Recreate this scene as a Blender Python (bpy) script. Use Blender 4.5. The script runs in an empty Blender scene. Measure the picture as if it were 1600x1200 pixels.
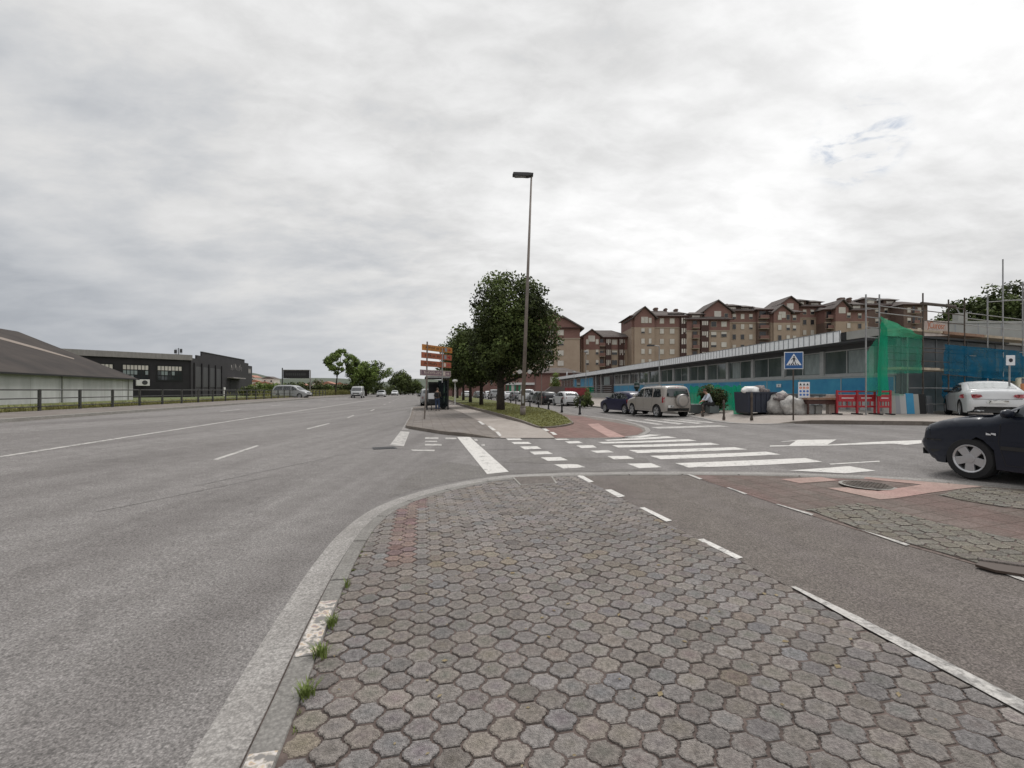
import bpy, bmesh, math, random
import numpy as np
from mathutils import Vector, Matrix, noise
R = math.radians
rnd = random.Random(7)
sc = bpy.context.scene
col = sc.collection

# ------------------------------------------------------------------ camera maths (used for surveying points off the photograph)
F = 720.0; HZ = 610.0; CH = 1.6
def sm(t):
    t = max(0.0, min(1.0, t)); return t*t*(3-2*t)
def G(x, y):
    """height of the terrain (dips where the camera stands, rises to both sides)"""
    s = x*0.98 + y*0.2
    left = 0.6*sm((-s-1)/16.0)
    right = 0.50*sm((x-1)/13.0)*(1-0.75*sm((y-16)/16.0)*(1-sm((x-9)/5.0)))
    return left + right
def step(x, y):
    return 0.015 + 0.045*(1-sm((y-5.2)/2.3))*(1-sm((x-0.6)/2.0))
def g(px, py, off=0.0):
    z = 0.0
    X = Y = 0
    for i in range(60):
        Y = F*(CH-z)/(py-HZ); X = (px-800)/F*Y
        o = off(X, Y) if callable(off) else off
        z = 0.5*z + 0.5*(G(X, Y)+o)
    return (X, Y)
def at(px, py, Y):
    return Vector(((px-800)/F*Y, Y, CH-(py-HZ)/F*Y))

# ------------------------------------------------------------------ materials
def mat(name, color=(.5,.5,.5), rough=.7, metal=0.0, spec=.5, var=0.0, vscale=5.0, color2=None, bump=0.0, bscale=30.0, coat=0.0, emit=None, attr=None, coord='Object', stretch=None, detail=4):
    m = bpy.data.materials.new(name); m.use_nodes = True
    nt = m.node_tree; N = nt.nodes; L = nt.links
    b = N['Principled BSDF']
    b.inputs['Roughness'].default_value = rough
    b.inputs['Metallic'].default_value = metal
    b.inputs['Specular IOR Level'].default_value = spec
    b.inputs['Coat Weight'].default_value = coat
    b.inputs['Base Color'].default_value = (*color, 1)
    tc = N.new('ShaderNodeTexCoord')
    src = tc.outputs[coord]
    if stretch:
        mp = N.new('ShaderNodeMapping'); mp.inputs['Scale'].default_value = stretch
        L.new(src, mp.inputs['Vector']); src = mp.outputs['Vector']
    out = None
    if var > 0 or color2:
        n = N.new('ShaderNodeTexNoise'); n.inputs['Scale'].default_value = vscale; n.inputs['Detail'].default_value = detail
        n.inputs['Roughness'].default_value = .62
        L.new(src, n.inputs['Vector'])
        rp = N.new('ShaderNodeValToRGB')
        c2 = color2 if color2 else tuple(max(0, c*(1+var)) for c in color)
        c1 = color if color2 else tuple(c*(1-var) for c in color)
        rp.color_ramp.elements[0].position = .32; rp.color_ramp.elements[1].position = .68
        rp.color_ramp.elements[0].color = (*c1, 1); rp.color_ramp.elements[1].color = (*c2, 1)
        L.new(n.outputs['Fac'], rp.inputs['Fac'])
        out = rp.outputs['Color']
        L.new(out, b.inputs['Base Color'])
    if attr:
        a = N.new('ShaderNodeAttribute'); a.attribute_name = attr
        mx = N.new('ShaderNodeMix'); mx.data_type = 'RGBA'; mx.blend_type = 'MULTIPLY'
        mx.inputs['Factor'].default_value = 1
        if out: L.new(out, mx.inputs['A'])
        else: mx.inputs['A'].default_value = (*color, 1)
        L.new(a.outputs['Color'], mx.inputs['B'])
        L.new(mx.outputs['Result'], b.inputs['Base Color'])
    if bump > 0:
        n2 = N.new('ShaderNodeTexNoise'); n2.inputs['Scale'].default_value = bscale; n2.inputs['Detail'].default_value = 3
        L.new(src, n2.inputs['Vector'])
        bp = N.new('ShaderNodeBump'); bp.inputs['Strength'].default_value = bump; bp.inputs['Distance'].default_value = .02
        L.new(n2.outputs['Fac'], bp.inputs['Height']); L.new(bp.outputs['Normal'], b.inputs['Normal'])
    if emit:
        b.inputs['Emission Color'].default_value = (*emit, 1); b.inputs['Emission Strength'].default_value = 1
    return m

def ground_mat(name, c1, c2, c3, speck=.35, speck_scale=90, bump=.5, big=.35, cracks=False, grain=1.0, tile=0):
    """layered weathered surface: large blotches, medium stains, fine aggregate"""
    m = bpy.data.materials.new(name); m.use_nodes = True
    nt = m.node_tree; N = nt.nodes; L = nt.links
    b = N['Principled BSDF']; b.inputs['Roughness'].default_value = .88; b.inputs['Specular IOR Level'].default_value = .25
    tc = N.new('ShaderNodeTexCoord')
    def nz(scale, detail, rough=.6, vec=None):
        n = N.new('ShaderNodeTexNoise'); n.inputs['Scale'].default_value = scale; n.inputs['Detail'].default_value = detail
        n.inputs['Roughness'].default_value = rough
        L.new(vec or tc.outputs['Object'], n.inputs['Vector']); return n.outputs['Fac']
    mp = N.new('ShaderNodeMapping'); mp.inputs['Rotation'].default_value = (0,0,R(-11)); mp.inputs['Scale'].default_value = (1.25,.035,1)
    L.new(tc.outputs['Object'], mp.inputs['Vector'])
    a = nz(big, 5); st = nz(1.1, 4, .6, mp.outputs['Vector']); md = nz(3.1, 6, .7)
    def mix(f, A, B, lo=.35, hi=.65, blend='MIX'):
        mr = N.new('ShaderNodeMapRange'); mr.inputs['From Min'].default_value = lo; mr.inputs['From Max'].default_value = hi
        L.new(f, mr.inputs['Value'])
        x = N.new('ShaderNodeMix'); x.data_type = 'RGBA'; x.blend_type = blend
        L.new(mr.outputs['Result'], x.inputs['Factor'])
        for k, v in (('A', A), ('B', B)):
            if isinstance(v, tuple): x.inputs[k].default_value = (*v, 1)
            else: L.new(v, x.inputs[k])
        return x.outputs['Result']
    c = mix(a, c1, c2)
    c = mix(st, c, c3, .38, .66)
    dk = mix(md, (.70,.69,.68), (1.15,1.15,1.15), .3, .7)
    x = N.new('ShaderNodeMix'); x.data_type = 'RGBA'; x.blend_type = 'MULTIPLY'; x.inputs['Factor'].default_value = .6
    L.new(c, x.inputs['A']); L.new(dk, x.inputs['B']); c = x.outputs['Result']
    vo = N.new('ShaderNodeTexVoronoi'); vo.inputs['Scale'].default_value = speck_scale; L.new(tc.outputs['Object'], vo.inputs['Vector'])
    sp = mix(vo.outputs['Distance'], (1+speck,)*3, (1-speck,)*3, .1, .75)
    fine = nz(speck_scale*.55, 3, .8)
    sp2 = mix(fine, (1-speck*1.5*grain,)*3, (1+speck*1.3*grain,)*3, .35, .65)
    for s_ in (sp, sp2):
        x = N.new('ShaderNodeMix'); x.data_type = 'RGBA'; x.blend_type = 'MULTIPLY'; x.inputs['Factor'].default_value = 1
        L.new(c, x.inputs['A']); L.new(s_, x.inputs['B']); c = x.outputs['Result']
    if cracks:
        vc = N.new('ShaderNodeTexVoronoi'); vc.feature = 'DISTANCE_TO_EDGE'; vc.inputs['Scale'].default_value = .55
        dn = N.new('ShaderNodeTexNoise'); dn.inputs['Scale'].default_value = 2.0; dn.inputs['Detail'].default_value = 5
        L.new(tc.outputs['Object'], dn.inputs['Vector'])
        va = N.new('ShaderNodeVectorMath'); va.operation = 'ADD'; L.new(tc.outputs['Object'], va.inputs[0]); L.new(dn.outputs['Color'], va.inputs[1])
        L.new(va.outputs[0], vc.inputs['Vector'])
        ck = mix(vc.outputs['Distance'], (.72,.71,.7), (1,1,1), .0, .008)
        x = N.new('ShaderNodeMix'); x.data_type = 'RGBA'; x.blend_type = 'MULTIPLY'; x.inputs['Factor'].default_value = .55
        L.new(c, x.inputs['A']); L.new(ck, x.inputs['B']); c = x.outputs['Result']
    if tile:
        mt = N.new('ShaderNodeMapping'); mt.inputs['Rotation'].default_value = (0,0,R(-11)+math.pi/2); L.new(tc.outputs['Object'], mt.inputs['Vector'])
        br = N.new('ShaderNodeTexBrick'); br.inputs['Scale'].default_value = 1.0; br.inputs['Brick Width'].default_value = tile; br.inputs['Row Height'].default_value = tile; br.inputs['Mortar Size'].default_value = .014; br.inputs['Mortar Smooth'].default_value = .3
        br.offset = 0; br.inputs['Color1'].default_value = (1,1,1,1); br.inputs['Color2'].default_value = (.84,.83,.82,1); br.inputs['Mortar'].default_value = (.66,.63,.61,1); L.new(mt.outputs[0], br.inputs['Vector'])
        x = N.new('ShaderNodeMix'); x.data_type = 'RGBA'; x.blend_type = 'MULTIPLY'; x.inputs['Factor'].default_value = 1
        L.new(c, x.inputs['A']); L.new(br.outputs['Color'], x.inputs['B']); c = x.outputs['Result']
    L.new(c, b.inputs['Base Color'])
    bp = N.new('ShaderNodeBump'); bp.inputs['Strength'].default_value = bump; bp.inputs['Distance'].default_value = .008
    L.new(fine, bp.inputs['Height']); L.new(bp.outputs['Normal'], b.inputs['Normal'])
    return m

M = {}
M['asphalt'] = ground_mat('asphalt', (.172,.160,.154), (.222,.208,.201), (.252,.238,.230), .27, 85, .9, .22, False)
M['cycle'] = ground_mat('cycle_asphalt', (.150,.129,.119), (.185,.163,.152), (.165,.145,.130), .30, 95, .8, .5, True)
M['concrete'] = ground_mat('concrete_kerb', (.27,.26,.24), (.34,.33,.31), (.30,.285,.26), .15, 60, .5, .9)
M['gutter'] = ground_mat('gutter_concrete', (.29,.275,.26), (.35,.335,.32), (.31,.295,.28), .2, 70, .6, .9)
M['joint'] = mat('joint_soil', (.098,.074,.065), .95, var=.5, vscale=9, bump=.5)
M['tiles'] = ground_mat('pavement_tiles', (.20,.18,.165), (.25,.225,.21), (.22,.195,.175), .1, 60, .3, .8, tile=.42)
M['beige'] = ground_mat('beige_pavement', (.32,.285,.255), (.40,.36,.33), (.35,.31,.28), .1, 60, .3, .8)
M['redpave'] = ground_mat('red_pavement', (.20,.125,.11), (.27,.165,.148), (.225,.16,.14), .12, 60, .4, .9, tile=.3)
M['dimred'] = ground_mat('brown_red_pavement', (.158,.120,.106), (.205,.138,.126), (.172,.150,.132), .16, 60, .4, 1.1, tile=.3)
M['pink'] = ground_mat('pink_paving', (.36,.235,.21), (.44,.29,.26), (.36,.27,.235), .1, 60, .3, 1.4)
M['grass'] = mat('grass_turf', (.075,.085,.022), .95, color2=(.15,.155,.045), vscale=3.0, bump=.8, bscale=60, detail=8)
M['field'] = mat('field_ground', (.07,.10,.03), .95, color2=(.14,.15,.06), vscale=.25, bump=.6, bscale=20, detail=8)
def worn(name, c, wear=.42):
    m = mat(name, c, .75, color2=None)
    nt = m.node_tree; N = nt.nodes; L = nt.links; b = N['Principled BSDF']
    tc = N.new('ShaderNodeTexCoord'); n = N.new('ShaderNodeTexNoise'); n.inputs['Scale'].default_value = 5; n.inputs['Detail'].default_value = 12; n.inputs['Roughness'].default_value = .78
    L.new(tc.outputs['Object'], n.inputs['Vector'])
    r = N.new('ShaderNodeValToRGB'); r.color_ramp.elements[0].position = wear-.06; r.color_ramp.elements[1].position = wear+.05
    r.color_ramp.elements[0].color = (.24,.23,.22,1); r.color_ramp.elements[1].color = (*c, 1)
    L.new(n.outputs['Fac'], r.inputs['Fac'])
    n2 = N.new('ShaderNodeTexNoise'); n2.inputs['Scale'].default_value = 40; n2.inputs['Detail'].default_value = 3; L.new(tc.outputs['Object'], n2.inputs['Vector'])
    r2 = N.new('ShaderNodeValToRGB'); r2.color_ramp.elements[0].position = .3; r2.color_ramp.elements[0].color = (.72,.71,.7,1); r2.color_ramp.elements[1].position = .6
    L.new(n2.outputs['Fac'], r2.inputs['Fac'])
    x = N.new('ShaderNodeMix'); x.data_type = 'RGBA'; x.blend_type = 'MULTIPLY'; x.inputs['Factor'].default_value = 1
    L.new(r.outputs['Color'], x.inputs['A']); L.new(r2.outputs['Color'], x.inputs['B']); L.new(x.outputs['Result'], b.inputs['Base Color'])
    return m
M['white_line'] = worn('white_road_paint', (.64,.62,.59), .42)
M['worn_line'] = worn('worn_white_road_paint', (.50,.48,.455), .47)
def simple(n, *a, **k): M[n] = mat(n, *a, **k)
simple('paver', (.243,.222,.209), .9, attr='tint', var=.34, vscale=55, bump=.9, bscale=160, spec=.2)
simple('black_metal', (.02,.02,.022), .5, .3)
simple('rusty_metal', (.085,.068,.056), .7, .3, var=.4)
simple('galv', (.30,.30,.30), .45, .6, var=.15)
simple('pole_brown', (.20,.17,.15), .6, .2, var=.2, vscale=2)
simple('dark_grey', (.05,.05,.052), .6)
simple('fence_metal', (.06,.06,.055), .6, .3, var=.3)
simple('rubber', (.016,.016,.017), .85)
simple('rim', (.52,.52,.53), .35, .7)
simple('glass_dark', (.035,.040,.044), .04, 0, 1.0)
simple('glass_bldg', (.05,.065,.068), .05, 0, 1.0, color2=(.13,.155,.155), vscale=.8, stretch=(1,1,.35))
simple('plastic_black', (.02,.02,.02), .6)
simple('plate', (.7,.7,.68), .4)
simple('red_light', (.35,.02,.03), .2, coat=1)
simple('amber', (.7,.3,.05), .3)
simple('lamp_glass', (.65,.66,.68), .12)
simple('white_plastic', (.72,.71,.69), .5)
simple('white_wall', (.43,.435,.43), .85, var=.16, vscale=.8, stretch=(1,1,.3), bump=.1)
simple('ware_roof', (.058,.053,.051), .95, color2=(.085,.074,.068), spec=.08, vscale=.35, bump=.3, bscale=9)
simple('ware_patch', (.24,.20,.17), .9, var=.15)
simple('black_wall', (.018,.016,.019), .8, color2=(.027,.025,.028), vscale=.8)
simple('metal_roof', (.27,.25,.24), .6, var=.15, stretch=(6,.5,1), vscale=1.0)
simple('tan_brick', (.36,.27,.205), .9, color2=(.42,.325,.25), vscale=.5)
simple('red_brick', (.20,.108,.092), .9, color2=(.25,.14,.12), vscale=.5)
simple('brown_brick', (.135,.09,.075), .9, color2=(.175,.12,.10), vscale=.5)
simple('slate', (.115,.10,.095), .9, spec=.1, color2=(.16,.14,.13), vscale=.6)
simple('shutter', (.60,.56,.51), .7, var=.15, vscale=.4)
simple('win_dark', (.03,.03,.035), .2)
simple('band', (.35,.28,.22), .8)
simple('darkwood', (.06,.025,.02), .7)
simple('fascia', (.90,.92,.94), .5, .0, var=.08)
simple('fascia_dark', (.27,.28,.30), .5, .3)
simple('soffit', (.075,.078,.085), .7)
simple('pillar', (.36,.37,.37), .6, var=.1)
simple('blue_panel', (.016,.19,.39), .5, color2=(.05,.31,.48), vscale=.9, detail=6)
simple('blue_edge', (.30,.36,.38), .6)
simple('plinth', (.34,.30,.27), .9, color2=(.46,.42,.39), vscale=3)
simple('grey_cladding', (.175,.18,.195), .55, .3, var=.2, vscale=.8)
simple('curtain', (.25,.29,.29), .8, var=.2, vscale=4, stretch=(1,6,.3))
simple('blue_tarp', (.008,.075,.19), .6, color2=(.015,.12,.26), vscale=2, bump=.6, bscale=3)
simple('plank', (.42,.35,.26), .8, var=.25, vscale=3)
simple('wood', (.25,.15,.10), .8, var=.3)
simple('hoarding_red', (.20,.025,.03), .7, var=.3)
simple('red_plastic', (.36,.02,.03), .4, var=.15)
simple('navy_metal', (.018,.024,.042), .55, var=.2)
simple('bag_white', (.52,.50,.47), .8, color2=(.25,.24,.23), vscale=6, bump=1, bscale=8)
simple('rubble', (.30,.26,.24), .9, color2=(.06,.05,.06), vscale=12, bump=1, bscale=20)
simple('parapet', (.34,.34,.32), .85, var=.12, vscale=.8)
simple('rendered', (.42,.36,.32), .85, var=.12)
simple('banner', (.55,.48,.44), .7, var=.1)
simple('banner_text', (.40,.12,.05), .7)
simple('blue_sign', (.01,.085,.26), .35)
simple('pale_disc', (.42,.42,.41), .5)
simple('white_sign', (.72,.73,.75), .4)
simple('black_ink', (.015,.015,.02), .6)
simple('orange_sign', (.42,.17,.03), .5, var=.25, vscale=1.5)
simple('rust_sign', (.30,.085,.04), .5, var=.3, vscale=1.5)
simple('purple_sign', (.20,.13,.16), .5, var=.2)
simple('sign_dark', (.06,.04,.03), .6)
simple('sign_light', (.55,.48,.42), .6)
simple('yellow_ink', (.75,.45,.03), .5)
simple('orange_ink', (.75,.18,.05), .5)
simple('blue_ink', (.05,.16,.5), .5)
simple('bark', (.035,.026,.020), .95, var=.4, vscale=4, bump=1, bscale=10)
simple('leaf_dark', (.072,.100,.031), .75, attr='tint', spec=.25)
simple('leaf_light', (.12,.175,.045), .75, attr='tint', spec=.25)
simple('leaf_bush', (.08,.105,.038), .8, attr='tint', spec=.25)
simple('skin', (.42,.25,.18), .6)
simple('denim', (.03,.05,.10), .85)
simple('dark_cloth', (.02,.02,.022), .9)
simple('olive_cloth', (.07,.055,.04), .9)
simple('light_cloth', (.55,.60,.68), .8)
simple('hair', (.06,.035,.02), .8)
simple('green_shop', (.03,.28,.10), .5, color2=(.02,.20,.16), vscale=.8)
simple('grey_plastic', (.13,.15,.15), .6)
simple('cream_paint', (.68,.62,.45), .4, coat=.5)
simple('orange_paint', (.55,.22,.08), .4)
simple('hill', (.055,.075,.05), .95, color2=(.09,.10,.075), vscale=.02)
simple('house_white', (.62,.58,.54), .8)
simple('house_roof', (.36,.17,.12), .8)
simple('orange_stain', (.35,.22,.11), .9)
def paint(n, c, rough=.3): M[n] = mat(n, c, rough, 0.0, .3, coat=(.45 if sum(c) > .3 else .12), var=.06, vscale=1.5)
paint('paint_navy', (.014,.018,.030)); paint('paint_white', (.66,.67,.68)); paint('paint_silver', (.34,.345,.35)); paint('paint_champagne', (.36,.33,.30))
paint('paint_blue', (.022,.022,.06)); paint('paint_grey', (.16,.165,.17)); paint('paint_red', (.25,.02,.02)); paint('paint_darkgreen', (.02,.04,.035)); paint('paint_black', (.012,.012,.014))

def netting(name, c, alpha):
    m = bpy.data.materials.new(name); m.use_nodes = True
    nt = m.node_tree; N = nt.nodes; L = nt.links; out = N['Material Output']; N.remove(N['Principled BSDF'])
    d = N.new('ShaderNodeBsdfDiffuse'); d.inputs['Color'].default_value = (*c, 1)
    tl = N.new('ShaderNodeBsdfTranslucent'); tl.inputs['Color'].default_value = (*c, 1)
    tr = N.new('ShaderNodeBsdfTransparent'); tr.inputs['Color'].default_value = (.8,1,.9,1)
    a = N.new('ShaderNodeMixShader'); a.inputs[0].default_value = .4; L.new(d.outputs[0], a.inputs[1]); L.new(tl.outputs[0], a.inputs[2])
    n = N.new('ShaderNodeTexNoise'); n.inputs['Scale'].default_value = 1.6; n.inputs['Detail'].default_value = 3
    tc = N.new('ShaderNodeTexCoord'); L.new(tc.outputs['Object'], n.inputs['Vector'])
    mr = N.new('ShaderNodeMapRange'); mr.inputs['From Min'].default_value = .3; mr.inputs['From Max'].default_value = .7
    mr.inputs['To Min'].default_value = alpha-.2; mr.inputs['To Max'].default_value = min(1, alpha+.2); L.new(n.outputs['Fac'], mr.inputs['Value'])
    x = N.new('ShaderNodeMixShader'); L.new(mr.outputs['Result'], x.inputs[0]); L.new(tr.outputs[0], x.inputs[1]); L.new(a.outputs[0], x.inputs[2])
    L.new(x.outputs[0], out.inputs['Surface']); return m
M['green_net'] = netting('green_netting', (.05,.34,.22), .45)
M['green_net_dense'] = netting('green_netting_dense', (.018,.31,.175), .85)
M['green_net_pale'] = netting('green_netting_pale', (.08,.38,.22), .85)
M['blue_net'] = netting('blue_netting', (.015,.15,.28), .72)
M['grey_net'] = netting('grey_netting', (.15,.20,.19), .25)
M['shelter_glass'] = netting('shelter_glass_tint', (.03,.035,.04), .72)

# ------------------------------------------------------------------ object helpers
def link(name, me, m=None, parent=None, smooth=False):
    if m is not None:
        for mm in (m if isinstance(m, (list, tuple)) else [m]): me.materials.append(M[mm] if isinstance(mm, str) else mm)
    if smooth:
        me.polygons.foreach_set('use_smooth', [True]*len(me.polygons))
    o = bpy.data.objects.new(name, me); col.objects.link(o)
    if parent: o.parent = parent
    return o
def tag(o, label, cat, group=None):
    o['label'] = label; o['category'] = cat
    if group: o['group'] = group
    return o
def thing(name, label, cat, loc=(0,0,0), rotz=0, group=None):
    o = bpy.data.objects.new(name, None); col.objects.link(o); o.empty_display_size = .3
    o.location = loc; o.rotation_euler = (0,0,rotz)
    return tag(o, label, cat, group)
class MB:
    def __init__(s): s.v = []; s.f = []; s.m = []
    def poly(s, pts, mi=0):
        i = len(s.v); s.v += [tuple(p) for p in pts]; s.f.append(tuple(range(i, i+len(pts)))); s.m.append(mi); return s
    def box(s, x0, x1, y0, y1, z0, z1, mi=0, T=None):
        i = len(s.v)
        P = [(x0,y0,z0),(x1,y0,z0),(x1,y1,z0),(x0,y1,z0),(x0,y0,z1),(x1,y0,z1),(x1,y1,z1),(x0,y1,z1)]
        if T: P = [tuple(T @ Vector(p)) for p in P]
        s.v += P
        for q in ((0,3,2,1),(4,5,6,7),(0,1,5,4),(1,2,6,5),(2,3,7,6),(3,0,4,7)): s.f.append(tuple(i+k for k in q)); s.m.append(mi)
        return s
    def tube(s, a, b, r0, r1=None, n=8, mi=0, cap=True):
        a = Vector(a); b = Vector(b); r1 = r0 if r1 is None else r1
        d = (b-a).normalized(); u = d.orthogonal().normalized(); w = d.cross(u)
        i = len(s.v)
        for P, r in ((a, r0), (b, r1)):
            for k in range(n):
                t = 2*math.pi*k/n; s.v.append(tuple(P+u*(r*math.cos(t))+w*(r*math.sin(t))))
        for k in range(n): s.f.append((i+k, i+(k+1)%n, i+n+(k+1)%n, i+n+k)); s.m.append(mi)
        if cap: s.f.append(tuple(i+n-1-k for k in range(n))); s.m.append(mi); s.f.append(tuple(i+n+k for k in range(n))); s.m.append(mi)
        return s
    def path(s, pts, radii, n=8, mi=0):
        for k in range(len(pts)-1): s.tube(pts[k], pts[k+1], radii[k], radii[k+1], n, mi)
        return s
    def lathe(s, prof, c=(0,0,0), axis='z', n=24, mi=0, sx=1, sy=1):
        i = len(s.v); c = Vector(c)
        for (r, h) in prof:
            for k in range(n):
                t = 2*math.pi*k/n; x, y = r*math.cos(t)*sx, r*math.sin(t)*sy
                p = (x, y, h) if axis == 'z' else ((x, h, y) if axis == 'y' else (h, x, y))
                s.v.append(tuple(c+Vector(p)))
        for j in range(len(prof)-1):
            for k in range(n): s.f.append((i+j*n+k, i+j*n+(k+1)%n, i+(j+1)*n+(k+1)%n, i+(j+1)*n+k)); s.m.append(mi)
        return s
    def prism(s, pts, y0, y1, mi=0, T=None):
        """polygon in x,z extruded in y"""
        n = len(pts); i = len(s.v)
        P = [(p[0], y0, p[1]) for p in pts]+[(p[0], y1, p[1]) for p in pts]
        if T: P = [tuple(T @ Vector(p)) for p in P]
        s.v += P
        s.f.append(tuple(i+k for k in range(n))); s.m.append(mi)
        s.f.append(tuple(i+n+n-1-k for k in range(n))); s.m.append(mi)
        for k in range(n): s.f.append((i+k, i+n+k, i+n+(k+1)%n, i+(k+1)%n)); s.m.append(mi)
        return s
    def slab(s, pts, z0, z1, mi=0):
        n = len(pts); i = len(s.v)
        s.v += [(p[0], p[1], z0) for p in pts]+[(p[0], p[1], z1) for p in pts]
        s.f.append(tuple(i+n-1-k for k in range(n))); s.m.append(mi)
        s.f.append(tuple(i+n+k for k in range(n))); s.m.append(mi)
        for k in range(n): s.f.append((i+k, i+(k+1)%n, i+n+(k+1)%n, i+n+k)); s.m.append(mi)
        return s
    def build(s, name, m, parent=None, smooth=False, bevel=0.0, segs=2):
        me = bpy.data.meshes.new(name); me.from_pydata(s.v, [], s.f)
        me.polygons.foreach_set('material_index', s.m); me.update()
        bm = bmesh.new(); bm.from_mesh(me); bmesh.ops.recalc_face_normals(bm, faces=bm.faces); bm.to_mesh(me); bm.free()
        o = link(name, me, m, parent, smooth)
        if bevel > 0:
            md = o.modifiers.new('bevel', 'BEVEL'); md.width = bevel; md.segments = segs; md.limit_method = 'ANGLE'; md.angle_limit = R(35)
        return o
def copy_tree(o, parent=None, label=None):
    c = o.copy(); col.objects.link(c)
    if parent: c.parent = parent
    for ch in list(o.children): copy_tree(ch, c)
    if label: c['label'] = label
    return c

# ------------------------------------------------------------------ terrain patches that follow G
def lines(lo, hi, fine_lo, fine_hi, st):
    L_ = []
    x = fine_lo
    while x <= fine_hi+1e-6: L_.append(x); x += st
    return L_
XL = sorted(set([round(v,3) for v in lines(0,0,-6,12,.5)] + list(range(-60,-6,1)) + list(range(13,45,1)) + list(range(-300,-60,4)) + list(range(45,160,5)) + [-1800,-1200,-900,-700,-600,-500,-400,-350,200,250,300,400,600,900,1200,1800]))
YL = sorted(set([round(v,3) for v in lines(0,0,0,34,.5)] + list(range(-30,0,2)) + list(range(35,70,1)) + list(range(70,400,4)) + [-300,-150,-80,-50,450,500,600,700,900,1200,1800]))
def clipgrid(poly):
    bm = bmesh.new()
    vs = [bm.verts.new((p[0], p[1], 0)) for p in poly]
    f = bm.faces.new(vs); bmesh.ops.triangulate(bm, faces=[f])
    x0, x1 = min(p[0] for p in poly), max(p[0] for p in poly); y0, y1 = min(p[1] for p in poly), max(p[1] for p in poly)
    for x in XL:
        if x0 < x < x1: bmesh.ops.bisect_plane(bm, geom=bm.verts[:]+bm.edges[:]+bm.faces[:], plane_co=(x,0,0), plane_no=(1,0,0), dist=1e-5)
    for y in YL:
        if y0 < y < y1: bmesh.ops.bisect_plane(bm, geom=bm.verts[:]+bm.edges[:]+bm.faces[:], plane_co=(0,y,0), plane_no=(0,1,0), dist=1e-5)
    return bm
def patch(name, polys, off, m, structure=True, parent=None):
    me = bpy.data.meshes.new(name); B = bmesh.new()
    if not isinstance(polys[0][0], (tuple, list, Vector)): polys = [polys]
    for poly in polys:
        bm = clipgrid(poly)
        for v in bm.verts:
            o = off(v.co.x, v.co.y) if callable(off) else off
            v.co.z = G(v.co.x, v.co.y)+o
        for f in bm.faces:
            if f.normal.z < 0: f.normal_flip()
        bm.normal_update()
        for f in bm.faces:
            if f.normal.z < 0: f.normal_flip()
        t = bpy.data.meshes.new('t'); bm.to_mesh(t); bm.free(); B.from_mesh(t); bpy.data.meshes.remove(t)
    B.to_mesh(me); B.free()
    o = link(name, me, m, parent)
    if structure: o['kind'] = 'structure'
    return o
def resample(pts, d):
    out = [Vector((pts[0][0], pts[0][1]))]; 
    P = [Vector((p[0], p[1])) for p in pts]
    L_ = [0]
    for i in range(1, len(P)): L_.append(L_[-1]+(P[i]-P[i-1]).length)
    n = max(1, int(round(L_[-1]/d))); out = []
    j = 0
    for k in range(n+1):
        t = L_[-1]*k/n
        while j < len(P)-2 and L_[j+1] < t: j += 1
        u = (t-L_[j])/max(1e-9, L_[j+1]-L_[j]); out.append(P[j].lerp(P[j+1], u))
    return out
def smooth_line(pts, it=3):
    P = [Vector((p[0], p[1])) for p in pts]
    for _ in range(it):
        Q = [P[0]]
        for i in range(len(P)-1): Q += [P[i]*.75+P[i+1]*.25, P[i]*.25+P[i+1]*.75]
        Q.append(P[-1]); P = Q
    return P
def offset_line(P, d):
    out = []
    for i in range(len(P)):
        a = P[max(0, i-1)]; b = P[min(len(P)-1, i+1)]; t = (b-a).normalized(); n = Vector((t.y, -t.x))  # right side
        out.append(P[i]+n*d)
    return out
def kerb(name, P, w0, w1, h, m, seg=1.0, gap=.008, base=-.06, bev=.012, d=.25):
    """ row of kerb stones along polyline P between right-hand offsets w0..w1, top at G+h """
    P = resample(P, d); A = offset_line(P, w0); B = offset_line(P, w1)
    mb = MB(); k = max(1, int(round(seg/d)))
    for i in range(0, len(P)-1, k):
        idx = list(range(i, min(len(P), i+k+1)))
        if len(idx) < 2: continue
        top, bot = [], []
        for n, j in enumerate(idx):
            for Q in (A, B):
                q = Q[j].copy()
                if n == 0 and gap: q += (Q[idx[1]]-q).normalized()*gap/2
                if n == len(idx)-1 and gap: q -= (q-Q[idx[-2]]).normalized()*gap/2
                hh = h(q.x, q.y) if callable(h) else h
                top.append((q.x, q.y, G(q.x, q.y)+hh)); bot.append((q.x, q.y, G(q.x, q.y)+base))
        b0 = len(mb.v); mb.v += top+bot; n2 = len(top)
        for n in range(len(idx)-1):
            a = b0+2*n
            mb.f += [(a, a+1, a+3, a+2), (a, a+2, a+2+n2, a+n2), (a+1, a+1+n2, a+3+n2, a+3)]; mb.m += [0,0,0]
        mb.f += [(b0, b0+n2, b0+1+n2, b0+1), (b0+n2-2, b0+n2-1, b0+2*n2-1, b0+2*n2-2)]; mb.m += [0,0]
    o = mb.build(name, m, bevel=bev); o['kind'] = 'structure'
    return o

# ================================================================== GROUND
# terrain sheet to the horizon
nx, ny = len(XL), len(YL)
V = [(x, y, G(x, y)-.07) for y in YL for x in XL]
Fc = [(j*nx+i, j*nx+i+1, (j+1)*nx+i+1, (j+1)*nx+i) for j in range(ny-1) for i in range(nx-1)]
me = bpy.data.meshes.new('ground'); me.from_pydata(V, [], Fc)
o = link('ground', me, 'field'); o['kind'] = 'structure'

def Lx(y): return -16.9-.194*(y-15.2)
def Rs(s, y): return (s-.2*y)/.98
asph = [(Lx(-30), -30), (60, -30), (60, 16), (40, 60), (10, 120), (Rs(-.3,120), 120), (Rs(-.3,420), 420), (Lx(420), 420)]
patch('road', asph, 0.0, 'asphalt')

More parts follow.
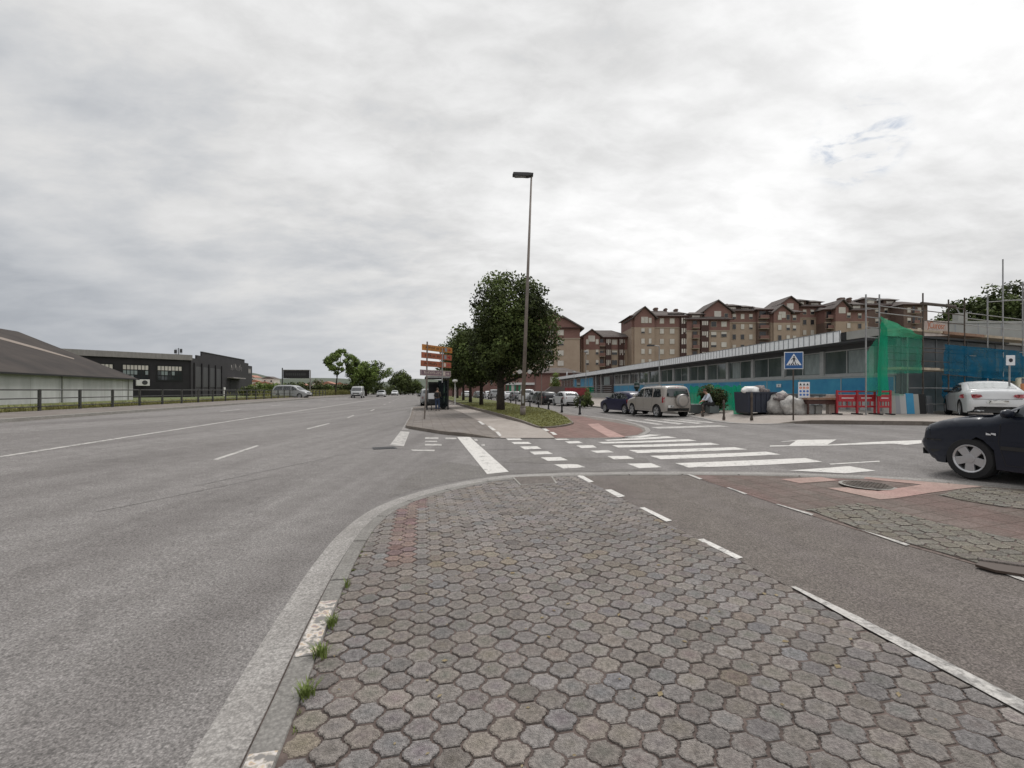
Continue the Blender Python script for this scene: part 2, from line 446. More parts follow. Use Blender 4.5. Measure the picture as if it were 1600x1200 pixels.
# --- foreground kerb line (road side edge of the gutter), surveyed then carried on out of frame
O = [g(285,1200), g(400,1010), g(487,880), g(532,828), g(582,793), g(640,772), g(700,757), g(760,746.5), g(800,742), g(900,738.5), g(1000,737), g(1150,737), g(1250,739.5), g(1350,743), g(1450,748), g(1600,758)]
x0, y0 = O[0]; d = (-.194, 1)
O = [(x0+.194*(y0+12), -12)] + O
e0, e1 = Vector(O[-2]), Vector(O[-1]); t = (e1-e0).normalized()
O += [(e1.x+.45, e1.y-.45), (e1.x+.85, e1.y-1.4), (e1.x+1.3, e1.y-3.2), (e1.x+2.6, e1.y-8), (e1.x+4.2, -14)]
K = smooth_line(O, 3); K = resample(K, .12)
def strip_poly(P, a, b): return [tuple(p) for p in offset_line(P, a)] + [tuple(p) for p in reversed(offset_line(P, b))]
def strip(name, P, a, b, off, m):
    A = offset_line(P, a); B = offset_line(P, b); V = []; Fs = []
    for p, q in zip(A, B):
        for k in (p, q): V.append((k.x, k.y, G(k.x, k.y)+(off(k.x, k.y) if callable(off) else off)))
    for i in range(len(P)-1): Fs.append((2*i, 2*i+1, 2*i+3, 2*i+2))
    me = bpy.data.meshes.new(name); me.from_pydata(V, [], Fs)
    bm = bmesh.new(); bm.from_mesh(me); bmesh.ops.recalc_face_normals(bm, faces=bm.faces)
    for f in bm.faces:
        if f.normal.z < 0: f.normal_flip()
    bm.to_mesh(me); bm.free()
    o = link(name, me, m); o['kind'] = 'structure'; return o
strip('gutter', K, .02, .245, .008, 'gutter'); strip('gutter', K, .245, .29, .002, 'joint')  # dark joint strip also paints in the shadow at the kerb's edge
M['kerbstone'] = ground_mat('kerbstone', (.20,.19,.178), (.26,.25,.235), (.22,.21,.195), .15, 60, .5, .9)
kerb('kerb', K, .275, .41, lambda x, y: step(x, y)+.004, 'kerbstone', seg=.9, gap=.018, bev=.012)
Kin = offset_line(K, .41)

def near(P, q): return min(range(len(P)), key=lambda i: (P[i]-Vector(q)).length)
cl_px = [(898,742), (960,771), (1040,816), (1150,872), (1240,920), (1600,1117)]
CL = [g(*p, step) for p in cl_px]
a, b = Vector(CL[-2]), Vector(CL[-1]); t = (b-a).normalized(); CL += [tuple(b+t*.6), (2.95,.6), (3.1,-2), (3.2,-12)]
cr_px = [(1072,741), (1160,770), (1260,803), (1340,828), (1420,853), (1545,888), (1600,906)]
CR = [g(*p, step) for p in cr_px]
a, b = Vector(CR[-3]), Vector(CR[-1]); t = (b-a).normalized(); CR += [tuple(b+t*.7), (5.3,1.5), (5.6,-4), (5.6,-14)]
iA, iB = near(Kin, CL[0]), near(Kin, CR[0])
PA = [tuple(p) for p in Kin[:iA]] + CL
PC = [tuple(p) for p in Kin[iA:iB]] + CR + CL[::-1][:-1]
PD = [tuple(p) for p in Kin[iB:]] + [(8.5,-14)] + CR[::-1]
patch('pavement_bed', PA, lambda x, y: step(x, y)-.009, 'joint')
patch('cycle_path', PC, lambda x, y: step(x, y)-.004, 'cycle')
patch('red_pavement', PD, lambda x, y: step(x, y), 'dimred')

# --- individual paving blocks, laid as the photo shows them: scalloped hexagons in courses parallel to the road
def hex_outline(p, gap, rot, nseg=8):
    Rr = p/math.sqrt(3); out = []
    Vx = [Vector((Rr*math.cos(rot+k*math.pi/3), Rr*math.sin(rot+k*math.pi/3))) for k in range(6)]
    for k in range(6):
        a, b = Vx[k], Vx[(k+1)%6]; e = b-a; n = Vector((e.y, -e.x)).normalized()
        if k in (1, 4): amp = 0.0
        elif k in (0, 3): amp = -1.0
        else: amp = 1.0
        ns = nseg if amp else 1
        for j in range(ns):
            t = j/ns; q = a+e*t
            if amp: q = q-n*(amp*(.0066*math.sin(2*math.pi*t)+.0034*math.sin(6*math.pi*t)))
            out.append(q)
    res = []
    for i, q in enumerate(out): res.append(q*(1-gap/(2*Rr*.87)))
    return res
def inside(p, poly):
    c = False; n = len(poly); j = n-1
    for i in range(n):
        xi, yi = poly[i][0], poly[i][1]; xj, yj = poly[j][0], poly[j][1]
        if ((yi > p[1]) != (yj > p[1])) and (p[0] < (xj-xi)*(p[1]-yi)/(yj-yi+1e-12)+xi): c = not c
        j = i
    return c
def pavers(name, poly, off, rot, p=.148, tintfn=None, ymin=-1.0, xmax=9, th=.02, structure=True):
    out = hex_outline(p, .0150, rot); n = len(out)
    a1 = Vector((math.cos(rot+math.pi/6), math.sin(rot+math.pi/6)))*p
    a2 = Vector((math.cos(rot+math.pi/2), math.sin(rot+math.pi/2)))*p
    xs = [q[0] for q in poly]; ys = [q[1] for q in poly]
    lo = Vector((min(xs), max(ymin, min(ys)))); hi = Vector((min(xmax, max(xs)), max(ys)))
    V = []; Fs = []; T = []
    rr = random.Random(3); N_ = 120
    E = [(Vector(poly[i]), Vector(poly[(i+1)%len(poly)])) for i in range(len(poly))]
    for i in range(-N_, N_):
        for j in range(-N_, N_):
            c = a1*i+a2*j+Vector((0, 4))
            if not (lo.x-.2 < c.x < hi.x+.2 and lo.y-.2 < c.y < hi.y+.2): continue
            ins = inside(c, poly)
            # distance to polygon edges, for clipping
            cl = []; dmin = 9
            for (A, B) in E:
                e = B-A; L2 = e.length_squared
                if L2 < 1e-9: continue
                t_ = max(0, min(1, (c-A).dot(e)/L2)); dd = (c-(A+e*t_)).length
                dmin = min(dmin, dd)
                if dd < .1: cl.append((A+e*t_, e.normalized(), dd))
            if not ins and dmin > .06: continue
            jx, jy, ja = rr.uniform(-.0025,.0025), rr.uniform(-.0025,.0025), rr.uniform(-.02,.02)
            ca, sa = math.cos(ja), math.sin(ja)
            pts = [Vector((c.x+jx+q.x*ca-q.y*sa, c.y+jy+q.x*sa+q.y*ca)) for q in out]
            if cl:
                A, e, dd = min(cl, key=lambda k: k[2])
                nrm = Vector((-e.y, e.x))
                sgn = (c-A).dot(nrm)
                if not ins: sgn = -sgn
                if sgn < 0: nrm = -nrm
                new = []; m_ = len(pts)
                for k in range(m_):
                    P, Q = pts[k], pts[(k+1)%m_]; dp, dq = (P-A).dot(nrm)-.004, (Q-A).dot(nrm)-.004
                    if dp >= 0: new.append(P)
                    if dp*dq < 0: new.append(P.lerp(Q, dp/(dp-dq)))
                pts = new
                if len(pts) < 4: continue
                ar = abs(sum(pts[k].x*pts[(k+1)%len(pts)].y-pts[(k+1)%len(pts)].x*pts[k].y for k in range(len(pts))))/2
                if ar < .0012: continue
            if sum(pts[k].x*pts[(k+1)%len(pts)].y-pts[(k+1)%len(pts)].x*pts[k].y for k in range(len(pts))) < 0: pts.reverse()
            m_ = len(pts); b0 = len(V)
            o_ = off(c.x, c.y) if callable(off) else off
            dz = rr.gauss(0, .0018); tx, ty = rr.gauss(0,.016), rr.gauss(0,.016)
            ctr = sum(pts, Vector((0,0)))/m_
            for lvl in range(3):
                for q in pts:
                    if lvl == 0: r = q; h = -th
                    elif lvl == 1: r = q; h = -.004
                    else: r = ctr+(q-ctr)*(1-.0065/.07); h = 0.0
                    V.append((r.x, r.y, G(r.x, r.y)+o_+h+dz+(q.x-ctr.x)*tx+(q.y-ctr.y)*ty))
            for k in range(m_):
                for lvl in (0, 1): Fs.append((b0+lvl*m_+k, b0+lvl*m_+(k+1)%m_, b0+(lvl+1)*m_+(k+1)%m_, b0+(lvl+1)*m_+k))
            ci = len(V); V.append((ctr.x, ctr.y, G(ctr.x, ctr.y)+o_+dz+.0005))
            for k in range(m_): Fs.append((b0+2*m_+k, b0+2*m_+(k+1)%m_, ci))
            v = 1.0+rr.gauss(0, .085)
            big = noise.noise(Vector((c.x*.7, c.y*.7, 2)))*.12+noise.noise(Vector((c.x*2.3, c.y*2.3, 7)))*.10
            v *= (1+big)
            w = rr.gauss(.008, .022)
            tc_ = [v*(1.0+w), v*(1.0+w*.2), v*(1.0-w)]
            if tintfn: tc_ = tintfn(c, tc_, rr)
            ed = 1.10+rr.uniform(-.05,.05); T += [tc_]*(2*m_)+[[c_*ed for c_ in tc_]]*m_+[[c_*(.86+rr.uniform(-.05,.04)) for c_ in tc_]]
    me = bpy.data.meshes.new(name); me.from_pydata(V, [], Fs)
    at_ = me.color_attributes.new('tint', 'FLOAT_COLOR', 'POINT')
    arr = np.ones((len(V), 4), dtype=np.float32); arr[:, :3] = np.array(T); at_.data.foreach_set('color', arr.ravel())
    o = link(name, me, 'paver'); o['kind'] = 'structure'
    return o
redl = [g(655,775,step), g(640,800,step), g(622,850,step), g(612,885,step)]
def tint_main(c, t, rr):
    for i in range(len(redl)-1):
        A, B = Vector(redl[i]), Vector(redl[i+1]); e = B-A; u = max(0, min(1, (c-A).dot(e)/e.length_squared))
        if (c-(A+e*u)).length < .13 and c.y > 4.05: return [t[0]*1.02, t[1]*(.82+rr.uniform(-.04,.06)), t[2]*.82]
    if noise.noise(Vector((c.x*1.3, c.y*1.3, 31))) > .40 and rr.random() < .35: return [t[0]*1.04, t[1]*1.0, t[2]*.90]
    return t
rot = R(11)
pavers('pavement', PA, step, rot, tintfn=tint_main, ymin=.2)
H1 = [g(*p, step) for p in [(1262,797), (1340,787), (1371,793), (1472,819), (1559,838), (1640,853)]] + [g(1640,890,step), g(1600,903,step), g(1545,886,step), g(1464,862,step), (g(1414,848.5,step)), g(1342,827,step)]
H2 = [g(*p, step) for p in [(1468,774), (1497,766), (1537,762.5), (1600,768), (1640,772), (1640,800), (1569,793), (1501,782)]]
patch('pavement_bed', H1, lambda x, y: step(x, y)+.005, 'joint'); patch('pavement_bed', H2, lambda x, y: step(x, y)+.005, 'joint')
def tint_g(c, t, rr): return [.25+t[0]*.66, .26+t[1]*.66, .22+t[2]*.62]
pavers('pavement', H1, lambda x, y: step(x, y)+.013, R(38), p=.155, tintfn=tint_g, ymin=0, th=.008)
pavers('pavement', H2, lambda x, y: step(x, y)+.013, R(38), p=.155, tintfn=tint_g, ymin=0, th=.008)
so = lambda k: (lambda x, y: step(x, y)+k)
patch('pink_tactile_paving', [[g(*p, step) for p in q] for q in (
    [(1219,749), (1282,745.5), (1311,751), (1250,755.5)],
    [(1292,763), (1325,762), (1372,768), (1425,760), (1440,757.5), (1350,748.5), (1352,745.5), (1502,757.5), (1537,760.5), (1510,763), (1450,771), (1400,779), (1375,781)])], so(.006), 'pink')
patch('cycle_markings', [[g(*p, step) for p in q] for q in (
    [(900,743), (910,743), (928,753), (920,754)], [(945,765.5), (955,765), (977,775.5), (966,777.5)], [(999,793.5), (1007,793), (1050,813.5), (1041,815.5)],
    [(1090,843.5), (1099,842), (1161,871.5), (1151,874)])], so(.004), 'white_line')
patch('cycle_markings', [[g(*p, step) for p in q] for q in (
    [(1236,917.5), (1243,917), (1345,966), (1600,1096), (1600,1116), (1345,978)],
    [(1072,741), (1078,741), (1098,748.5), (1093,749.5)], [(1135,762), (1140,762), (1168,772), (1164,773)],
    [(1212,788), (1216,788), (1272,804), (1268,806)], [(1340,826.5), (1346,827), (1422,851.5), (1416,853.5)], [(1542,887), (1550,887), (1600,904), (1600,909)])], so(.005), 'worn_line')

M['seam'] = mat('tar_seam', (.14,.132,.125), .8, var=.4)
# --- road markings
rm = [
 [(1055,724), (1150,720.5), (1258,716), (1285,722), (1180,727.5), (1076,731)], [(1015,712.5), (1197.5,706), (1220,710.5), (1032.5,718)],
 [(982.5,703.5), (1147.5,699), (1168,702.5), (996,708.3)], [(956,696), (1110,692), (1125,695), (966,699.6)], [(934,691), (1075,686.5), (1089,689), (942,693.3)],
 [(944,687.6), (1042,681.8), (1058,684.2), (950,689)], [(975,683.5), (1016,679), (1034,679.8), (1000,684.2)],
 [(790,685), (812,684.5), (816,687.7), (794,688)], [(799,691), (825,690.7), (831,693.8), (804,694.2)], [(812.5,698), (839,697.5), (846,701.5), (820,702.5)],
 [(827.5,706), (856,705.5), (864,709.5), (835,710.7)], [(845,715), (876,714.3), (887.5,719.5), (856,720.5)],
 [(882.5,690), (904,689.5), (911,692.5), (889,693.2)], [(900,696.5), (926,695.7), (932.5,699.5), (909,700.7)], [(922.5,704.5), (950,703.7), (959,707), (932.5,708)],
 [(949,713), (980,712.5), (991,717), (959,718)], [(866,685.7), (884,685.3), (890,687.3), (870,687.7)],
 [(714,683), (734,683), (795,737.5), (761,741)],
 [(1233,696), (1246,687.5), (1307,687), (1293,695)], [(1233,735.5), (1327,728.7), (1369,736), (1320,740)], [(1295.6,725), (1374.5,720.4), (1374.5,721.8), (1298,726.2)],
 [(1203,696.5), (1293,695.2), (1379,690), (1440,688), (1440,693), (1416,695.5), (1395,693.5), (1295,696.6), (1203,698)],
]
patch('road_markings', [[g(*p) for p in q] for q in rm], .006, 'white_line')
yel = [[(866,726), (901,725.5), (915,730.5), (880,732.5)], [(980,725), (1017.5,724), (1034,730.5), (999,732)]]
patch('road_markings', [[g(*p) for p in q] for q in yel], .006, 'white_line')
wm = [
 [(626,674), (640,675), (631,697.5), (609,696)], [(664,683.5), (685,683.5), (685,686), (664,686)], [(696,684), (712,684), (714,686.5), (696,686.5)], [(664,689), (683,689), (683,691), (664,691)],
 [(664,694), (690,694), (690,696.5), (664,696.5)], [(642,702.5), (680,703), (678,705.5), (645,705)], [(740,686), (745,686), (747,689), (742,689)], [(752,694), (757,694), (758,697), (752,697)],
 [(975,656), (981,655.5), (1037,663), (1028,664)], [(1003,656), (1011,655.5), (1070,662), (1060,663.5)], [(1030,656), (1039,655.5), (1100,661), (1090,662.5)], [(1058,656), (1066,655.5), (1118,660), (1110,661)], [(952,657), (958,656.5), (1003,664), (994,665)],
 [(1016,667.5), (1120,664.6), (1140,666.5), (1030,670)],
 [(333,718), (401,696), (405,697), (340,718.8)], [(478,670), (513,661.4), (516,662), (482,670.6)], [(542,652.6), (552,648.4), (554,649), (545,652.8)], [(578,642), (584,639.5), (586,639.8), (580,642.2)],
 [(1219,690.3), (1246,687.8), (1246,689), (1222,691)],
]
patch('worn_road_markings', [[g(*p) for p in q] for q in wm], .006, 'worn_line')
# long edge line of the far carriageway and a centre line, running to the distance
ln = [g(-120,731), g(0,713), g(250,674.5), g(420,648.5), g(500,637)]
a = Vector(ln[-1]); ln += [tuple(a+Vector((-.18,1))*k) for k in (20, 60, 120, 250)]
LP_ = resample(ln, 1.0)
strip('road_markings', LP_, 0, .13, .006, 'worn_line')
patch('road_markings', [[(Rs(s,y),y),(Rs(s,y)+.12,y),(Rs(s,y+3),y+3)][:2]+[(Rs(s,y+3)+.12,y+3),(Rs(s,y+3),y+3)] for s in (-3.7,) for y in range(50,180,9)], .006, 'worn_line')
patch('road_markings', [[(Rs(s,y),y),(Rs(s,y)+.12,y),(Rs(s,y+3)+.12,y+3),(Rs(s,y+3),y+3)] for s in (-11.0,) for y in range(26,180,9)], .006, 'worn_line')

strip('tar_seam', resample([g(560,700), g(700,703), g(860,702), g(1000,690)], .4), 0, .035, .0035, 'seam')
strip('tar_seam', resample([g(785,722), g(900,720), g(1010,722)], .4), 0, .03, .0035, 'seam')

M['patch_dark'] = ground_mat('asphalt_patch', (.165,.152,.145), (.20,.188,.178), (.18,.17,.16), .2, 50, .9, .6)
patch('asphalt_patch', [[g(*p) for p in [(640,742),(700,722),(800,735),(900,734),(1000,733),(1040,735),(900,737.2),(800,740.5),(760,745),(700,754),(640,768),(600,782)]]], .0028, 'patch_dark')
patch('asphalt_patch', [[g(*p) for p in [(800,716),(850,713),(1010,716),(1015,722),(850,724),(790,723)]]], .0032, 'patch_dark')
for k_, (a_, b_, w_) in enumerate([((420,700),(60,1100),.02),((300,760),(560,705),.025),((150,800),(420,745),.02)]):
    P_ = resample([g(*a_), g(*b_)], .3); P_ = [p + Vector((.05*noise.noise(Vector((p.x*2,p.y*2,k_))), .05*noise.noise(Vector((p.y*2,p.x*2,k_+5))))) for p in P_]
    if k_: strip('tar_seam', P_, 0, w_, .0035, 'seam')
# --- left pavement, kerb
LK = [Vector((Lx(y), y)) for y in range(260, -30, -2)]
kerb('kerb', LK, 0, .16, .12, 'concrete', seg=2.0, gap=.01, d=2.0, bev=0)
strip('left_pavement', LK, .16, 2.9, .115, 'tiles')
# --- traffic island with bus stop, verge, cycle lane
def step2(x, y): return .015 + .10*(1-sm((x+1.8)/1.5)*(1-sm((y-18)/4)))
fr = [g(638,669,0), g(700,679,0), g(775,684.8,0), g(870,685,0), g(960,684.6,0), g(1000,680,0), g(1010,674,0), g(1007,669,0), g(994,665,0), g(965,660,0), g(935,655.5,0), g(914,650,.1)]
q = Vector(fr[-1])
ISL = fr + [(q.x-.194*k, q.y+k) for k in (10, 30, 60, 85)] + [(Rs(-.3,118), 118), (Rs(2.3,100), 100), (Rs(2.3,49), 49), (Rs(2.0,46.5), 46.5), (Rs(.2,43), 43), (Rs(-.3,40), 40), (Rs(-.3,26), 26)]
patch('bus_stop_pavement', ISL, step2, 'tiles')
kl = [Vector(p) for p in [(Rs(2.3,100), 100), (Rs(2.3,49), 49), (Rs(2.0,46.5), 46.5), (Rs(.2,43), 43), (Rs(-.3,40), 40), (Rs(-.3,26), 26)]+fr[:3]]
M['kerb_dark'] = ground_mat('kerb_dark_brown', (.17,.145,.125), (.24,.21,.185), (.20,.175,.15), .15, 60, .5, .9)  # kerb stone in a darker brown tone
kerb('kerb', kl, 0, .12, lambda x, y: step2(x, y)+.003 if y < 60 else .1, 'kerb_dark', seg=1.0, d=.5, bev=0)
kerb('kerb', [Vector(p) for p in fr[3:]], -.02, .16, lambda x, y: step2(x, y)+.004, 'gutter', seg=1.0, d=.25, bev=.01)
kr = [Vector(fr[-1])]+[Vector((q.x-.194*k, q.y+k)) for k in (10, 30, 60, 85)]
kerb('kerb', kr, 0, .16, lambda x, y: step2(x, y)+.003, 'gutter', seg=2.0, d=2, bev=0)
strip('gutter', resample([g(633,672), g(637,664), g(644,650), (Rs(-.45,43),43)], .5), -.15, .12, .005, 'gutter')
VG = [g(*p, .115) for p in [(893.7,662), (871,665), (846,666.3), (820,660.5), (796,655), (765,646), (740,639.3), (722,634)]]
up = [g(*p, .115) for p in [(884,656), (865,646.5), (847,641.2), (820,637.5), (792,631), (765,626.5)]]
a = Vector(VG[-1]); b = Vector(up[-1])
VGp = VG + [(a.x-.194*k, a.y+k) for k in (20, 60)] + [(b.x-.194*45, b.y+45)] + up[::-1]
def vert_off(x, y):
    return step2(x, y)+.06+.10*sm((y-19)/6)
patch('grass_verge', VGp, vert_off, 'grass')
kerb('kerb', [Vector(p) for p in VGp][::-1]+[Vector(VGp[-1])], .0, .10, lambda x, y: vert_off(x, y)+.01, 'kerb_dark', seg=1.0, d=.5, bev=0)
s2 = lambda k: (lambda x, y: step2(x, y)+k)
off2 = lambda x, y: step2(x, y)
CYp = [g(*p, off2) for p in [(783,684.5), (867,684.6), (851,672), (836,666.2), (796,655.6), (765,646.5), (740,639.8), (718,634.2), (703,630), (688,631.5), (700,637), (722,645), (745,656), (765,668), (776,677)]]
patch('cycle_path', CYp, s2(.006), 'beige')
RDp = [g(*p, off2) for p in [(868,684.6), (958,684), (996,679.5), (1005,674), (1001,669.5), (990,665.6), (962,660.6), (932,656), (911,651), (890,649), (868,645.8), (886,656), (897,662), (872,666), (848,667.5), (853,672)]]
patch('red_pavement', RDp, s2(.006), 'redpave')
patch('pink_tactile_paving', [[g(*p, off2) for p in [(918,663), (935,662), (978,683.5), (952,683.8)]]], s2(.012), 'pink')
patch('cycle_markings', [[g(*p, off2) for p in q] for q in ([(746,658.5),(750,658.5),(758,663.5),(753,664)], [(762,666.5),(766,666),(775,672),(770,673)], [(774,675),(779,675),(784,681),(780,682)],
    [(833,664.5),(839,664.5),(845,667.8),(840,668.2)], [(847,670),(853,670),(859,673.5),(853,674)], [(859,675.5),(865,675.5),(871,679.5),(865,680)])], s2(.012), 'white_line')
# --- pavement in front of the terminal building
kb = [(6.6,47), (8.4,36), (9.9,30), (10.2,26)] + [g(*p) for p in [(1092,651.5), (1124,658), (1155,661.5), (1192,662.5), (1240,661.5), (1340,662.8), (1440,664.3), (1474,665.5), (1530,662.5)]]
a = Vector(kb[-1])
kbw = [(6.6-.194*60, 107)] + kb + [tuple(a+Vector((8,1.0))), tuple(a+Vector((26,4)))]
def step3(x, y): return .012+.115*max(sm((x-9.6)/1.2)*(1-sm((x-17.2)/2)*(1-sm((y-20)/3))), sm((y-25)/3))
patch('terminal_pavement', kbw + [(60,50), (30,110)], lambda x, y: step3(x, y), 'beige')
kerb('kerb', [Vector(p) for p in kb[4:]], 0, .14, lambda x, y: step3(x, y)+.003, 'kerb_dark', seg=1.0, d=.5, bev=0)
kerb('kerb', [Vector(p) for p in kb[3:9]], .0, .28, .02, 'gutter', seg=1.0, d=.5, bev=0)
kerb('kerb', [Vector(p) for p in kbw[:5]], 0, .14, lambda x, y: step3(x, y)+.003, 'concrete', seg=2.0, d=2, bev=0)

# --- manhole, cover, grate, drain inlet
c = g(1355,758.7,step); zc = G(*c)+step(*c)
t = thing('manhole_cover', 'round dark iron manhole cover set in a pink paving frame', 'manhole cover', (c[0], c[1], zc+.008))
MB().lathe([(0,0),(.36,0),(.36,.006),(.0,.006)], n=36).build('frame_ring', 'concrete', t)
mb = MB().lathe([(0,.006),(.31,.006),(.31,.012),(0,.012)], n=36)
for i in range(-4,5):
    w = math.sqrt(max(0,.29**2-(i*.062)**2))
    for j in range(-4,5):
        if (i*.062)**2+(j*.062)**2 < .075: mb.box(i*.062-.02, i*.062+.02, j*.062-.02, j*.062+.02, .012, .017)
mb.build('lid', 'rusty_metal', t)
cc = [Vector(g(*p, step)) for p in [(800,745.5), (863,744), (871,755.5), (812,758)]]
ctr = sum(cc, Vector((0,0)))/4; zc = G(*ctr)+step(*ctr)
t = thing('utility_cover', 'rectangular dark utility cover sunk among the hexagonal pavers', 'utility cover', (ctr.x, ctr.y, zc))
MB().slab([tuple(p-ctr) for p in cc], -.01, .006).build('frame', 'concrete', t)
MB().slab([tuple((p-ctr)*.9) for p in cc], 0, .009).build('lid', 'cycle', t)
a, b = Vector(g(584,701)), Vector(g(617,699.5)); zc = G(*a)
t = thing('drain_grate', 'dark slotted drain grate in the asphalt beside the worn lane edge block', 'drain grate', (a.x, a.y, zc+.004), math.atan2((b-a).y, (b-a).x))
L_ = (b-a).length
mb = MB()
for k in range(9): mb.box(k*L_/9, k*L_/9+L_/22, -.22, .22, .002, .012, T=Matrix.Shear('XY', 3, (.25, 0)).to_4x4() if False else None)
mb.build('slats', 'black_metal', t)
MB().box(-.03, L_+.03, -.25, .25, 0, .003).build('frame', 'black_metal', t)
c = Vector(g(1612,897,step)); zc = G(*c)+step(*c)
t = thing('drain_inlet', 'dark open drain inlet with concrete lip beside the cycle path', 'drain inlet', (c.x, c.y, zc), R(-32))
mb = MB().box(-.28,.6,.11,.19,0,.035)
mb.build('lip', 'cycle', t, bevel=.012)
MB().slab([(-.34,-.02),(-.24,-.11),(.6,-.11),(.6,.108),(-.28,.108)], .0, .020).build('opening', 'sign_dark', t)
c = Vector(g(1585,885,step))

# painted kerb stone (white and ochre flaking paint)
def painted(px0, px1):
    a, b = Vector(g(*px0, step)), Vector(g(*px1, step))
    ia, ib = near(Kin, a), near(Kin, b); lo, hi = min(ia, ib), max(ia, ib)
    seg = K[lo:hi+1]
    A = offset_line(seg, .288); B = offset_line(seg, .402); V = []; Fs = []
    for p, q in zip(A, B):
        for k in (p, q): V.append((k.x, k.y, G(k.x, k.y)+step(k.x, k.y)+.0075))
    for i in range(len(seg)-1): Fs.append((2*i, 2*i+1, 2*i+3, 2*i+2))
    me = bpy.data.meshes.new('kerb_paint'); me.from_pydata(V, [], Fs); o = link('kerb_paint', me, 'kerb_paint'); o['kind'] = 'structure'
m = mat('kerb_paint', (.6,.58,.55), .8); M['kerb_paint'] = m
nt = m.node_tree; N = nt.nodes; L = nt.links; tcn = N.new('ShaderNodeTexCoord'); n1 = N.new('ShaderNodeTexNoise'); n1.inputs['Scale'].default_value = 16; n1.inputs['Detail'].default_value = 8
L.new(tcn.outputs['Object'], n1.inputs['Vector']); rp = N.new('ShaderNodeValToRGB'); e = rp.color_ramp.elements
e[0].position = .45; e[0].color = (.20,.19,.18,1); e[1].position = .50; e[1].color = (.42,.38,.33,1); k = e.new(.54); k.color = (.55,.52,.51,1); k = e.new(.59); k.color = (.50,.40,.28,1); k = e.new(.64); k.color = (.30,.25,.25,1)
L.new(n1.outputs['Fac'], rp.inputs['Fac']); L.new(rp.outputs['Color'], N['Principled BSDF'].inputs['Base Color'])
painted((525,935), (480,1018)); painted((425,1188), (380,1300))

# ================================================================== TREES
def leaf_cloud(name, clumps, nleaf, size, m, parent, seed=1, light=1.0, flat=1.0, inner=.35):
    """many small leaf faces spread over a set of clumps (centre, radius)"""
    rs = np.random.RandomState(seed)
    Vs, Ts = [], []
    tot = sum(c[1]**2 for c in clumps)
    zs = [c[0][2] for c in clumps]; zmin, zmax = min(zs), max(zs)+1e-3
    for (c, r) in clumps:
        n = max(6, int(nleaf*r*r/tot))
        d = rs.normal(size=(n,3)); d /= np.linalg.norm(d, axis=1)[:,None]
        rad = r*(inner+(1-inner)*rs.rand(n)**.5)*(1+.18*rs.normal(size=n)*.6)
        p = np.array(c)[None,:]+d*rad[:,None]*np.array([1,1,.8*flat])[None,:]
        nrm = d*.8+rs.normal(size=(n,3))*.7+np.array([0,0,.45]); nrm /= np.linalg.norm(nrm, axis=1)[:,None]
        a = np.cross(nrm, rs.normal(size=(n,3))); a /= np.linalg.norm(a, axis=1)[:,None]
        b = np.cross(nrm, a)
        s = size*(.6+.8*rs.rand(n))[:,None]
        q = np.stack([p-a*s, p-b*s*.55, p+a*s, p+b*s*.55], axis=1)
        Vs.append(q.reshape(-1,3))
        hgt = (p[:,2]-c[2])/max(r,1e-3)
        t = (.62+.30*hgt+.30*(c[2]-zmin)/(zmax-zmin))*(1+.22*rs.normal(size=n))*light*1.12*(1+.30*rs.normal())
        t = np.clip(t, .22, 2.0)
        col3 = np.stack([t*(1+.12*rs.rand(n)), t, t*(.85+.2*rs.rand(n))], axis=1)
        Ts.append(np.repeat(col3, 4, axis=0))
    V = np.concatenate(Vs); T = np.concatenate(Ts); n = len(V)//4
    me = bpy.data.meshes.new(name); me.vertices.add(len(V)); me.vertices.foreach_set('co', V.ravel())
    me.loops.add(n*4); me.loops.foreach_set('vertex_index', np.arange(n*4)); me.polygons.add(n)
    me.polygons.foreach_set('loop_start', np.arange(0, n*4, 4)); me.update(calc_edges=True)
    ca = me.color_attributes.new('tint', 'FLOAT_COLOR', 'POINT'); arr = np.ones((len(V),4), dtype=np.float32); arr[:,:3] = T; ca.data.foreach_set('color', arr.ravel())
    return link(name, me, m, parent)
def crown_clumps(cx, cz, rx, rz, n, r, seed, shape=lambda d: 1.0, core=True, ry=None):
    rr = random.Random(seed); out = []; ry = ry or rx
    for i in range(n):
        y = 1-2*(i+.5)/n; t = i*2.39996+rr.uniform(-.3,.3); q = math.sqrt(1-y*y)
        d = Vector((q*math.cos(t), q*math.sin(t), y)); k = shape(d)*rr.uniform(.66,1.04)
        out.append(((cx+d.x*rx*k, d.y*ry*k, cz+d.z*rz*k), r*rr.uniform(.55,1.25)))
    if core:
        for i in range(n//2):
            d = Vector((rr.gauss(0,.32), rr.gauss(0,.32), rr.gauss(0,.34)))
            out.append(((cx+d.x*rx, d.y*ry, cz+d.z*rz), r*1.2))
    return out
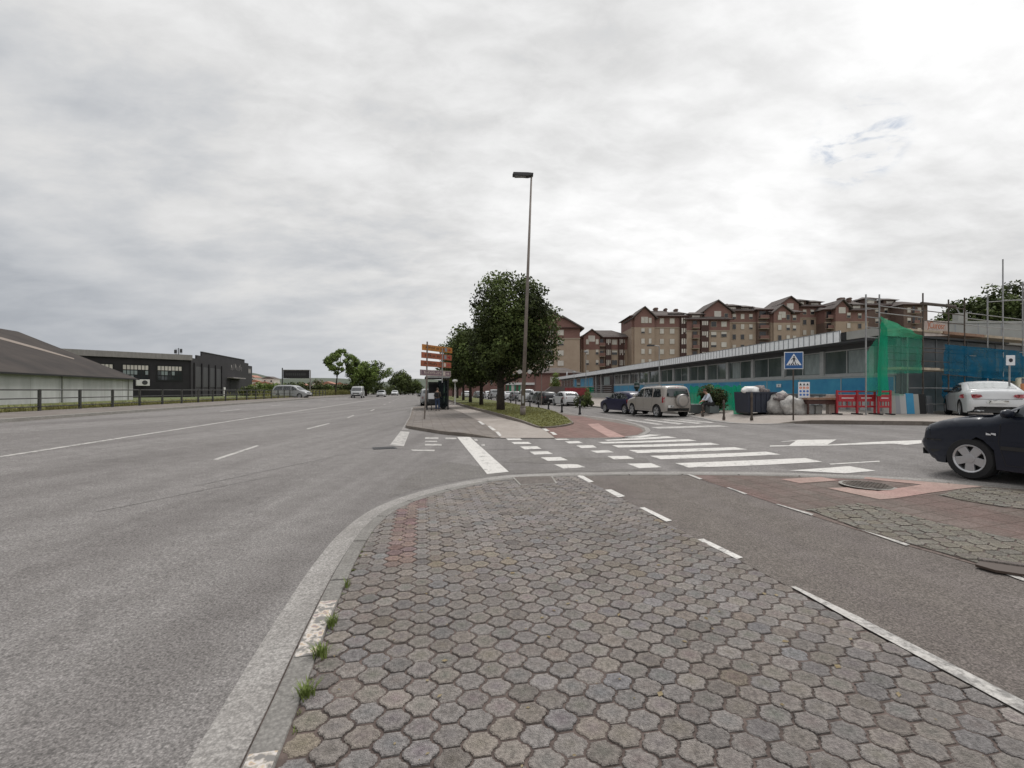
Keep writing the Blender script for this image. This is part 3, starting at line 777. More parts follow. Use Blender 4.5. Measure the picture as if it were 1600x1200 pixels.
def tree(name, label, x, y, H, rx, zc, rz, trunk_r, nc=60, cr=.9, nleaf=9000, size=.12, m='leaf_dark', seed=1, group=None, light=1.0, core=True, cx=0, z0=None, lean=0, cat='tree', branches=7):
    z0 = G(x, y)+(vert_off(x, y) if -12 < x < 3 and y < 130 else -.05) if z0 is None else z0
    t = thing(name, label, cat, (x, y, z0), 0, group)
    rr = random.Random(seed*7+1); mb = MB()
    top = zc-rz*.15
    pts = [(0,0,-.2), (lean*.1,0,top*.3), (lean*.3,.03,top*.6), (cx*.6+lean*.3,0,top), (cx,0,zc+rz*.5)]
    mb.path(pts, [trunk_r*1.25, trunk_r, trunk_r*.85, trunk_r*.65, trunk_r*.2], 10)
    for k in range(branches):
        a = k*2.4+rr.uniform(-.3,.3); h0 = max(.3*H*.5, (zc-rz)*rr.uniform(.75,1.0)+.15*k*rz*.4)
        h0 = min(h0, top)
        st = Vector((lean*.3*h0/top, 0, h0)); en = Vector((cx+math.cos(a)*rx*.7, math.sin(a)*rx*.7, h0+rz*rr.uniform(.45,1.0)))
        mid = st.lerp(en, .5)+Vector((0,0,-.08*rz))
        mb.path([st, mid, en], [trunk_r*.45, trunk_r*.28, trunk_r*.08], 6)
    mb.build('trunk', 'bark', t, smooth=True)
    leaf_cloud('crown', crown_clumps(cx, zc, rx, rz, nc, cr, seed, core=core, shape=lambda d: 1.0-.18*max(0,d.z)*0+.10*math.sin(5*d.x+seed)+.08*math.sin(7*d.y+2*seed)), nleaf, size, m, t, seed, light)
    return t
vp = g(782,642,.25)
t = tree('broadleaf_tree', 'largest dark green round crowned tree on the grass verge, right behind the tall street lamp', vp[0], vp[1]+.5, 9.3, 2.75, 5.55, 3.38, .24, nc=90, cr=.80, nleaf=36000, size=.10, seed=3, cx=.70, light=.95)
row = [(752,634,'second tree of the verge row, thin trunk left of the largest tree',3.0,4.6,2.6),(735,629.5,'third tree of the verge row with leaves bushing out towards the orange signs',3.2,4.7,2.6),(724,626,'fourth tree of the verge row, by the pale lamp post',3.0,4.6,2.6),
       (715,622.5,'fifth tree of the verge row, just right of the bus shelter',2.8,4.5,2.7),(708,620.5,'farthest tree of the verge row, mostly behind the bus shelter',3.0,4.5,2.7)]
for i, (px, py, lb, rx, zc, rz) in enumerate(row):
    X, Y = g(px, py, .2)
    if i > 1: Y = min(Y, 60+i*10); X = (px-800)/F*Y
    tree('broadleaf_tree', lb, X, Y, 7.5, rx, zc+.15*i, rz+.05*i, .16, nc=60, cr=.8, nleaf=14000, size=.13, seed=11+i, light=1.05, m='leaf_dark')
# trees and shrubs beyond the far pavement
def ltree(px, Y, dx, dz, **k):
    X = (px-800)/F*Y; return X, Y
X, Y = ltree(524, 90, 0, 0)
tree('broadleaf_tree', 'airy roadside tree with slim bare trunk and open crown, left of the passenger van', X, Y, 9, 3.3, 6.8, 2.3, .13, nc=34, cr=.62, nleaf=5200, size=.17, m='leaf_light', seed=21, core=False, cx=1.0, lean=1.2, branches=10)
X, Y = ltree(572, 100, 0, 0)
tree('broadleaf_tree', 'bright green roadside tree with a low rounded crown behind the white van', X, Y, 8, 4.4, 4.7, 3.0, .2, nc=60, cr=1.0, nleaf=11000, size=.2, m='leaf_light', seed=22)
X, Y = ltree(626, 150, 0, 0)
tree('broadleaf_tree', 'dark rounded tree far along the road, above the second oncoming car', X, Y, 8, 3.6, 4.2, 3.3, .2, nc=44, cr=1.1, nleaf=6000, size=.26, m='leaf_dark', seed=23, light=1.2)
X, Y = ltree(645, 165, 0, 0)
tree('broadleaf_tree', 'smaller dark tree at the road end, left of the bus shelter', X, Y, 6, 3.0, 2.8, 2.4, .2, nc=34, cr=1.0, nleaf=4000, size=.26, m='leaf_dark', seed=24, light=1.2)
shr = [(408,95,3.3,2.1,'small yellow green tree between the black building and the billboard',1),(420,96,2.2,1.9,'small bushy tree left of the billboard, beside its taller neighbour',1),(436,98,2.8,2.1,'light green shrub just left of the billboard post',1),(462,96,3.0,2.2,'dark shrub directly under the billboard',0),
       (487,92,3.4,2.6,'large dark shrub at the right end of the billboard, behind the silver minivan',0),(508,98,2.6,2.0,'low shrub left of the slim roadside tree',1),(536,110,3.2,2.3,'low dark shrub behind the white van, left side',0),(560,118,3.4,2.5,'dark shrub behind the roof of the white van',0),
       (590,125,3.4,2.4,'dark shrub between the white van and the oncoming white car',0),(608,140,3.4,2.6,'dark shrub above the nearer oncoming white car',0),(632,170,3.6,2.6,'dark shrub above the farther oncoming car',0),(392,92,2.4,1.2,'low dark bush beside the black building corner',0)]
for i, (px, Y, w_, h_, lb, lt) in enumerate(shr):
    X = (px-800)/F*Y; z0 = G(X, Y)-.1
    t = thing('roadside_shrub', lb, 'shrub', (X, Y, z0), 0, 'shrubs beyond the far pavement')
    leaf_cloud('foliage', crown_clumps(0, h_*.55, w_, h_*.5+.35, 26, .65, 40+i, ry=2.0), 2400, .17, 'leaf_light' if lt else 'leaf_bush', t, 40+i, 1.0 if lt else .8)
    MB().path([(0,0,0),(.1,0,h_*.6)], [.12,.06], 6).build('stem', 'bark', t)
# hill trees at the upper right, behind the scaffolding
ht = [(1517,62,493,3.6,'leftmost dark tree on the rise behind the scaffolding'),(1538,62,490,3.8,'dark tree behind the scaffolding, second from the left on the rise'),(1562,60,484,4.6,'dark tree behind the tallest scaffold post'),(1590,60,466,5.2,'tallest dark tree at the right edge, rising above the scaffolding'),(1622,60,455,5.5,'dark tree cut by the right edge above the scaffolding')]
for i, (px, Y, py, rx, lb) in enumerate(ht):
    X = (px-800)/F*Y; top = 1.6+(610-py)/F*Y
    top += 2.0; z0 = 3.0
    tree('hill_tree', lb, X, Y, top-z0, rx, (top-z0)*.58, (top-z0)*.42, .3, nc=46, cr=1.15, nleaf=9000, size=.2, seed=60+i, z0=z0, group='trees on the rise behind the scaffolding', light=.8, m='leaf_dark')

# grass: tufts along the kerb and on the verge
def blades(name, pts, m, hmin, hmax, n, spread, parent=None, w=.004, seed=5):
    rs = random.Random(seed); mb = MB()
    for (x, y, z) in pts:
        for k in range(n):
            a = rs.uniform(0, 6.28); r = abs(rs.gauss(0, spread)); bx, by = x+math.cos(a)*r, y+math.sin(a)*r
            h = rs.uniform(hmin, hmax); le = rs.uniform(.2,.9)*h; a2 = a+rs.uniform(-.7,.7)
            px, py = -math.sin(a2)*w, math.cos(a2)*w
            mx, my = bx+math.cos(a2)*le*.35, by+math.sin(a2)*le*.35; tx, ty = bx+math.cos(a2)*le, by+math.sin(a2)*le
            mb.poly([(bx-px,by-py,z),(bx+px,by+py,z),(mx+px*.8,my+py*.8,z+h*.65),(mx-px*.8,my-py*.8,z+h*.65)])
            mb.poly([(mx-px*.8,my-py*.8,z+h*.65),(mx+px*.8,my+py*.8,z+h*.65),(tx,ty,z+h)])
    return mb.build(name, m, parent)
simple('blade', (.16,.21,.05), .8, var=.35, vscale=20)
simple('blade_dry', (.22,.21,.07), .9, var=.35, vscale=4)
for (px, py, n, s_, lb) in [(466,1085,85,.022,'lowest grass tuft in the joint behind the kerb'),(497,1018,80,.022,'grass tuft at the lower end of the paint flaked kerb stone'),(517,970,60,.018,'grass tuft beside the middle of the paint flaked kerb stone'),(540,915,26,.014,'small weed above the paint flaked kerb stone')]:
    q_ = g(px, py, step); i = near(Kin, q_); P = offset_line(K, .435)[i]
    z = G(*P)+step(*P)-.01
    t = blades('grass_tuft', [(0,0,0)], 'blade', .03, .085, n, s_, seed=int(px)); t.location = (P.x, P.y, z); tag(t, lb, 'weed')
mb = MB(); rs = random.Random(9); pts = []
for k in range(260):
    t_ = rs.uniform(.1, 4.6); i = near(Kin, (0,0)); 
    j = int(rs.uniform(0, len(Kin)-1)); P = offset_line(K, .425)[j] if k == 0 else None
ol = offset_line(K, .428); cand = [p for p in ol if 1.2 < p.y < 5.2 and p.x < 0]
pts = [(p.x+rs.gauss(0,.008), p.y, G(p.x,p.y)+step(p.x,p.y)-.012) for p in rs.choices(cand, k=70)]
b_ = blades('moss_and_weeds', pts, 'blade', .006, .02, 7, .012, w=.003); b_['kind'] = 'stuff'; b_['label'] = 'sparse short weeds in the joint between kerb and pavers'
# fallen leaves and crumbs lying on the pavers
rs = random.Random(31); mb = MB(); simple('leaf_litter', (.16,.115,.05), .9, color2=(.30,.25,.16), vscale=9)
n_l = 0
while n_l < 240:
    x, y = rs.uniform(-1.6, 3.2), 1.5+6*rs.random()
    if not inside((x, y), PA): continue
    n_l += 1; z = G(x,y)+step(x,y)+.004; a = rs.uniform(0,6.28); L_ = rs.uniform(.003,.012) if rs.random() < .8 else rs.uniform(.015,.028); W_ = L_*rs.uniform(.35,.8)
    c_, s_ = math.cos(a), math.sin(a)
    mb.poly([(x-c_*L_,y-s_*L_,z),(x+s_*W_,y-c_*W_,z+.002),(x+c_*L_,y+s_*L_,z+.001),(x-s_*W_,y+c_*W_,z+.003)])
b_ = mb.build('leaf_litter', 'leaf_litter'); b_['kind'] = 'stuff'; b_['label'] = 'crumbs and dry leaf bits scattered on the pavers'
# verge grass blades
VGw = [Vector(p) for p in VGp]; pts = []
while len(pts) < 5200:
    x, y = rs.uniform(-6, 4), 18.5+30*rs.random()**1.8
    if inside((x, y), VGp): pts.append((x, y, G(x,y)+vert_off(x,y)-.01))
b_ = blades('verge_grass', pts, 'blade_dry', .03, .09, 4, .05, w=.008, seed=6); b_['kind'] = 'stuff'; tag(b_, 'short worn grass on the verge under the tree row', 'grass')
del b_['category']
def Fx(y): return -20.3-.194*(y-18.5)      # fence line
pts = []
for k in range(7000):
    y = 8+75*rs.random(); x = Fx(y)-.15-abs(rs.gauss(0,1.2))
    pts.append((x, y, G(x,y)+.0))
b_ = blades('tall_grass', pts, 'blade_dry', .12, .42, 3, .12, w=.014, seed=8); b_['kind'] = 'stuff'; b_['label'] = 'unmown tall grass behind the fence'
pts = []
for k in range(5000):
    y = 80+60*rs.random(); x = Fx(y)-.5-abs(rs.gauss(0,5)); pts.append((x, y, G(x,y)))
b_ = blades('tall_grass', pts, 'blade_dry', .4, 1.3, 3, .4, w=.04, seed=8); b_['kind'] = 'stuff'; b_['label'] = 'tall dry grass below the roadside trees'

# ================================================================== CARS
def weld(o, d=1e-4):
    bm = bmesh.new(); bm.from_mesh(o.data); bmesh.ops.remove_doubles(bm, verts=bm.verts, dist=d); bm.to_mesh(o.data); bm.free(); return o
def catmull(P, n=6):
    out = []
    for i in range(len(P)-1):
        p0 = P[max(0,i-1)]; p1 = P[i]; p2 = P[i+1]; p3 = P[min(len(P)-1,i+2)]
        for k in range(n):
            t = k/n; t2, t3 = t*t, t*t*t
            out.append(tuple(.5*((2*p1[a])+(-p0[a]+p2[a])*t+(2*p0[a]-5*p1[a]+4*p2[a]-p3[a])*t2+(-p0[a]+3*p1[a]-3*p2[a]+p3[a])*t3) for a in (0,1)))
    out.append(P[-1]); return out
def car(name, label, cat, loc, heading, s, color, group=None, grid=.09, detail=True, cuts=(), extra=None, wheel_rot=0):
    """s: dict(top=[(x,z)..front bottom -> over the roof -> rear bottom], axles=(xf,xr), wr, hw, belt, roofz, sill, windows=[poly..], wind=(xA,xB), rearw=(xA,xB))"""
    x_, y_, z_ = loc
    root = thing(name, label, cat, (x_, y_, z_), heading, group)
    top = catmull(s['top'], 5); hw = s['hw']; wr = s['wr']; ar = wr*1.13; sill = s['sill']; belt = s['belt']
    xf, xr = s['axles']; r = s.get('r', .11)
    bot = []
    def arch(xc, z):
        dz = sill-wr
        a0 = math.asin(max(-1, min(1, dz/ar)))
        return [(xc-ar*math.cos(a0+(math.pi-2*a0)*k/14), wr+ar*math.sin(a0+(math.pi-2*a0)*k/14)) for k in range(15)]
    bot = [(top[-1][0]+.12, sill)] + arch(xr, 0) + arch(xf, 0) + [(top[0][0]-.12, sill)]
    outline = top + bot
    bm = bmesh.new(); vs = [bm.verts.new((p[0], 0, p[1])) for p in outline]
    f = bm.faces.new(vs); bmesh.ops.triangulate(bm, faces=[f])
    xs = [p[0] for p in outline]; zs = [p[1] for p in outline]
    x = min(xs)+grid
    while x < max(xs): bmesh.ops.bisect_plane(bm, geom=bm.verts[:]+bm.edges[:]+bm.faces[:], plane_co=(x,0,0), plane_no=(1,0,0), dist=1e-4); x += grid
    z = min(zs)+grid
    while z < max(zs): bmesh.ops.bisect_plane(bm, geom=bm.verts[:]+bm.edges[:]+bm.faces[:], plane_co=(0,0,z), plane_no=(0,0,1), dist=1e-4); z += grid
    TP = np.array(top); A_, B_ = TP[:-1], TP[1:]; E_ = B_-A_; L2 = (E_**2).sum(1)+1e-12
    xm = (max(xs)+min(xs))/2; hl = (max(xs)-min(xs))/2; tum = s.get('tum', .30)
    def W(x, z):
        w = hw*(1-.13*abs((x-xm)/hl)**3.2)
        if z > belt: w -= (z-belt)*tum
        else: w -= .05*((belt-z)/belt)**2*hw
        w -= .012*math.exp(-((z-belt)/.03)**2)*0
        p = np.array([x, z]); t = np.clip(((p-A_)*E_).sum(1)/L2, 0, 1); d = np.sqrt(((p-(A_+E_*t[:,None]))**2).sum(1)).min()
        q = min(1, d/r); w -= r*(1-math.sqrt(max(0, 1-(1-q)**2)))
        return max(.05, w)
    # body
    mesh_v = []; idx = {}; faces = []; mi = []
    wv = {v: W(v.co.x, v.co.z) for v in bm.verts}
    for sgn in (1, -1):
        for v in bm.verts: idx[(v, sgn)] = len(mesh_v); mesh_v.append((v.co.x, sgn*wv[v], v.co.z))
        for f in bm.faces:
            q = [idx[(v, sgn)] for v in f.verts]; faces.append(tuple(q)); mi.append(0)
    nseg = 6; crown = s.get('crown', .035)
    def is_low(a, b):
        m_ = (a.co+b.co)/2
        t = np.clip(((np.array([m_.x,m_.z])-A_)*E_).sum(1)/L2, 0, 1); d = np.sqrt(((np.array([m_.x,m_.z])-(A_+E_*t[:,None]))**2).sum(1)).min()
        return d > 1e-3
    cache = {}
    cen = Vector((xm, 0, .6))
    def col_(v, low):
        key = (v, low)
        if key in cache: return cache[key]
        wmax = wv[v]; ids = [idx[(v, 1)]]
        nrm = Vector((0,0,0))
        for e in v.link_edges:
            if len(e.link_faces) == 1:
                o_ = e.other_vert(v); d = o_.co-v.co; n_ = Vector((d.z, 0, -d.x)).normalized()
                if n_.dot(v.co-e.link_faces[0].calc_center_median()) < 0: n_ = -n_
                nrm += n_
        if nrm.length > 0: nrm.normalize()
        for k in range(1, nseg):
            u_ = 1-2*k/nseg
            off = Vector((0,0,0)) if low else nrm*crown*(1-u_*u_)
            mesh_v.append((v.co.x+off.x, wmax*u_, v.co.z+off.z)); ids.append(len(mesh_v)-1)
        ids.append(idx[(v, -1)]); cache[key] = ids; return ids
    for e in bm.edges:
        if len(e.link_faces) == 1:
            a, b = e.verts; low = is_low(a, b)
            if low: 
                ia, ib = idx[(a,1)], idx[(b,1)]; faces.append((ia, ib, idx[(b,-1)], idx[(a,-1)])); mi.append(1)
            else:
                ca, cb_ = col_(a, False), col_(b, False)
                for k in range(nseg): faces.append((ca[k], cb_[k], cb_[k+1], ca[k+1])); mi.append(0)
    me = bpy.data.meshes.new('body'); me.from_pydata(mesh_v, [], faces); me.polygons.foreach_set('material_index', mi); me.update()
    b2 = bmesh.new(); b2.from_mesh(me); bmesh.ops.recalc_face_normals(b2, faces=b2.faces); b2.to_mesh(me); b2.free()
    body = link('body', me, [color, 'plastic_black'], root, smooth=True)
    md = body.modifiers.new('w', 'EDGE_SPLIT'); md.split_angle = R(50)
    bm.free()
    # sheets that lie on the body side
    def side_sheet(poly, off, name, m, sides=(1,-1), parent=root, g2=.12, smoothpoly=False):
        if smoothpoly: poly = catmull(poly+[poly[0]], 4)[:-1]
        mb = MB()
        bm = bmesh.new(); f = bm.faces.new([bm.verts.new((p[0],0,p[1])) for p in poly]); bmesh.ops.triangulate(bm, faces=[f])
        for ax, rngv in ((0, (min(p[0] for p in poly), max(p[0] for p in poly))), (2, (min(p[1] for p in poly), max(p[1] for p in poly)))):
            v_ = rngv[0]+g2
            while v_ < rngv[1]:
                co = [0,0,0]; co[ax] = v_; no = [0,0,0]; no[ax] = 1
                bmesh.ops.bisect_plane(bm, geom=bm.verts[:]+bm.edges[:]+bm.faces[:], plane_co=co, plane_no=no, dist=1e-4); v_ += g2
        for sg in sides:
            mb = MB()
            for f in bm.faces: mb.poly([(v.co.x, sg*(W(v.co.x, v.co.z)+off), v.co.z) for v in f.verts])
            o_ = weld(mb.build(name, m, parent, smooth=True))
        bm.free(); return o_
    for i, poly in enumerate(s['windows']):
        o_ = side_sheet(poly, .014, 'side_window', 'glass_dark', g2=.06)
    def over_sheet(x0, x1, name, m, off=.008, inset=.09, front=True, taper=0):
        pts = [p for p in top if x0 <= p[0] <= x1 and p[1] > belt-.12]
        if len(pts) < 2: return
        mb = MB(); rows = []
        for i, p in enumerate(pts):
            a = Vector(pts[max(0,i-1)]); b = Vector(pts[min(len(pts)-1,i+1)]); d = (b-a).normalized(); n = Vector((d.y, -d.x))
            if n.y < 0: n = -n
            w = W(*p)-inset+r*.6
            rows.append([(p[0]+n.x*(off+crown*(1-u_*u_)), w*u_, p[1]+n.y*(off+crown*(1-u_*u_))) for u_ in [1-2*k/6 for k in range(7)]])
        for i in range(len(rows)-1):
            for k in range(6): mb.poly([rows[i][k], rows[i+1][k], rows[i+1][k+1], rows[i][k+1]])
        return weld(mb.build(name, m, root, smooth=True))
    over_sheet(*s['wind'], 'windscreen', 'glass_dark'); over_sheet(*s['rearw'], 'rear_window', s.get('rearglass', 'glass_dark'))
    # wheels
    for (xc, sg) in ((xf,1),(xf,-1),(xr,1),(xr,-1)):
        wy = sg*(hw-.135)
        wh = MB().lathe([(0,.0),(wr*.74,.0),(wr*.74,sg*.02),(0,sg*.02)], c=(xc,wy,wr), axis='y', n=20).build('wheel', 'plastic_black', root)
        prof = [(wr*.66,-.10),(wr*.93,-.10),(wr,-.07),(wr,.07),(wr*.94,.105),(wr*.70,.11),(wr*.66,.09)]
        MB().lathe(prof, c=(xc,wy,wr), axis='y', n=28).build('tyre', 'rubber', wh, smooth=False)
        mb = MB(); mb.lathe([(wr*.60,sg*.02),(wr*.60,sg*.095),(wr*.67,sg*.107),(wr*.70,sg*.10)], c=(xc,wy,wr), axis='y', n=28)
        ns = s.get('spokes', 5); rot0 = s.get('rot', .3)
        for k in range(ns):
            a = rot0+2*math.pi*k/ns
            T = Matrix.Translation((xc, wy, wr)) @ Matrix.Rotation(a, 4, 'Y')
            w0, w1 = wr*s.get('sw', .13), wr*s.get('sw', .13)*1.35
            q_ = [(wr*.08, -w0), (wr*.62, -w1), (wr*.62, w1), (wr*.08, w0)]
            mb.prism([(p[0], p[1]) for p in q_], sg*.05, sg*.088, T=T)
        mb.lathe([(0,sg*.05),(wr*.22,sg*.05),(wr*.22,sg*.094),(0,sg*.098)], c=(xc,wy,wr), axis='y', n=16)
        mb.build('rim', s.get('rim', 'rim'), wh, bevel=.004)
    # door seams
    if detail and s.get('seams'):
        for ln_, sg in [(l_, s_) for l_ in s['seams'] for s_ in (1,-1)]:
            mb = MB()
            for a, b in zip(ln_[:-1], ln_[1:]):
                n_ = max(1, int(math.hypot(b[0]-a[0], b[1]-a[1])/.1))
                for k in range(n_):
                    p = [a[j]+(b[j]-a[j])*k/n_ for j in (0,1)]; q_ = [a[j]+(b[j]-a[j])*(k+1)/n_ for j in (0,1)]
                    mb.tube((p[0], sg*(W(*p)+.0005), p[1]), (q_[0], sg*(W(*q_)+.0005), q_[1]), .004, n=4, cap=False)
            mb.build('door_seam', 'plastic_black', root)
    # end faces: sheets on front / rear, given as (y,z) polygons
    tops = [p for p in top]
    half = max(range(len(top)), key=lambda i: top[i][1])
    def endx(zq, rear):
        seg = top[half:] if rear else top[:half+1]
        best = None
        for a, b in zip(seg[:-1], seg[1:]):
            lo, hi = min(a[1], b[1]), max(a[1], b[1])
            if lo-1e-6 <= zq <= hi+1e-6:
                t = 0 if hi-lo < 1e-6 else (zq-a[1])/(b[1]-a[1]); x = a[0]+(b[0]-a[0])*t
                best = x if best is None else (min(best, x) if rear else max(best, x))
        return best if best is not None else (min(xs) if rear else max(xs))
    def end_sheet(poly, rear, name, m, off=.012, th=0.0, mirror=False, parent=root):
        sd = -1 if rear else 1
        for mm in ((1,-1) if mirror else (1,)):
            mb = MB()
            bm = bmesh.new(); f = bm.faces.new([bm.verts.new((0, mm*p[0], p[1])) for p in poly]); bmesh.ops.triangulate(bm, faces=[f])
            for ax, (lo, hi) in ((1, (min(mm*p[0] for p in poly), max(mm*p[0] for p in poly))), (2, (min(p[1] for p in poly), max(p[1] for p in poly)))):
                v_ = lo+.1
                while v_ < hi:
                    co = [0,0,0]; co[ax] = v_; no = [0,0,0]; no[ax] = 1
                    bmesh.ops.bisect_plane(bm, geom=bm.verts[:]+bm.edges[:]+bm.faces[:], plane_co=co, plane_no=no, dist=1e-4); v_ += .1
            for f in bm.faces:
                q_ = []
                for v in f.verts:
                    x = endx(v.co.z, rear); w = W(x, v.co.z); u_ = v.co.y/max(w, .01)
                    wfull = hw*.9
                    back = 0
                    if abs(v.co.y) > w: back = min(.5, (abs(v.co.y)-w)*1.6+((abs(v.co.y)-w)/.12)**2*.06)
                    q_.append((x+sd*(off+crown*max(0, 1-u_*u_))-sd*back, v.co.y, v.co.z))
                mb.poly(q_)
            bm.free()
            o_ = weld(mb.build(name, m, parent, smooth=True))
        return o_
    api = dict(root=root, W=W, side=side_sheet, end=end_sheet, endx=endx, top=top)
    if s.get('rear'): s['rear'](api)
    if s.get('front'): s['front'](api)
    if extra: extra(api)
    # mirrors
    if detail and s.get('mirror'):
        mx_, mz_ = s['mirror']
        for sg in (1,-1):
            yy = sg*(W(mx_, mz_)+.10)
            mb = MB(); mb.lathe([(0,-.05),(.06,-.04),(.085,0),(.07,.045),(0,.05)], c=(mx_, yy, mz_+.03), axis='x', n=12, sx=1.25, sy=.8); mb.box(mx_-.02, mx_+.02, min(yy, sg*(W(mx_, mz_)-.01)), max(yy, sg*(W(mx_, mz_)-.01)), mz_-.02, mz_+.01)
            mb.build('wing_mirror', s.get('mirror_mat', color), root, smooth=True)
    return root

hatch = dict(top=[(2.0,.24),(2.07,.36),(2.10,.50),(2.07,.62),(2.02,.72),(1.88,.80),(1.5,.90),(1.12,.97),(.92,1.02),(.25,1.38),(-.35,1.445),(-1.1,1.43),(-1.6,1.33),(-1.98,.98),(-2.04,.80),(-2.06,.50),(-2.02,.26)],
    axles=(1.25,-1.27), wr=.315, hw=.87, belt=.94, sill=.22, wind=(.27,.93), rearw=(-1.96,-1.62),
    windows=[[(.86,.99),(.30,1.32),(-.12,1.37),(-.12,.99)], [(-.20,.99),(-.20,1.37),(-.95,1.36),(-1.25,1.28),(-1.62,1.06),(-1.55,1.01),(-1.0,.99)]],
    seams=[[(.84,.98),(.88,.6),(.8,.28)], [(-.16,.99),(-.16,.28)], [(-1.0,.98),(-.95,.60),(-.80,.40)], [(.8,.28),(-.75,.28)]], mirror=(.72,1.0), sw=.10)
def hatch_ends(low=.3, lights='red_light', plate=True, tw=.22):
    def f(a):
        a['end']([(.86,.72),(.60,.74),(.58,.94),(.80,.96),(.86,.92)], True, 'tail_light', lights, mirror=True, off=.02)
        a['end']([(.26,.62),(-.26,.62),(-.26,.73),(.26,.73)], True, 'number_plate', 'plate', off=.02)
        a['end']([(.80,.28),(-.80,.28),(-.80,.42),(.80,.42)], True, 'lower_bumper', 'plastic_black', off=.012)
    return f
def front_ends(a):
    a['end']([(.80,.60),(.48,.60),(.50,.74),(.78,.74)], False, 'headlight', 'lamp_glass', mirror=True, off=.02)
    a['end']([(.42,.62),(-.42,.62),(-.42,.72),(.42,.72)], False, 'grille', 'plastic_black', off=.014)
    a['end']([(.70,.28),(-.70,.28),(-.70,.40),(.70,.40)], False, 'lower_grille', 'plastic_black', off=.014)
    a['end']([(.26,.44),(-.26,.44),(-.26,.55),(.26,.55)], False, 'number_plate', 'plate', off=.02)
hatch['rear'] = hatch_ends(); hatch['front'] = front_ends

# the dark hatchback cut by the right edge of the frame
golf = dict(hatch); golf.update(top=[(1.86,.20),(1.98,.26),(2.10,.36),(2.165,.47),(2.175,.555),(2.12,.57),(2.10,.66),(2.05,.755),(1.94,.82),(1.6,.90),(1.2,.955),(.96,1.0),(.30,1.37),(-.35,1.44),(-1.1,1.43),(-1.65,1.33),(-1.96,.98),(-2.02,.80),(-2.06,.50),(-2.02,.26)],
    sill=.20, sw=.20, rot=math.pi/2, r=.13, spokes=5, crown=.05)
def golf_front(a):
    a['side']([(1.93,.60),(1.955,.66),(1.915,.745),(1.82,.765),(1.81,.62)], .004, 'headlight', 'glass_dark')
    a['side']([(1.97,.545),(1.97,.565),(1.63,.575),(1.63,.555)], .010, 'bumper_trim', 'plastic_black')
    a['side']([(1.97,.30),(2.0,.40),(1.66,.40),(1.66,.39),(1.9,.30)], .003, 'bumper_seam', 'plastic_black')
    a['side']([(1.02,.70),(.90,.70),(.90,.735),(1.02,.735)], .016, 'side_indicator', 'lamp_glass')
    a['side']([(.85,.50),(-.80,.50),(-.80,.555),(.85,.555)], .012, 'rub_strip', 'plastic_black')
    a['end']([(.40,.60),(-.40,.60),(-.40,.72),(.40,.72)], False, 'grille', 'plastic_black', off=.014)
    a['end']([(.26,.40),(-.26,.40),(-.26,.51),(.26,.51)], False, 'number_plate', 'plate', off=.008)
    a['end']([(.70,.61),(.46,.61),(.46,.73),(.68,.73)], False, 'headlight', 'glass_dark', mirror=True, off=.008)
golf['front'] = golf_front; golf['sw'] = .155; sq = lambda x: x if x < 1.62 else 1.62+(x-1.62)*.72
golf['top'] = [(sq(x), z) for x, z in golf['top']]
hd = R(104); ax = Vector(((1518-800)/F*7.1, 7.1)); u_ = Vector((math.cos(hd), math.sin(hd))); nl = Vector((-u_.y, u_.x))
ctr = ax - u_*1.25 - nl*.78
car('hatchback_car', 'dark navy hatchback with five spoke silver wheels, cut off by the right edge', 'car', (ctr.x, ctr.y, G(ax.x, ax.y)+.01), hd, golf, 'paint_navy', grid=.06)

# silver off-roader with the spare wheel on its back door
suv = dict(top=[(1.98,.34),(2.06,.45),(2.10,.62),(2.06,.80),(1.95,.92),(1.5,1.02),(1.12,1.08),(.95,1.12),(.40,1.58),(-.1,1.67),(-1.2,1.68),(-1.86,1.62),(-1.98,1.12),(-2.02,.85),(-2.05,.60),(-2.02,.36)],
    axles=(1.32,-1.32), wr=.345, hw=.90, belt=1.04, sill=.33, wind=(.42,.96), rearw=(-1.97,-1.87), tum=.22, r=.10,
    windows=[[(.88,1.10),(.42,1.48),(.0,1.57),(.0,1.09)], [(-.08,1.09),(-.08,1.57),(-.85,1.575),(-.95,1.09)], [(-1.03,1.09),(-1.0,1.57),(-1.55,1.53),(-1.72,1.14),(-1.6,1.10)]],
    seams=[[(.85,1.05),(.88,.7),(.8,.42)], [(-.04,1.08),(-.04,.42)], [(-.98,1.06),(-.92,.72),(-.80,.5)], [(.8,.42),(-.75,.42)]], mirror=(.80,1.12), sw=.12)
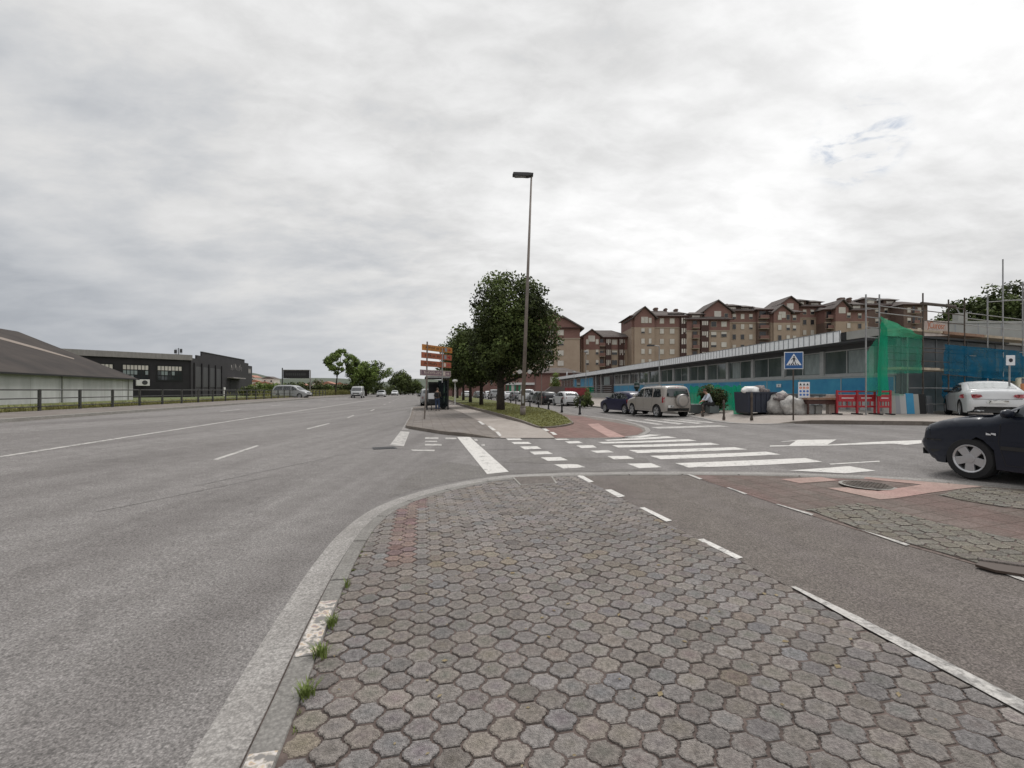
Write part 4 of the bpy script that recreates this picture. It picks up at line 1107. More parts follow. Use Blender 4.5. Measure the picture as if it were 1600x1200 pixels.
def suv_rear(a):
    root = a['root']
    a['side']([(-1.80,.80),(-1.80,1.14),(-1.97,1.12),(-2.0,.82)], .01, 'tail_light', 'red_light')
    a['end']([(.84,.80),(.70,.80),(.70,1.12),(.80,1.12)], True, 'tail_light', 'red_light', mirror=True, off=.014)
    a['end']([(.80,.38),(-.80,.38),(-.80,.52),(.80,.52)], True, 'rear_bumper', 'plastic_black', off=.02)
    a['end']([(.62,.56),(.28,.56),(.28,.68),(.62,.68)], True, 'number_plate', 'plate', off=.02)
    a['end']([(.70,1.14),(-.68,1.14),(-.62,1.56),(.62,1.56)], True, 'rear_window', 'glass_dark', off=.016)
    sp = MB().lathe([(0,-.22),(.26,-.22),(.33,-.18),(.35,-.12),(.35,0),(.30,.02),(0,.02)], c=(-2.08,-.14,.92), axis='x', n=32).build('spare_wheel_cover', 'paint_champagne', root, smooth=True)
    MB().lathe([(.30,-.222),(.315,-.222),(.33,-.19),(.30,-.19)], c=(-2.08,-.14,.92), axis='x', n=32).build('cover_ring', 'galv', sp)
    for yy in (.66,-.66): MB().tube((-1.5,yy,1.73),(.2,yy,1.73),.018).tube((-1.5,yy,1.66),(-1.5,yy,1.73),.015).tube((.2,yy,1.66),(.2,yy,1.73),.015).build('roof_rail', 'galv', root)
    a['end']([(.10,1.60),(-.10,1.60),(-.10,1.63),(.10,1.63)], True, 'brake_light', 'red_light', off=.02)
suv['rear'] = suv_rear; suv['front'] = front_ends
car('offroad_car', 'pale silver off-roader with spare wheel on its back door, parked before the zebra crossing', 'car', (8.25, 26.2, G(8.2,26)), R(104), suv, 'paint_champagne', grid=.08)
blue = dict(hatch); blue['rot'] = .6
car('hatchback_car', 'small dark blue hatchback parked in front of the silver off-roader', 'car', (7.65, 31.2, G(7.6,31)), R(108), blue, 'paint_blue')
car('hatchback_car', 'white hatchback seen from behind at the near end of the parked row', 'car', (5.5, 47.5, G(5.5,47)), R(103), hatch, 'paint_white')
# white coupe at the right
coupe = dict(top=[(2.2,.26),(2.32,.40),(2.35,.56),(2.28,.70),(2.1,.80),(1.6,.90),(1.0,.95),(.85,.98),(.1,1.34),(-.4,1.405),(-.9,1.38),(-1.75,1.12),(-2.10,1.06),(-2.24,1.0),(-2.30,.80),(-2.34,.55),(-2.28,.30)],
    axles=(1.45,-1.39), wr=.34, hw=.905, belt=.95, sill=.22, wind=(.12,.86), rearw=(-1.80,-.98), tum=.42, r=.14, rearglass='rear_glass_pale',
    windows=[[(.72,.99),(.10,1.27),(-.4,1.33),(-.95,1.29),(-1.5,1.10),(-1.3,1.02),(-.3,.985)]], seams=[[(.72,.98),(.75,.6),(.68,.28)], [(-.75,1.0),(-.72,.6),(-.85,.3)]], mirror=(.60,1.02), mirror_mat='plastic_black', sw=.09, spokes=7)
simple('rear_glass_pale', (.42,.44,.44), .12, 0, .8)
def coupe_rear(a):
    a['end']([(.96,.79),(.88,.77),(.50,.79),(.40,.84),(.44,.91),(.80,.93),(.93,.90)], True, 'tail_light', 'red_light', mirror=True, off=.06)
    a['end']([(.28,.59),(-.28,.59),(-.28,.70),(.28,.70)], True, 'number_plate', 'plate', off=.06)
    a['end']([(.80,.24),(-.80,.24),(-.70,.42),(-.45,.46),(.45,.46),(.70,.42)], True, 'diffuser', 'plastic_black', off=.015)
    a['end']([(.84,.735),(-.84,.735),(-.84,.745),(.84,.745)], True, 'bumper_seam', 'plastic_black', off=.014)
    a['end']([(.62,.28),(.36,.28),(.36,.33),(.62,.33)], True, 'exhaust_tip', 'rim', mirror=True, off=.05)
coupe['rear'] = coupe_rear; coupe['front'] = front_ends
# rear-left wheel at (1503,652)
hd = R(55)
p0 = Vector(g(1507, 652, .1)); 
Yc = 18.3; p0 = Vector(((1503-800)/F*Yc, Yc)); u_ = Vector((math.cos(hd), math.sin(hd))); nl = Vector((-u_.y, u_.x))
ctr = p0-nl*.80+u_*1.39
zc_ = 1.6-(652-610)/F*Yc
car('coupe_car', 'white coupe with slim red tail lights parked behind the dark hatchback', 'car', (ctr.x, ctr.y, zc_), hd, coupe, 'paint_white', grid=.07)
# cream and orange vehicle behind it
vann = dict(top=[(2.2,.30),(2.3,.5),(2.3,.8),(2.15,1.0),(1.7,1.1),(1.55,1.15),(1.0,1.75),(.6,1.88),(-.5,1.93),(-2.1,1.9),(-2.3,1.75),(-2.36,1.1),(-2.38,.6),(-2.3,.32)],
    axles=(1.45,-1.45), wr=.33, hw=.92, belt=1.08, sill=.28, wind=(1.02,1.56), rearw=(-2.34,-2.2), tum=.14, r=.11,
    windows=[[(1.45,1.16),(.98,1.68),(.5,1.74),(.5,1.16)], [(.4,1.16),(.4,1.74),(-.7,1.76),(-.7,1.16)], [(-.8,1.16),(-.8,1.76),(-2.0,1.74),(-2.1,1.18)]],
    seams=[[(.45,1.1),(.45,.4)], [(-.75,1.1),(-.75,.4)], [(1.3,1.1),(1.3,.75)]], mirror=(1.3,1.2), sw=.12)
vann['rear'] = hatch_ends()
def van_front(a):
    a['end']([(.86,.66),(.56,.66),(.56,.86),(.82,.88)], False, 'headlight', 'lamp_glass', mirror=True, off=.02)
    a['end']([(.50,.70),(-.50,.70),(-.50,.82),(.50,.82)], False, 'grille', 'plastic_black', off=.014)
    a['end']([(.80,.34),(-.80,.34),(-.80,.50),(.80,.50)], False, 'front_bumper', 'plastic_black', off=.016)
    a['end']([(.26,.54),(-.26,.54),(-.26,.65),(.26,.65)], False, 'number_plate', 'plate', off=.022)
vann['front'] = van_front
def stripes(a):
    a['end']([(.86,1.18),(-.86,1.18),(-.80,1.62),(.80,1.62)], True, 'orange_panel', 'orange_paint', off=.02)
    a['end']([(.88,1.02),(-.88,1.02),(-.88,1.10),(.88,1.10)], True, 'red_stripe', 'red_plastic', off=.02)
Yc = 22.5; hd = R(78)
car('works_van', 'cream van with orange back panel behind the white coupe, at the right edge', 'van', ((1632-800)/F*Yc, Yc+2.2, 1.6-(648-610)/F*Yc-.1), hd, vann, 'cream_paint', extra=stripes, grid=.12)
# oncoming traffic and far cars
def onroad(px, py, s): 
    return g(px, py)
X = (556-800)/F*76; car('passenger_van', 'silver white passenger van coming towards the camera in the far lanes', 'van', (X, 77, G(X,76)), R(-79), vann, 'paint_silver', grid=.14)
sedan = dict(coupe); sedan.pop('rear'); sedan['rearglass'] = 'glass_dark'; sedan['rear'] = hatch_ends()
X = (596-800)/F*100; car('saloon_car', 'white saloon oncoming, between the passenger van and the farthest oncoming car', 'car', (X, 100, G(X,100)), R(-79), sedan, 'paint_white', grid=.14)
X = (617-800)/F*132; car('saloon_car', 'farthest oncoming white saloon, smallest of the moving vehicles', 'car', (X, 132, G(X,132)), R(-79), sedan, 'paint_white', grid=.14)
mini = dict(vann); mini.update(top=[(2.2,.30),(2.3,.45),(2.3,.65),(2.15,.85),(1.75,1.0),(1.45,1.1),(.7,1.58),(.3,1.70),(-.8,1.74),(-1.9,1.66),(-2.2,1.3),(-2.3,.95),(-2.3,.6),(-2.25,.32)], wind=(.72,1.46), rearw=(-2.2,-1.92), tum=.26,
    windows=[[(1.35,1.10),(.68,1.50),(.35,1.58),(.35,1.08)], [(.27,1.08),(.27,1.59),(-.75,1.62),(-.75,1.08)], [(-.83,1.08),(-.83,1.62),(-1.75,1.56),(-2.05,1.15),(-1.9,1.1)]], mirror=(1.2,1.12))
Y = 60; X = (455-800)/F*Y; car('minivan', 'silver minivan standing side-on behind the fence, nose to the right', 'minivan', (X, Y+.3, G(X,Y)-.06), R(-4), mini, 'paint_silver', grid=.1)
far = [('paint_white','white car in the parked row, next to the near white hatchback',hatch,0),('paint_darkgreen','dark car third from the near end of the parked row',hatch,0),('paint_silver','silver car fourth in the parked row, right of the lamp post',hatch,0),('paint_white','white van-like car fifth in the parked row',mini,0),
       ('paint_grey','grey car behind the lamp post in the parked row',hatch,0),('paint_white','white car in the parked row between lamp post and largest tree',sedan,0),('paint_silver','silver car far along the parked row, left of the green shop front',mini,0),('paint_white','white car at the far end of the parked row, left of the big trunk',hatch,0)]
far[0] = ('paint_black','black car in the parked row directly left of the near white hatchback',hatch,0)
pxs = [(853,52),(846,57),(838,62),(822,66),(806,72),(794,78),(772,86),(763,96)]
for (c_, lb, sp, _), (px, Y) in zip(far, pxs):
    X = (px-800)/F*Y; car('parked_car', lb, 'car', (X, Y, G(X,Y)+.01), R(101+rnd.uniform(-3,3)), sp, c_, group='cars parked along the side street', grid=.16, detail=False)
for (px, Y, c_, lb, sp) in [(748,84,'paint_grey','grey car seen between the second and third tree trunks',hatch),(728,92,'paint_white','white car seen between the rear tree trunks',hatch),(648,190,'paint_white','white car far away at the vanishing point of the road',sedan),(643,210,'paint_silver','silver car far away beyond the last trees',sedan)]:
    X = (px-800)/F*Y; car('parked_car', lb, 'car', (X, Y, G(X,Y)+.02), R(101 if Y < 150 else -79), sp, c_, grid=.2, detail=False)
Yc = 49; X = (666-800)/F*Yc
def paper(a): pass
car('parked_car', 'silver car waiting in the bus bay behind the sign pole and shelter', 'car', (X, Yc+1.5, G(X,Yc)+.01), R(101), mini, 'paint_silver', grid=.12)

# ================================================================== LEFT SIDE: fence, warehouses, billboard, hills
# roadside railing (posts 2.35 m apart)
t = thing('railing', 'long dark metal railing with three rails between the far pavement and the grass', 'railing', (Fx(20), 20, G(Fx(20),20)))
def fz(y): return G(Fx(y), y)
o0 = Vector((Fx(20), 20, G(Fx(20),20)))
ys = [20.1+2.37*k for k in range(-6, 26)]
for y in ys:
    z = fz(y); MB().box(-.045,.045,-.045,.045,-.05,1.06, T=Matrix.Translation(Vector((Fx(y), y, z))-o0)).build('post', 'fence_metal', t)
for hz in (.30, .66, 1.03):
    mb = MB()
    for a, b in zip(ys[:-1], ys[1:]): mb.tube(Vector((Fx(a), a, fz(a)+hz))-o0, Vector((Fx(b), b, fz(b)+hz))-o0, .024 if hz < 1 else .03, n=6)
    weld(mb.build('rail', 'fence_metal', t), .005)

# white warehouse with grey gable roof
t = thing('warehouse', 'long pale warehouse with dark grey sheet gable roof at the left edge', 'warehouse', (-43.6, 53, 0), math.atan2(-.951, .309))
zb, ze, zr = .3, 3.05, 8.0; Lw = 62
MB().box(0, Lw, -21, 0, zb, ze-.02).prism([(0,0)], 0, 0) if False else MB().box(0, Lw, -21, 0, zb, ze-.02).build('wall', 'white_wall', t)
mb = MB(); mb.poly([(.002,0,ze-.02),(.002,-21,ze-.02),(.002,-10.5,zr-.08)]); mb.build('gable_wall', 'white_wall', t); mb = MB(); mb.poly([(Lw,0,ze-.02),(Lw,-21,ze-.02),(Lw,-10.5,zr-.08)]); mb.build('gable_wall', 'white_wall', t)
def slopebox(mb, x0, x1, y0, z0, y1, z1, th, mi=0):
    mb.prism([(y0, z0), (y1, z1), (y1, z1-th), (y0, z0-th)], x0, x1, mi, T=Matrix(((0,1,0,0),(1,0,0,0),(0,0,1,0),(0,0,0,1))))
mb = MB(); slopebox(mb, -.35, Lw+.3, .35, ze-.10, -10.5, zr, .08); mb.build('roof', 'ware_roof', t)
mb = MB(); slopebox(mb, -.35, Lw+.3, -21.35, ze-.10, -10.5, zr, .08); mb.build('roof', 'ware_roof', t)
MB().box(-.4, Lw+.3, .33, .50, ze-.24, ze-.10).build('gutter', 'black_metal', t)
mb = MB()
for (a, b, c_, d_) in [(3.0, -5.4, 8.0, -7.4)]:
    f = lambda y: ze-.10+(zr-ze+.10)*(.35-y)/10.85+.03
    mb.poly([(3.0,-4.0,f(-4.0)),(3.6,-3.7,f(-3.7)),(9.0,-7.3,f(-7.3)),(7.2,-7.6,f(-7.6)),(5,-6,f(-6))])
mb.build('roof_patch', 'ware_patch', t)
for k in range(5): MB().tube((1.2+k*12, .06, zb), (1.2+k*12, .06, ze-.2), .05).build('downpipe', 'parapet', t)
for k in range(16): MB().box(2.4+k*3.7, 2.44+k*3.7, .0, .006, zb, ze-.25).build('panel_joint', 'parapet', t)
# black building
C_ = Vector((-52.5, 75)); dR = Vector((-.224, .974)); dL = Vector((-.639, -.77))
t = thing('black_building', 'black painted industrial building with stepped parapet and white paned side windows', 'building', (C_.x, C_.y, 0))
D_ = dR*30.5; A_2 = dL*17
MB().slab([(0,0), (D_.x, D_.y), (D_.x-18, D_.y-4), (A_2.x-8, A_2.y+8), (A_2.x, A_2.y)], .2, 6.5).build('wall', 'black_wall', t)
TR = Matrix.Rotation(math.atan2(dR.y, dR.x), 4, 'Z')   # local x along right facade; outside is -y
TL = Matrix.Rotation(math.atan2(dL.y, dL.x), 4, 'Z')   # local x along left facade; outside is +y
mb = MB(); mb.prism([(0,.2),(0,6.9),(2.0,6.9),(2.0,7.5),(4.0,7.5),(4.0,8.15),(25.5,8.15),(25.5,7.6),(28,7.6),(28,7.1),(30.5,7.1),(30.5,.2)], -.25, -.02, T=TR); mb.build('parapet_wall', 'black_wall', t)
MB().box(4.0,25.5,-.32,.0,8.15,8.27,T=TR).build('coping', 'dark_grey', t)
for k in range(4):
    x0 = 1.6+k*2.9
    f = MB().box(x0, x0+2.1, -.27, -.255, 2.2, 5.6, T=TR).build('blocked_window', 'dark_grey', t)
for k in range(5): MB().box(.9+k*2.9, 1.3+k*2.9, -.42, -.25, .2, 6.2, T=TR).build('pilaster', 'black_wall', t)
MB().box(15.5, 22.5, -1.4, -.26, 4.0, 4.2, T=TR).build('canopy', 'metal_roof', t)
MB().box(17.0, 20.5, -.30, -.26, .3, 3.9, T=TR).build('door', 'rubber', t)
mb = MB(); rs = random.Random(4)
for k in range(9):
    x = 17.5+k*.75; zt = rs.uniform(5.6,6.0)
    mb.box(x, x+.12, -.275, -.262, zt, zt+rs.uniform(.7,1.3), T=TR); mb.box(x, x+.5, -.275, -.262, zt+rs.uniform(.2,.9), zt+1.0, T=TR) if k%3 == 0 else None
mb.build('painted_lettering', 'metal_roof', t, ); 
MB().box(27.5, 29.6, -.29, -.262, 5.2, 6.6, T=TR).build('sign_panel', 'dark_grey', t)
MB().box(27.8, 29.3, -.31, -.292, 5.5, 6.3, T=TR).build('sign_panel', 'metal_roof', t)
MB().box(13.2, 14.0, -.5, -.3, .3, 2.2, T=TR).build('notice_board', 'white_plastic', t)
mb = MB(); mb.prism([(-.3,6.5),(17,6.5),(17,7.35),(-.3,7.35)], .02, .45, T=TL); mb.build('roof_fascia', 'metal_roof', t)
for (x0, x1) in [(.9,4.4),(5.2,8.6),(9.4,12.8)]:
    f = MB().box(x0, x1, .01, .05, 3.0, 5.6, T=TL).build('window', 'rubber', t)
    n_ = 7
    for k in range(n_):
        w_ = (x1-x0-.3)/n_; xa = x0+.15+k*w_
        for j, (z0_, z1_) in enumerate([(4.75,5.4),(4.0,4.6),(3.25,3.85)]):
            pale_pane = (j == 0) or (rs.random() < .45)  # top row and some of the others get pale panes
            MB().box(xa+.05, xa+w_-.05, .052, .06, z0_, z1_, T=TL).build('pane', 'curtain' if pale_pane and j else ('shutter' if pale_pane else 'glass_dark'), f)
t2 = thing('air_conditioner', 'white air conditioning unit on the side wall of the black building', 'air conditioner', (C_.x+dL.x*6.2+.5, C_.y+dL.y*6.2-.45, 2.3), math.atan2(dL.y, dL.x))
MB().box(-.8,.8,0,.45,0,.95).build('casing', 'white_plastic', t2, bevel=.03)
MB().lathe([(0,0),(.34,0),(.34,.03),(0,.03)], c=(-.2,.45,.48), axis='y').build('fan_grille', 'dark_grey', t2)
t2 = thing('antenna_mast', 'small cluster of antennas on the roof of the black building', 'antenna', (-55.0, 76.0, 6.5))
mb = MB().tube((0,0,0),(0,0,2.1),.05); 
for k in range(5): mb.tube((-.6,0,1.1+k*.2),(.6,0,1.15+k*.2),.025)
mb.box(-.7,-.3,-.05,.05,1.2,1.8).box(.25,.6,-.05,.05,1.3,1.9); mb.build('antennas', 'dark_grey', t2)

# billboard
Y = 86; p = at(463, 610, Y)
t = thing('billboard', 'dark billboard with faint lettering on two posts above the shrubs', 'billboard', (p.x, Y, G(p.x, Y)), R(4))
b0 = 1.6-G(p.x,Y)
MB().box(-2.35,2.35,-.1,.1, b0+2.25, b0+3.75).build('board', 'black_wall', t, bevel=.03)
MB().box(-2.45,2.45,-.14,.14, b0+3.75, b0+3.86).build('frame_top', 'metal_roof', t)
mb = MB()
for k in range(11): mb.box(-1.9+k*.34, -1.9+k*.34+.2, -.115, -.102, b0+2.75, b0+3.2)
mb.build('lettering', 'dark_grey', t)
MB().box(-2.6,-2.45,-.08,.08,0,b0+4.2).build('post', 'dark_grey', t); MB().box(2.45,2.6,-.08,.08,0,b0+3.8).build('post', 'metal_roof', t)

# hills on the left horizon and houses on them
rs = np.random.RandomState(5)
hx = np.linspace(-900, 120, 103); V = []; Fc = []
def hh(x, v): 
    return max(0, (17+5*math.sin(x*.011+1)+3*math.sin(x*.037)) * sm((60-x)/260.0)) * sm(v)
for j in range(14):
    for i, x in enumerate(hx):
        y = 430+j*28; V.append((x, y, hh(x*1.0, j/9.0)*(1+j*.03)+1.5*noise.noise(Vector((x*.03, y*.03, 0)))*sm(j/3)-.3))
for j in range(13):
    for i in range(102): Fc.append((j*103+i, j*103+i+1, (j+1)*103+i+1, (j+1)*103+i))
me = bpy.data.meshes.new('hills'); me.from_pydata(V, [], Fc); o = link('hills', me, 'hill', smooth=True); o['kind'] = 'structure'
rr = random.Random(12)
hl = [(396,590,0),(400,597,0),(404,602,0),(409,594,1),(415,600,0),(423,592,1),(430,598,0),(446,604,0),(474,603,0),(500,598,1),(506,602,0),(514,600,0),(522,603,1),(531,601,0),(540,604,0),(549,603,1)]
names = ['white house with red roof right beside the black building, uppermost','white house beside the black building, middle height on the slope','white house low beside the black building','pale house with flat grey roof right of the black building','white house above the small yellow green tree','grey roofed house above the tree left of the billboard','white house left of the billboard post','white house seen under the billboard, left half','white house seen under the billboard, right half','grey roofed house on the hill right of the billboard','white house on the hill right of the billboard shrub','white house on the hill left of the slim roadside tree','grey roofed house directly behind the slim roadside trunk','white house on the hill right of the slim roadside trunk','white house low on the hill below the airy crown','grey roofed house at the right end of the hillside houses']
for (px, py, k), nm in zip(hl, names):
    Y = 330+rr.uniform(-30,30) if py < 600 else 300; p = at(px, py, Y); w_ = rr.uniform(3.0,5.0); h_ = rr.uniform(3.2,5.5)
    zb_ = p.z-h_
    t = thing('hillside_house', nm, 'house', (p.x, Y, zb_), R(rr.uniform(-20,20)), 'houses on the far hillside')
    MB().box(-w_,w_,-3,3,-6,h_).build('wall', 'house_white', t)
    mb = MB(); mb.prism([(-w_-.4,h_),(0,h_+1.6),(w_+.4,h_)], -3.3, 3.3); mb.build('roof', 'slate' if k else 'house_roof', t)
    for q_ in (-.5,.5): MB().box(q_*w_-.5,q_*w_+.5,-3.06,-3.01,h_*.45,h_*.75).build('window', 'win_dark', t)

# ================================================================== APARTMENT BLOCKS
def apartment(label, px0, px1, ye, Y, cols, gables=(), miradors=(), balconies=(), red=18, dormers=(), chimneys=(), depth=13, ridge=9, floors=7, base=612, mid='tan_brick', top='red_brick', roofm='slate', left_hip=True):
    s = Y/720.0; X0 = (px0-800)*s
    t = thing('apartment_block', label, 'apartment block', (X0, Y, 0), 0, 'brick apartment blocks on the skyline')
    fx = lambda px: (px-px0)*s
    fzz = lambda py: 1.6+(610-py)*s
    W_ = fx(px1); ze = fzz(ye); zr_ = fzz(ye+red); zb_ = fzz(base+14)
    MB().box(0, W_, 0, depth, zb_, zr_).build('wall', mid, t)
    MB().box(-.03, W_+.03, -.03, depth, zr_, ze).build('wall', top, t)
    MB().box(-.12, W_+.12, -.16, .2, zr_-.18, zr_+.14).build('string_course', 'band', t)
    # hipped roof with deep eaves
    rh = ridge*s; e = .9
    A = [(-e,-e,ze),(W_+e,-e,ze),(W_+e,depth+e,ze),(-e,depth+e,ze)]
    hr = min(W_*.3, depth*.45)
    B = [(hr, depth*.5, ze+rh+1.2), (W_-hr, depth*.5, ze+rh+1.2)]
    mb = MB(); i = 0
    mb.poly([A[0], A[1], B[1], B[0]]); mb.poly([A[1], A[2], B[1]]); mb.poly([A[2], A[3], B[0], B[1]]); mb.poly([A[3], A[0], B[0]]); mb.poly([A[3],A[2],A[1],A[0]])
    weld(mb.build('roof', roofm, t))
    MB().box(-e-.05, W_+e+.05, -e-.08, -e+.02, ze-.28, ze+.04).build('eaves', 'darkwood', t)
    for (g0, g1, ga, gy) in gables:      # front gable: px range, apex y, eave y
        x0, x1 = fx(g0), fx(g1); zg, za = fzz(gy), fzz(ga); xm = (x0+x1)/2
        MB().prism([(x0,zr_+.02),(x1,zr_+.02),(x1,zg),(xm,za),(x0,zg)], -1.0, depth*.6).build('gable_wall', top, t)
        MB().box(x0, x1, -1.0, depth*.4, zb_, zr_).build('wall', mid, t)
        for (xa, za1, xb, zb1) in ((x0-.9, zg-.45, xm, za), (x1+.9, zg-.45, xm, za)):
            mb = MB(); mb.prism([(xa,za1),(xb,zb1),(xb,zb1+.3),(xa,za1+.3)] , -1.7, depth*.7); mb.build('gable_roof', roofm, t)
        f = MB().box(xm-1.0, xm+1.0, -1.06, -1.0, zg-1.6, zg+.2).build('window', 'shutter', t)
    nwin = 0
    for (cx, w_, off) in cols:
        for k in range(floors):
            zc_ = fzz(ye+7.5+off+k*16)
            if zc_ < zb_+1 or nwin > 92: continue
            nwin += 1; x = fx(cx); hw_ = w_*s/2; yy = -1.0 if any(g0 <= cx <= g1 for g0, g1, *_ in gables) else 0.0
            r_ = rnd.random()
            f = MB().box(x-hw_-.12, x+hw_+.12, yy-.10, yy-.02, zc_-.85, zc_+.80).build('window', 'band', t)
            m_ = 'shutter' if r_ < .72 else 'win_dark'
            if r_ < .45: MB().box(x-hw_, x+hw_, yy-.13, yy-.105, zc_-.72, zc_+.70).build('shutter', 'shutter', f)
            elif r_ < .8:
                cut = zc_-.72+1.4*rnd.uniform(.3,.6)
                MB().box(x-hw_, x+hw_, yy-.13, yy-.105, cut, zc_+.70).build('shutter', 'shutter', f); MB().box(x-hw_, x+hw_, yy-.125, yy-.105, zc_-.72, cut).build('pane', 'win_dark', f)
            else: MB().box(x-hw_, x+hw_, yy-.125, yy-.105, zc_-.72, zc_+.70).build('pane', 'win_dark', f)
    for (cx, w_) in miradors:        # glazed bay columns in dark red timber with pale blinds
        x = fx(cx); hw_ = w_*s/2
        c = MB().box(x-hw_-.2, x+hw_+.2, -.75, .0, zb_, ze-.3).build('bay_window', 'darkwood', t)
        for k in range(floors):
            zc_ = fzz(ye+8+k*16)
            if zc_ < zb_+1.5: continue
            for j in range(3):
                w3 = 2*hw_/3; xa = x-hw_+j*w3
                MB().box(xa+.10, xa+w3-.10, -.80, -.755, zc_-.8+(.5 if rnd.random() < .4 else 0), zc_+.85).build('blind', 'shutter', c)
    for (b0, b1) in balconies:
        x0, x1 = fx(b0), fx(b1)
        r0 = MB().box(x0, x1, -.06, .02, zb_, ze-.5).build('balcony_recess', 'brown_brick', t)
        for k in range(floors):
            zc_ = fzz(ye+14+k*16)
            if zc_ < zb_+1: continue
            bp = MB().box(x0-.1, x1+.1, -1.3, 0, zc_-.12, zc_+.06).build('balcony', 'band', t)
            MB().box(x0-.1, x1+.1, -1.33, -1.26, zc_+.06, zc_+.95).build('parapet', 'red_brick', bp)
            MB().box(x0+.3, x1-.3, -.10, -.065, zc_+.1, zc_+2.2).build('balcony_door', 'win_dark', bp)
    for (dx_, dy_) in dormers:
        x = fx(dx_); z = fzz(dy_)
        c = MB().box(x-1.9, x+1.9, 1.2, 5.5, z-2.4, z-.55).build('dormer', 'brown_brick', t)
        mb = MB(); mb.poly([(x-2.8,.4,z-.6),(x+2.8,.4,z-.6),(x+1.2,3.2,z+.35),(x-1.2,3.2,z+.35)]); mb.poly([(x-2.8,.4,z-.6),(x-1.2,3.2,z+.35),(x-2.8,6,z-.6)]); mb.poly([(x+2.8,.4,z-.6),(x+2.8,6,z-.6),(x+1.2,3.2,z+.35)]); mb.poly([(x-2.8,.4,z-.6),(x-2.8,6,z-.6),(x+2.8,6,z-.6),(x+2.8,.4,z-.6)])
        mb.build('dormer_roof', roofm, c); MB().box(x-1.1, x+1.1, 1.14, 1.2, z-2.0, z-.9).build('dormer_window', 'shutter', c)
    for (cx_, cy_, w_) in chimneys:
        x = fx(cx_); z = fzz(cy_); MB().box(x-w_*s/2, x+w_*s/2, depth*.5-.8, depth*.5+.8, ze, z).box(x-w_*s/2-.15, x+w_*s/2+.15, depth*.5-.95, depth*.5+.95, z-.5, z-.25).build('chimney', 'brown_brick', t)
    return t
# block behind the large tree with shops at street level
tB = apartment('tan and red apartment block with sloping roof, half hidden by the largest tree', 775, 906, 512, 130, [(790,10,0),(812,10,0),(832,10,0),(858,12,0),(876,9,0)], red=17, ridge=4, depth=14, floors=5, base=602, miradors=(), chimneys=((830,492,3),))
s_ = 130/720
mb = MB(); X0 = (775-800)*s_
xa, xb = (868-775)*s_, (912-775)*s_
fzz = lambda py: 1.6+(610-py)*s_
MB().prism([((800-775)*s_, fzz(512)), ((842-775)*s_, fzz(477)), ((906-775)*s_, fzz(511)), ((906-775)*s_, fzz(512.5))], -.5, 10).build('gable_wall', 'red_brick', tB)
MB().prism([((836-775)*s_, fzz(474)), ((879-775)*s_, fzz(496)), ((879-775)*s_, fzz(498)), ((836-775)*s_, fzz(477))], -1.4, 11).build('gable_roof', 'slate', tB)
MB().prism([((878-775)*s_, fzz(493.5)), ((912-775)*s_, fzz(513)), ((912-775)*s_, fzz(515)), ((878-775)*s_, fzz(496))], -1.4, 11).build('gable_roof', 'slate', tB)
MB().box(0, (870-775)*s_, -1.2, 0, -1.0, fzz(584)).build('shop_front', 'red_brick', tB)
MB().box((760-775)*s_, (835-775)*s_, -1.6, -1.21, fzz(601)-.1, fzz(598)).build('shop_fascia', 'white_plastic', tB)
MB().box((785-775)*s_, (813-775)*s_, -1.32, -1.21, -1.0, fzz(601.5)).build('shop_window', 'green_shop', tB)
for k in range(6):
    MB().box((732-775)*s_+k*1.3+8.2, (732-775)*s_+k*1.3+8.9, -1.34, -1.22, -.4, fzz(602)).build('shop_pillar', 'shutter' if k%2 else 'brown_brick', tB)
# red brick building lower right of it
t = apartment('low red brick shop building with white paned window beneath the tan block', 838, 905, 583, 112, [(865,10,3)], red=30, ridge=2, depth=8, floors=1, base=604)
del t['group']; t['category'] = 'shop building'
t2_ = apartment('red shopping arcade building seen between the tree trunks', 700, 790, 585, 128, [(712,3,4),(720,3,4),(728,3,4),(736,3,4),(744,3,4),(752,3,4),(760,3,4),(768,3,4)], red=36, ridge=3, depth=8, floors=2, base=604, top='red_brick')
t2_['category'] = 'shop building'; del t2_['group']
apartment('narrow apartment block with balconies between the tree-hidden block and the long gabled one', 908, 986, 527, 140, [(917,4,0),(932,4,0),(960,8,0),(972,8,0)], gables=((911,936,516,526),), miradors=((950,7),(970,6)), balconies=((936,944),), red=20, dormers=((955,521),), chimneys=((935,513,3),(948,514,3),(956,514,5)), ridge=9)
apartment('gabled apartment block with tan front, second from the left of the skyline', 987, 1072, 494, 135, [(1003,5,0),(1014,4,0),(1034,6,0),(1050,7,0)], gables=((990,1021,481,497),), miradors=((1068,10),), balconies=(), red=18, dormers=((1040,488),(1060,486)), chimneys=((1035,475,5),(1051,476,3),(1068,477,4)), ridge=8)
apartment('lower apartment block with red timber bays left of the dormered blocks', 1073, 1140, 499, 134, [(1115,8,0),(1131,8,0)], miradors=((1100,10),), balconies=((1081,1090),), red=18, dormers=((1090,487),), chimneys=(), ridge=9, floors=6)
apartment('apartment block whose gable rises behind the middle of the long building', 1118, 1183, 486, 137, [(1147,5,1),(1160,5,1),(1173,5,1),(1132,5,1)], gables=((1098,1140,471,488),), red=18, dormers=((1147,474),(1167,476)), chimneys=((1131,469,3),(1150,469,3)), ridge=10)
apartment('recessed brown block with stacked balconies, third gap from the left', 1184, 1203, 484, 136, [], balconies=((1185,1198),), red=20, chimneys=((1191,473,4),), ridge=4, mid='brown_brick')
apartment('apartment block with twin dormers under the crossing sign side of the skyline', 1204, 1250, 488, 135, [(1215,5,1),(1228,5,1),(1241,5,1)], gables=((1206,1232,478,489),), red=17, dormers=((1216,483),(1238,484)), chimneys=(), ridge=8)
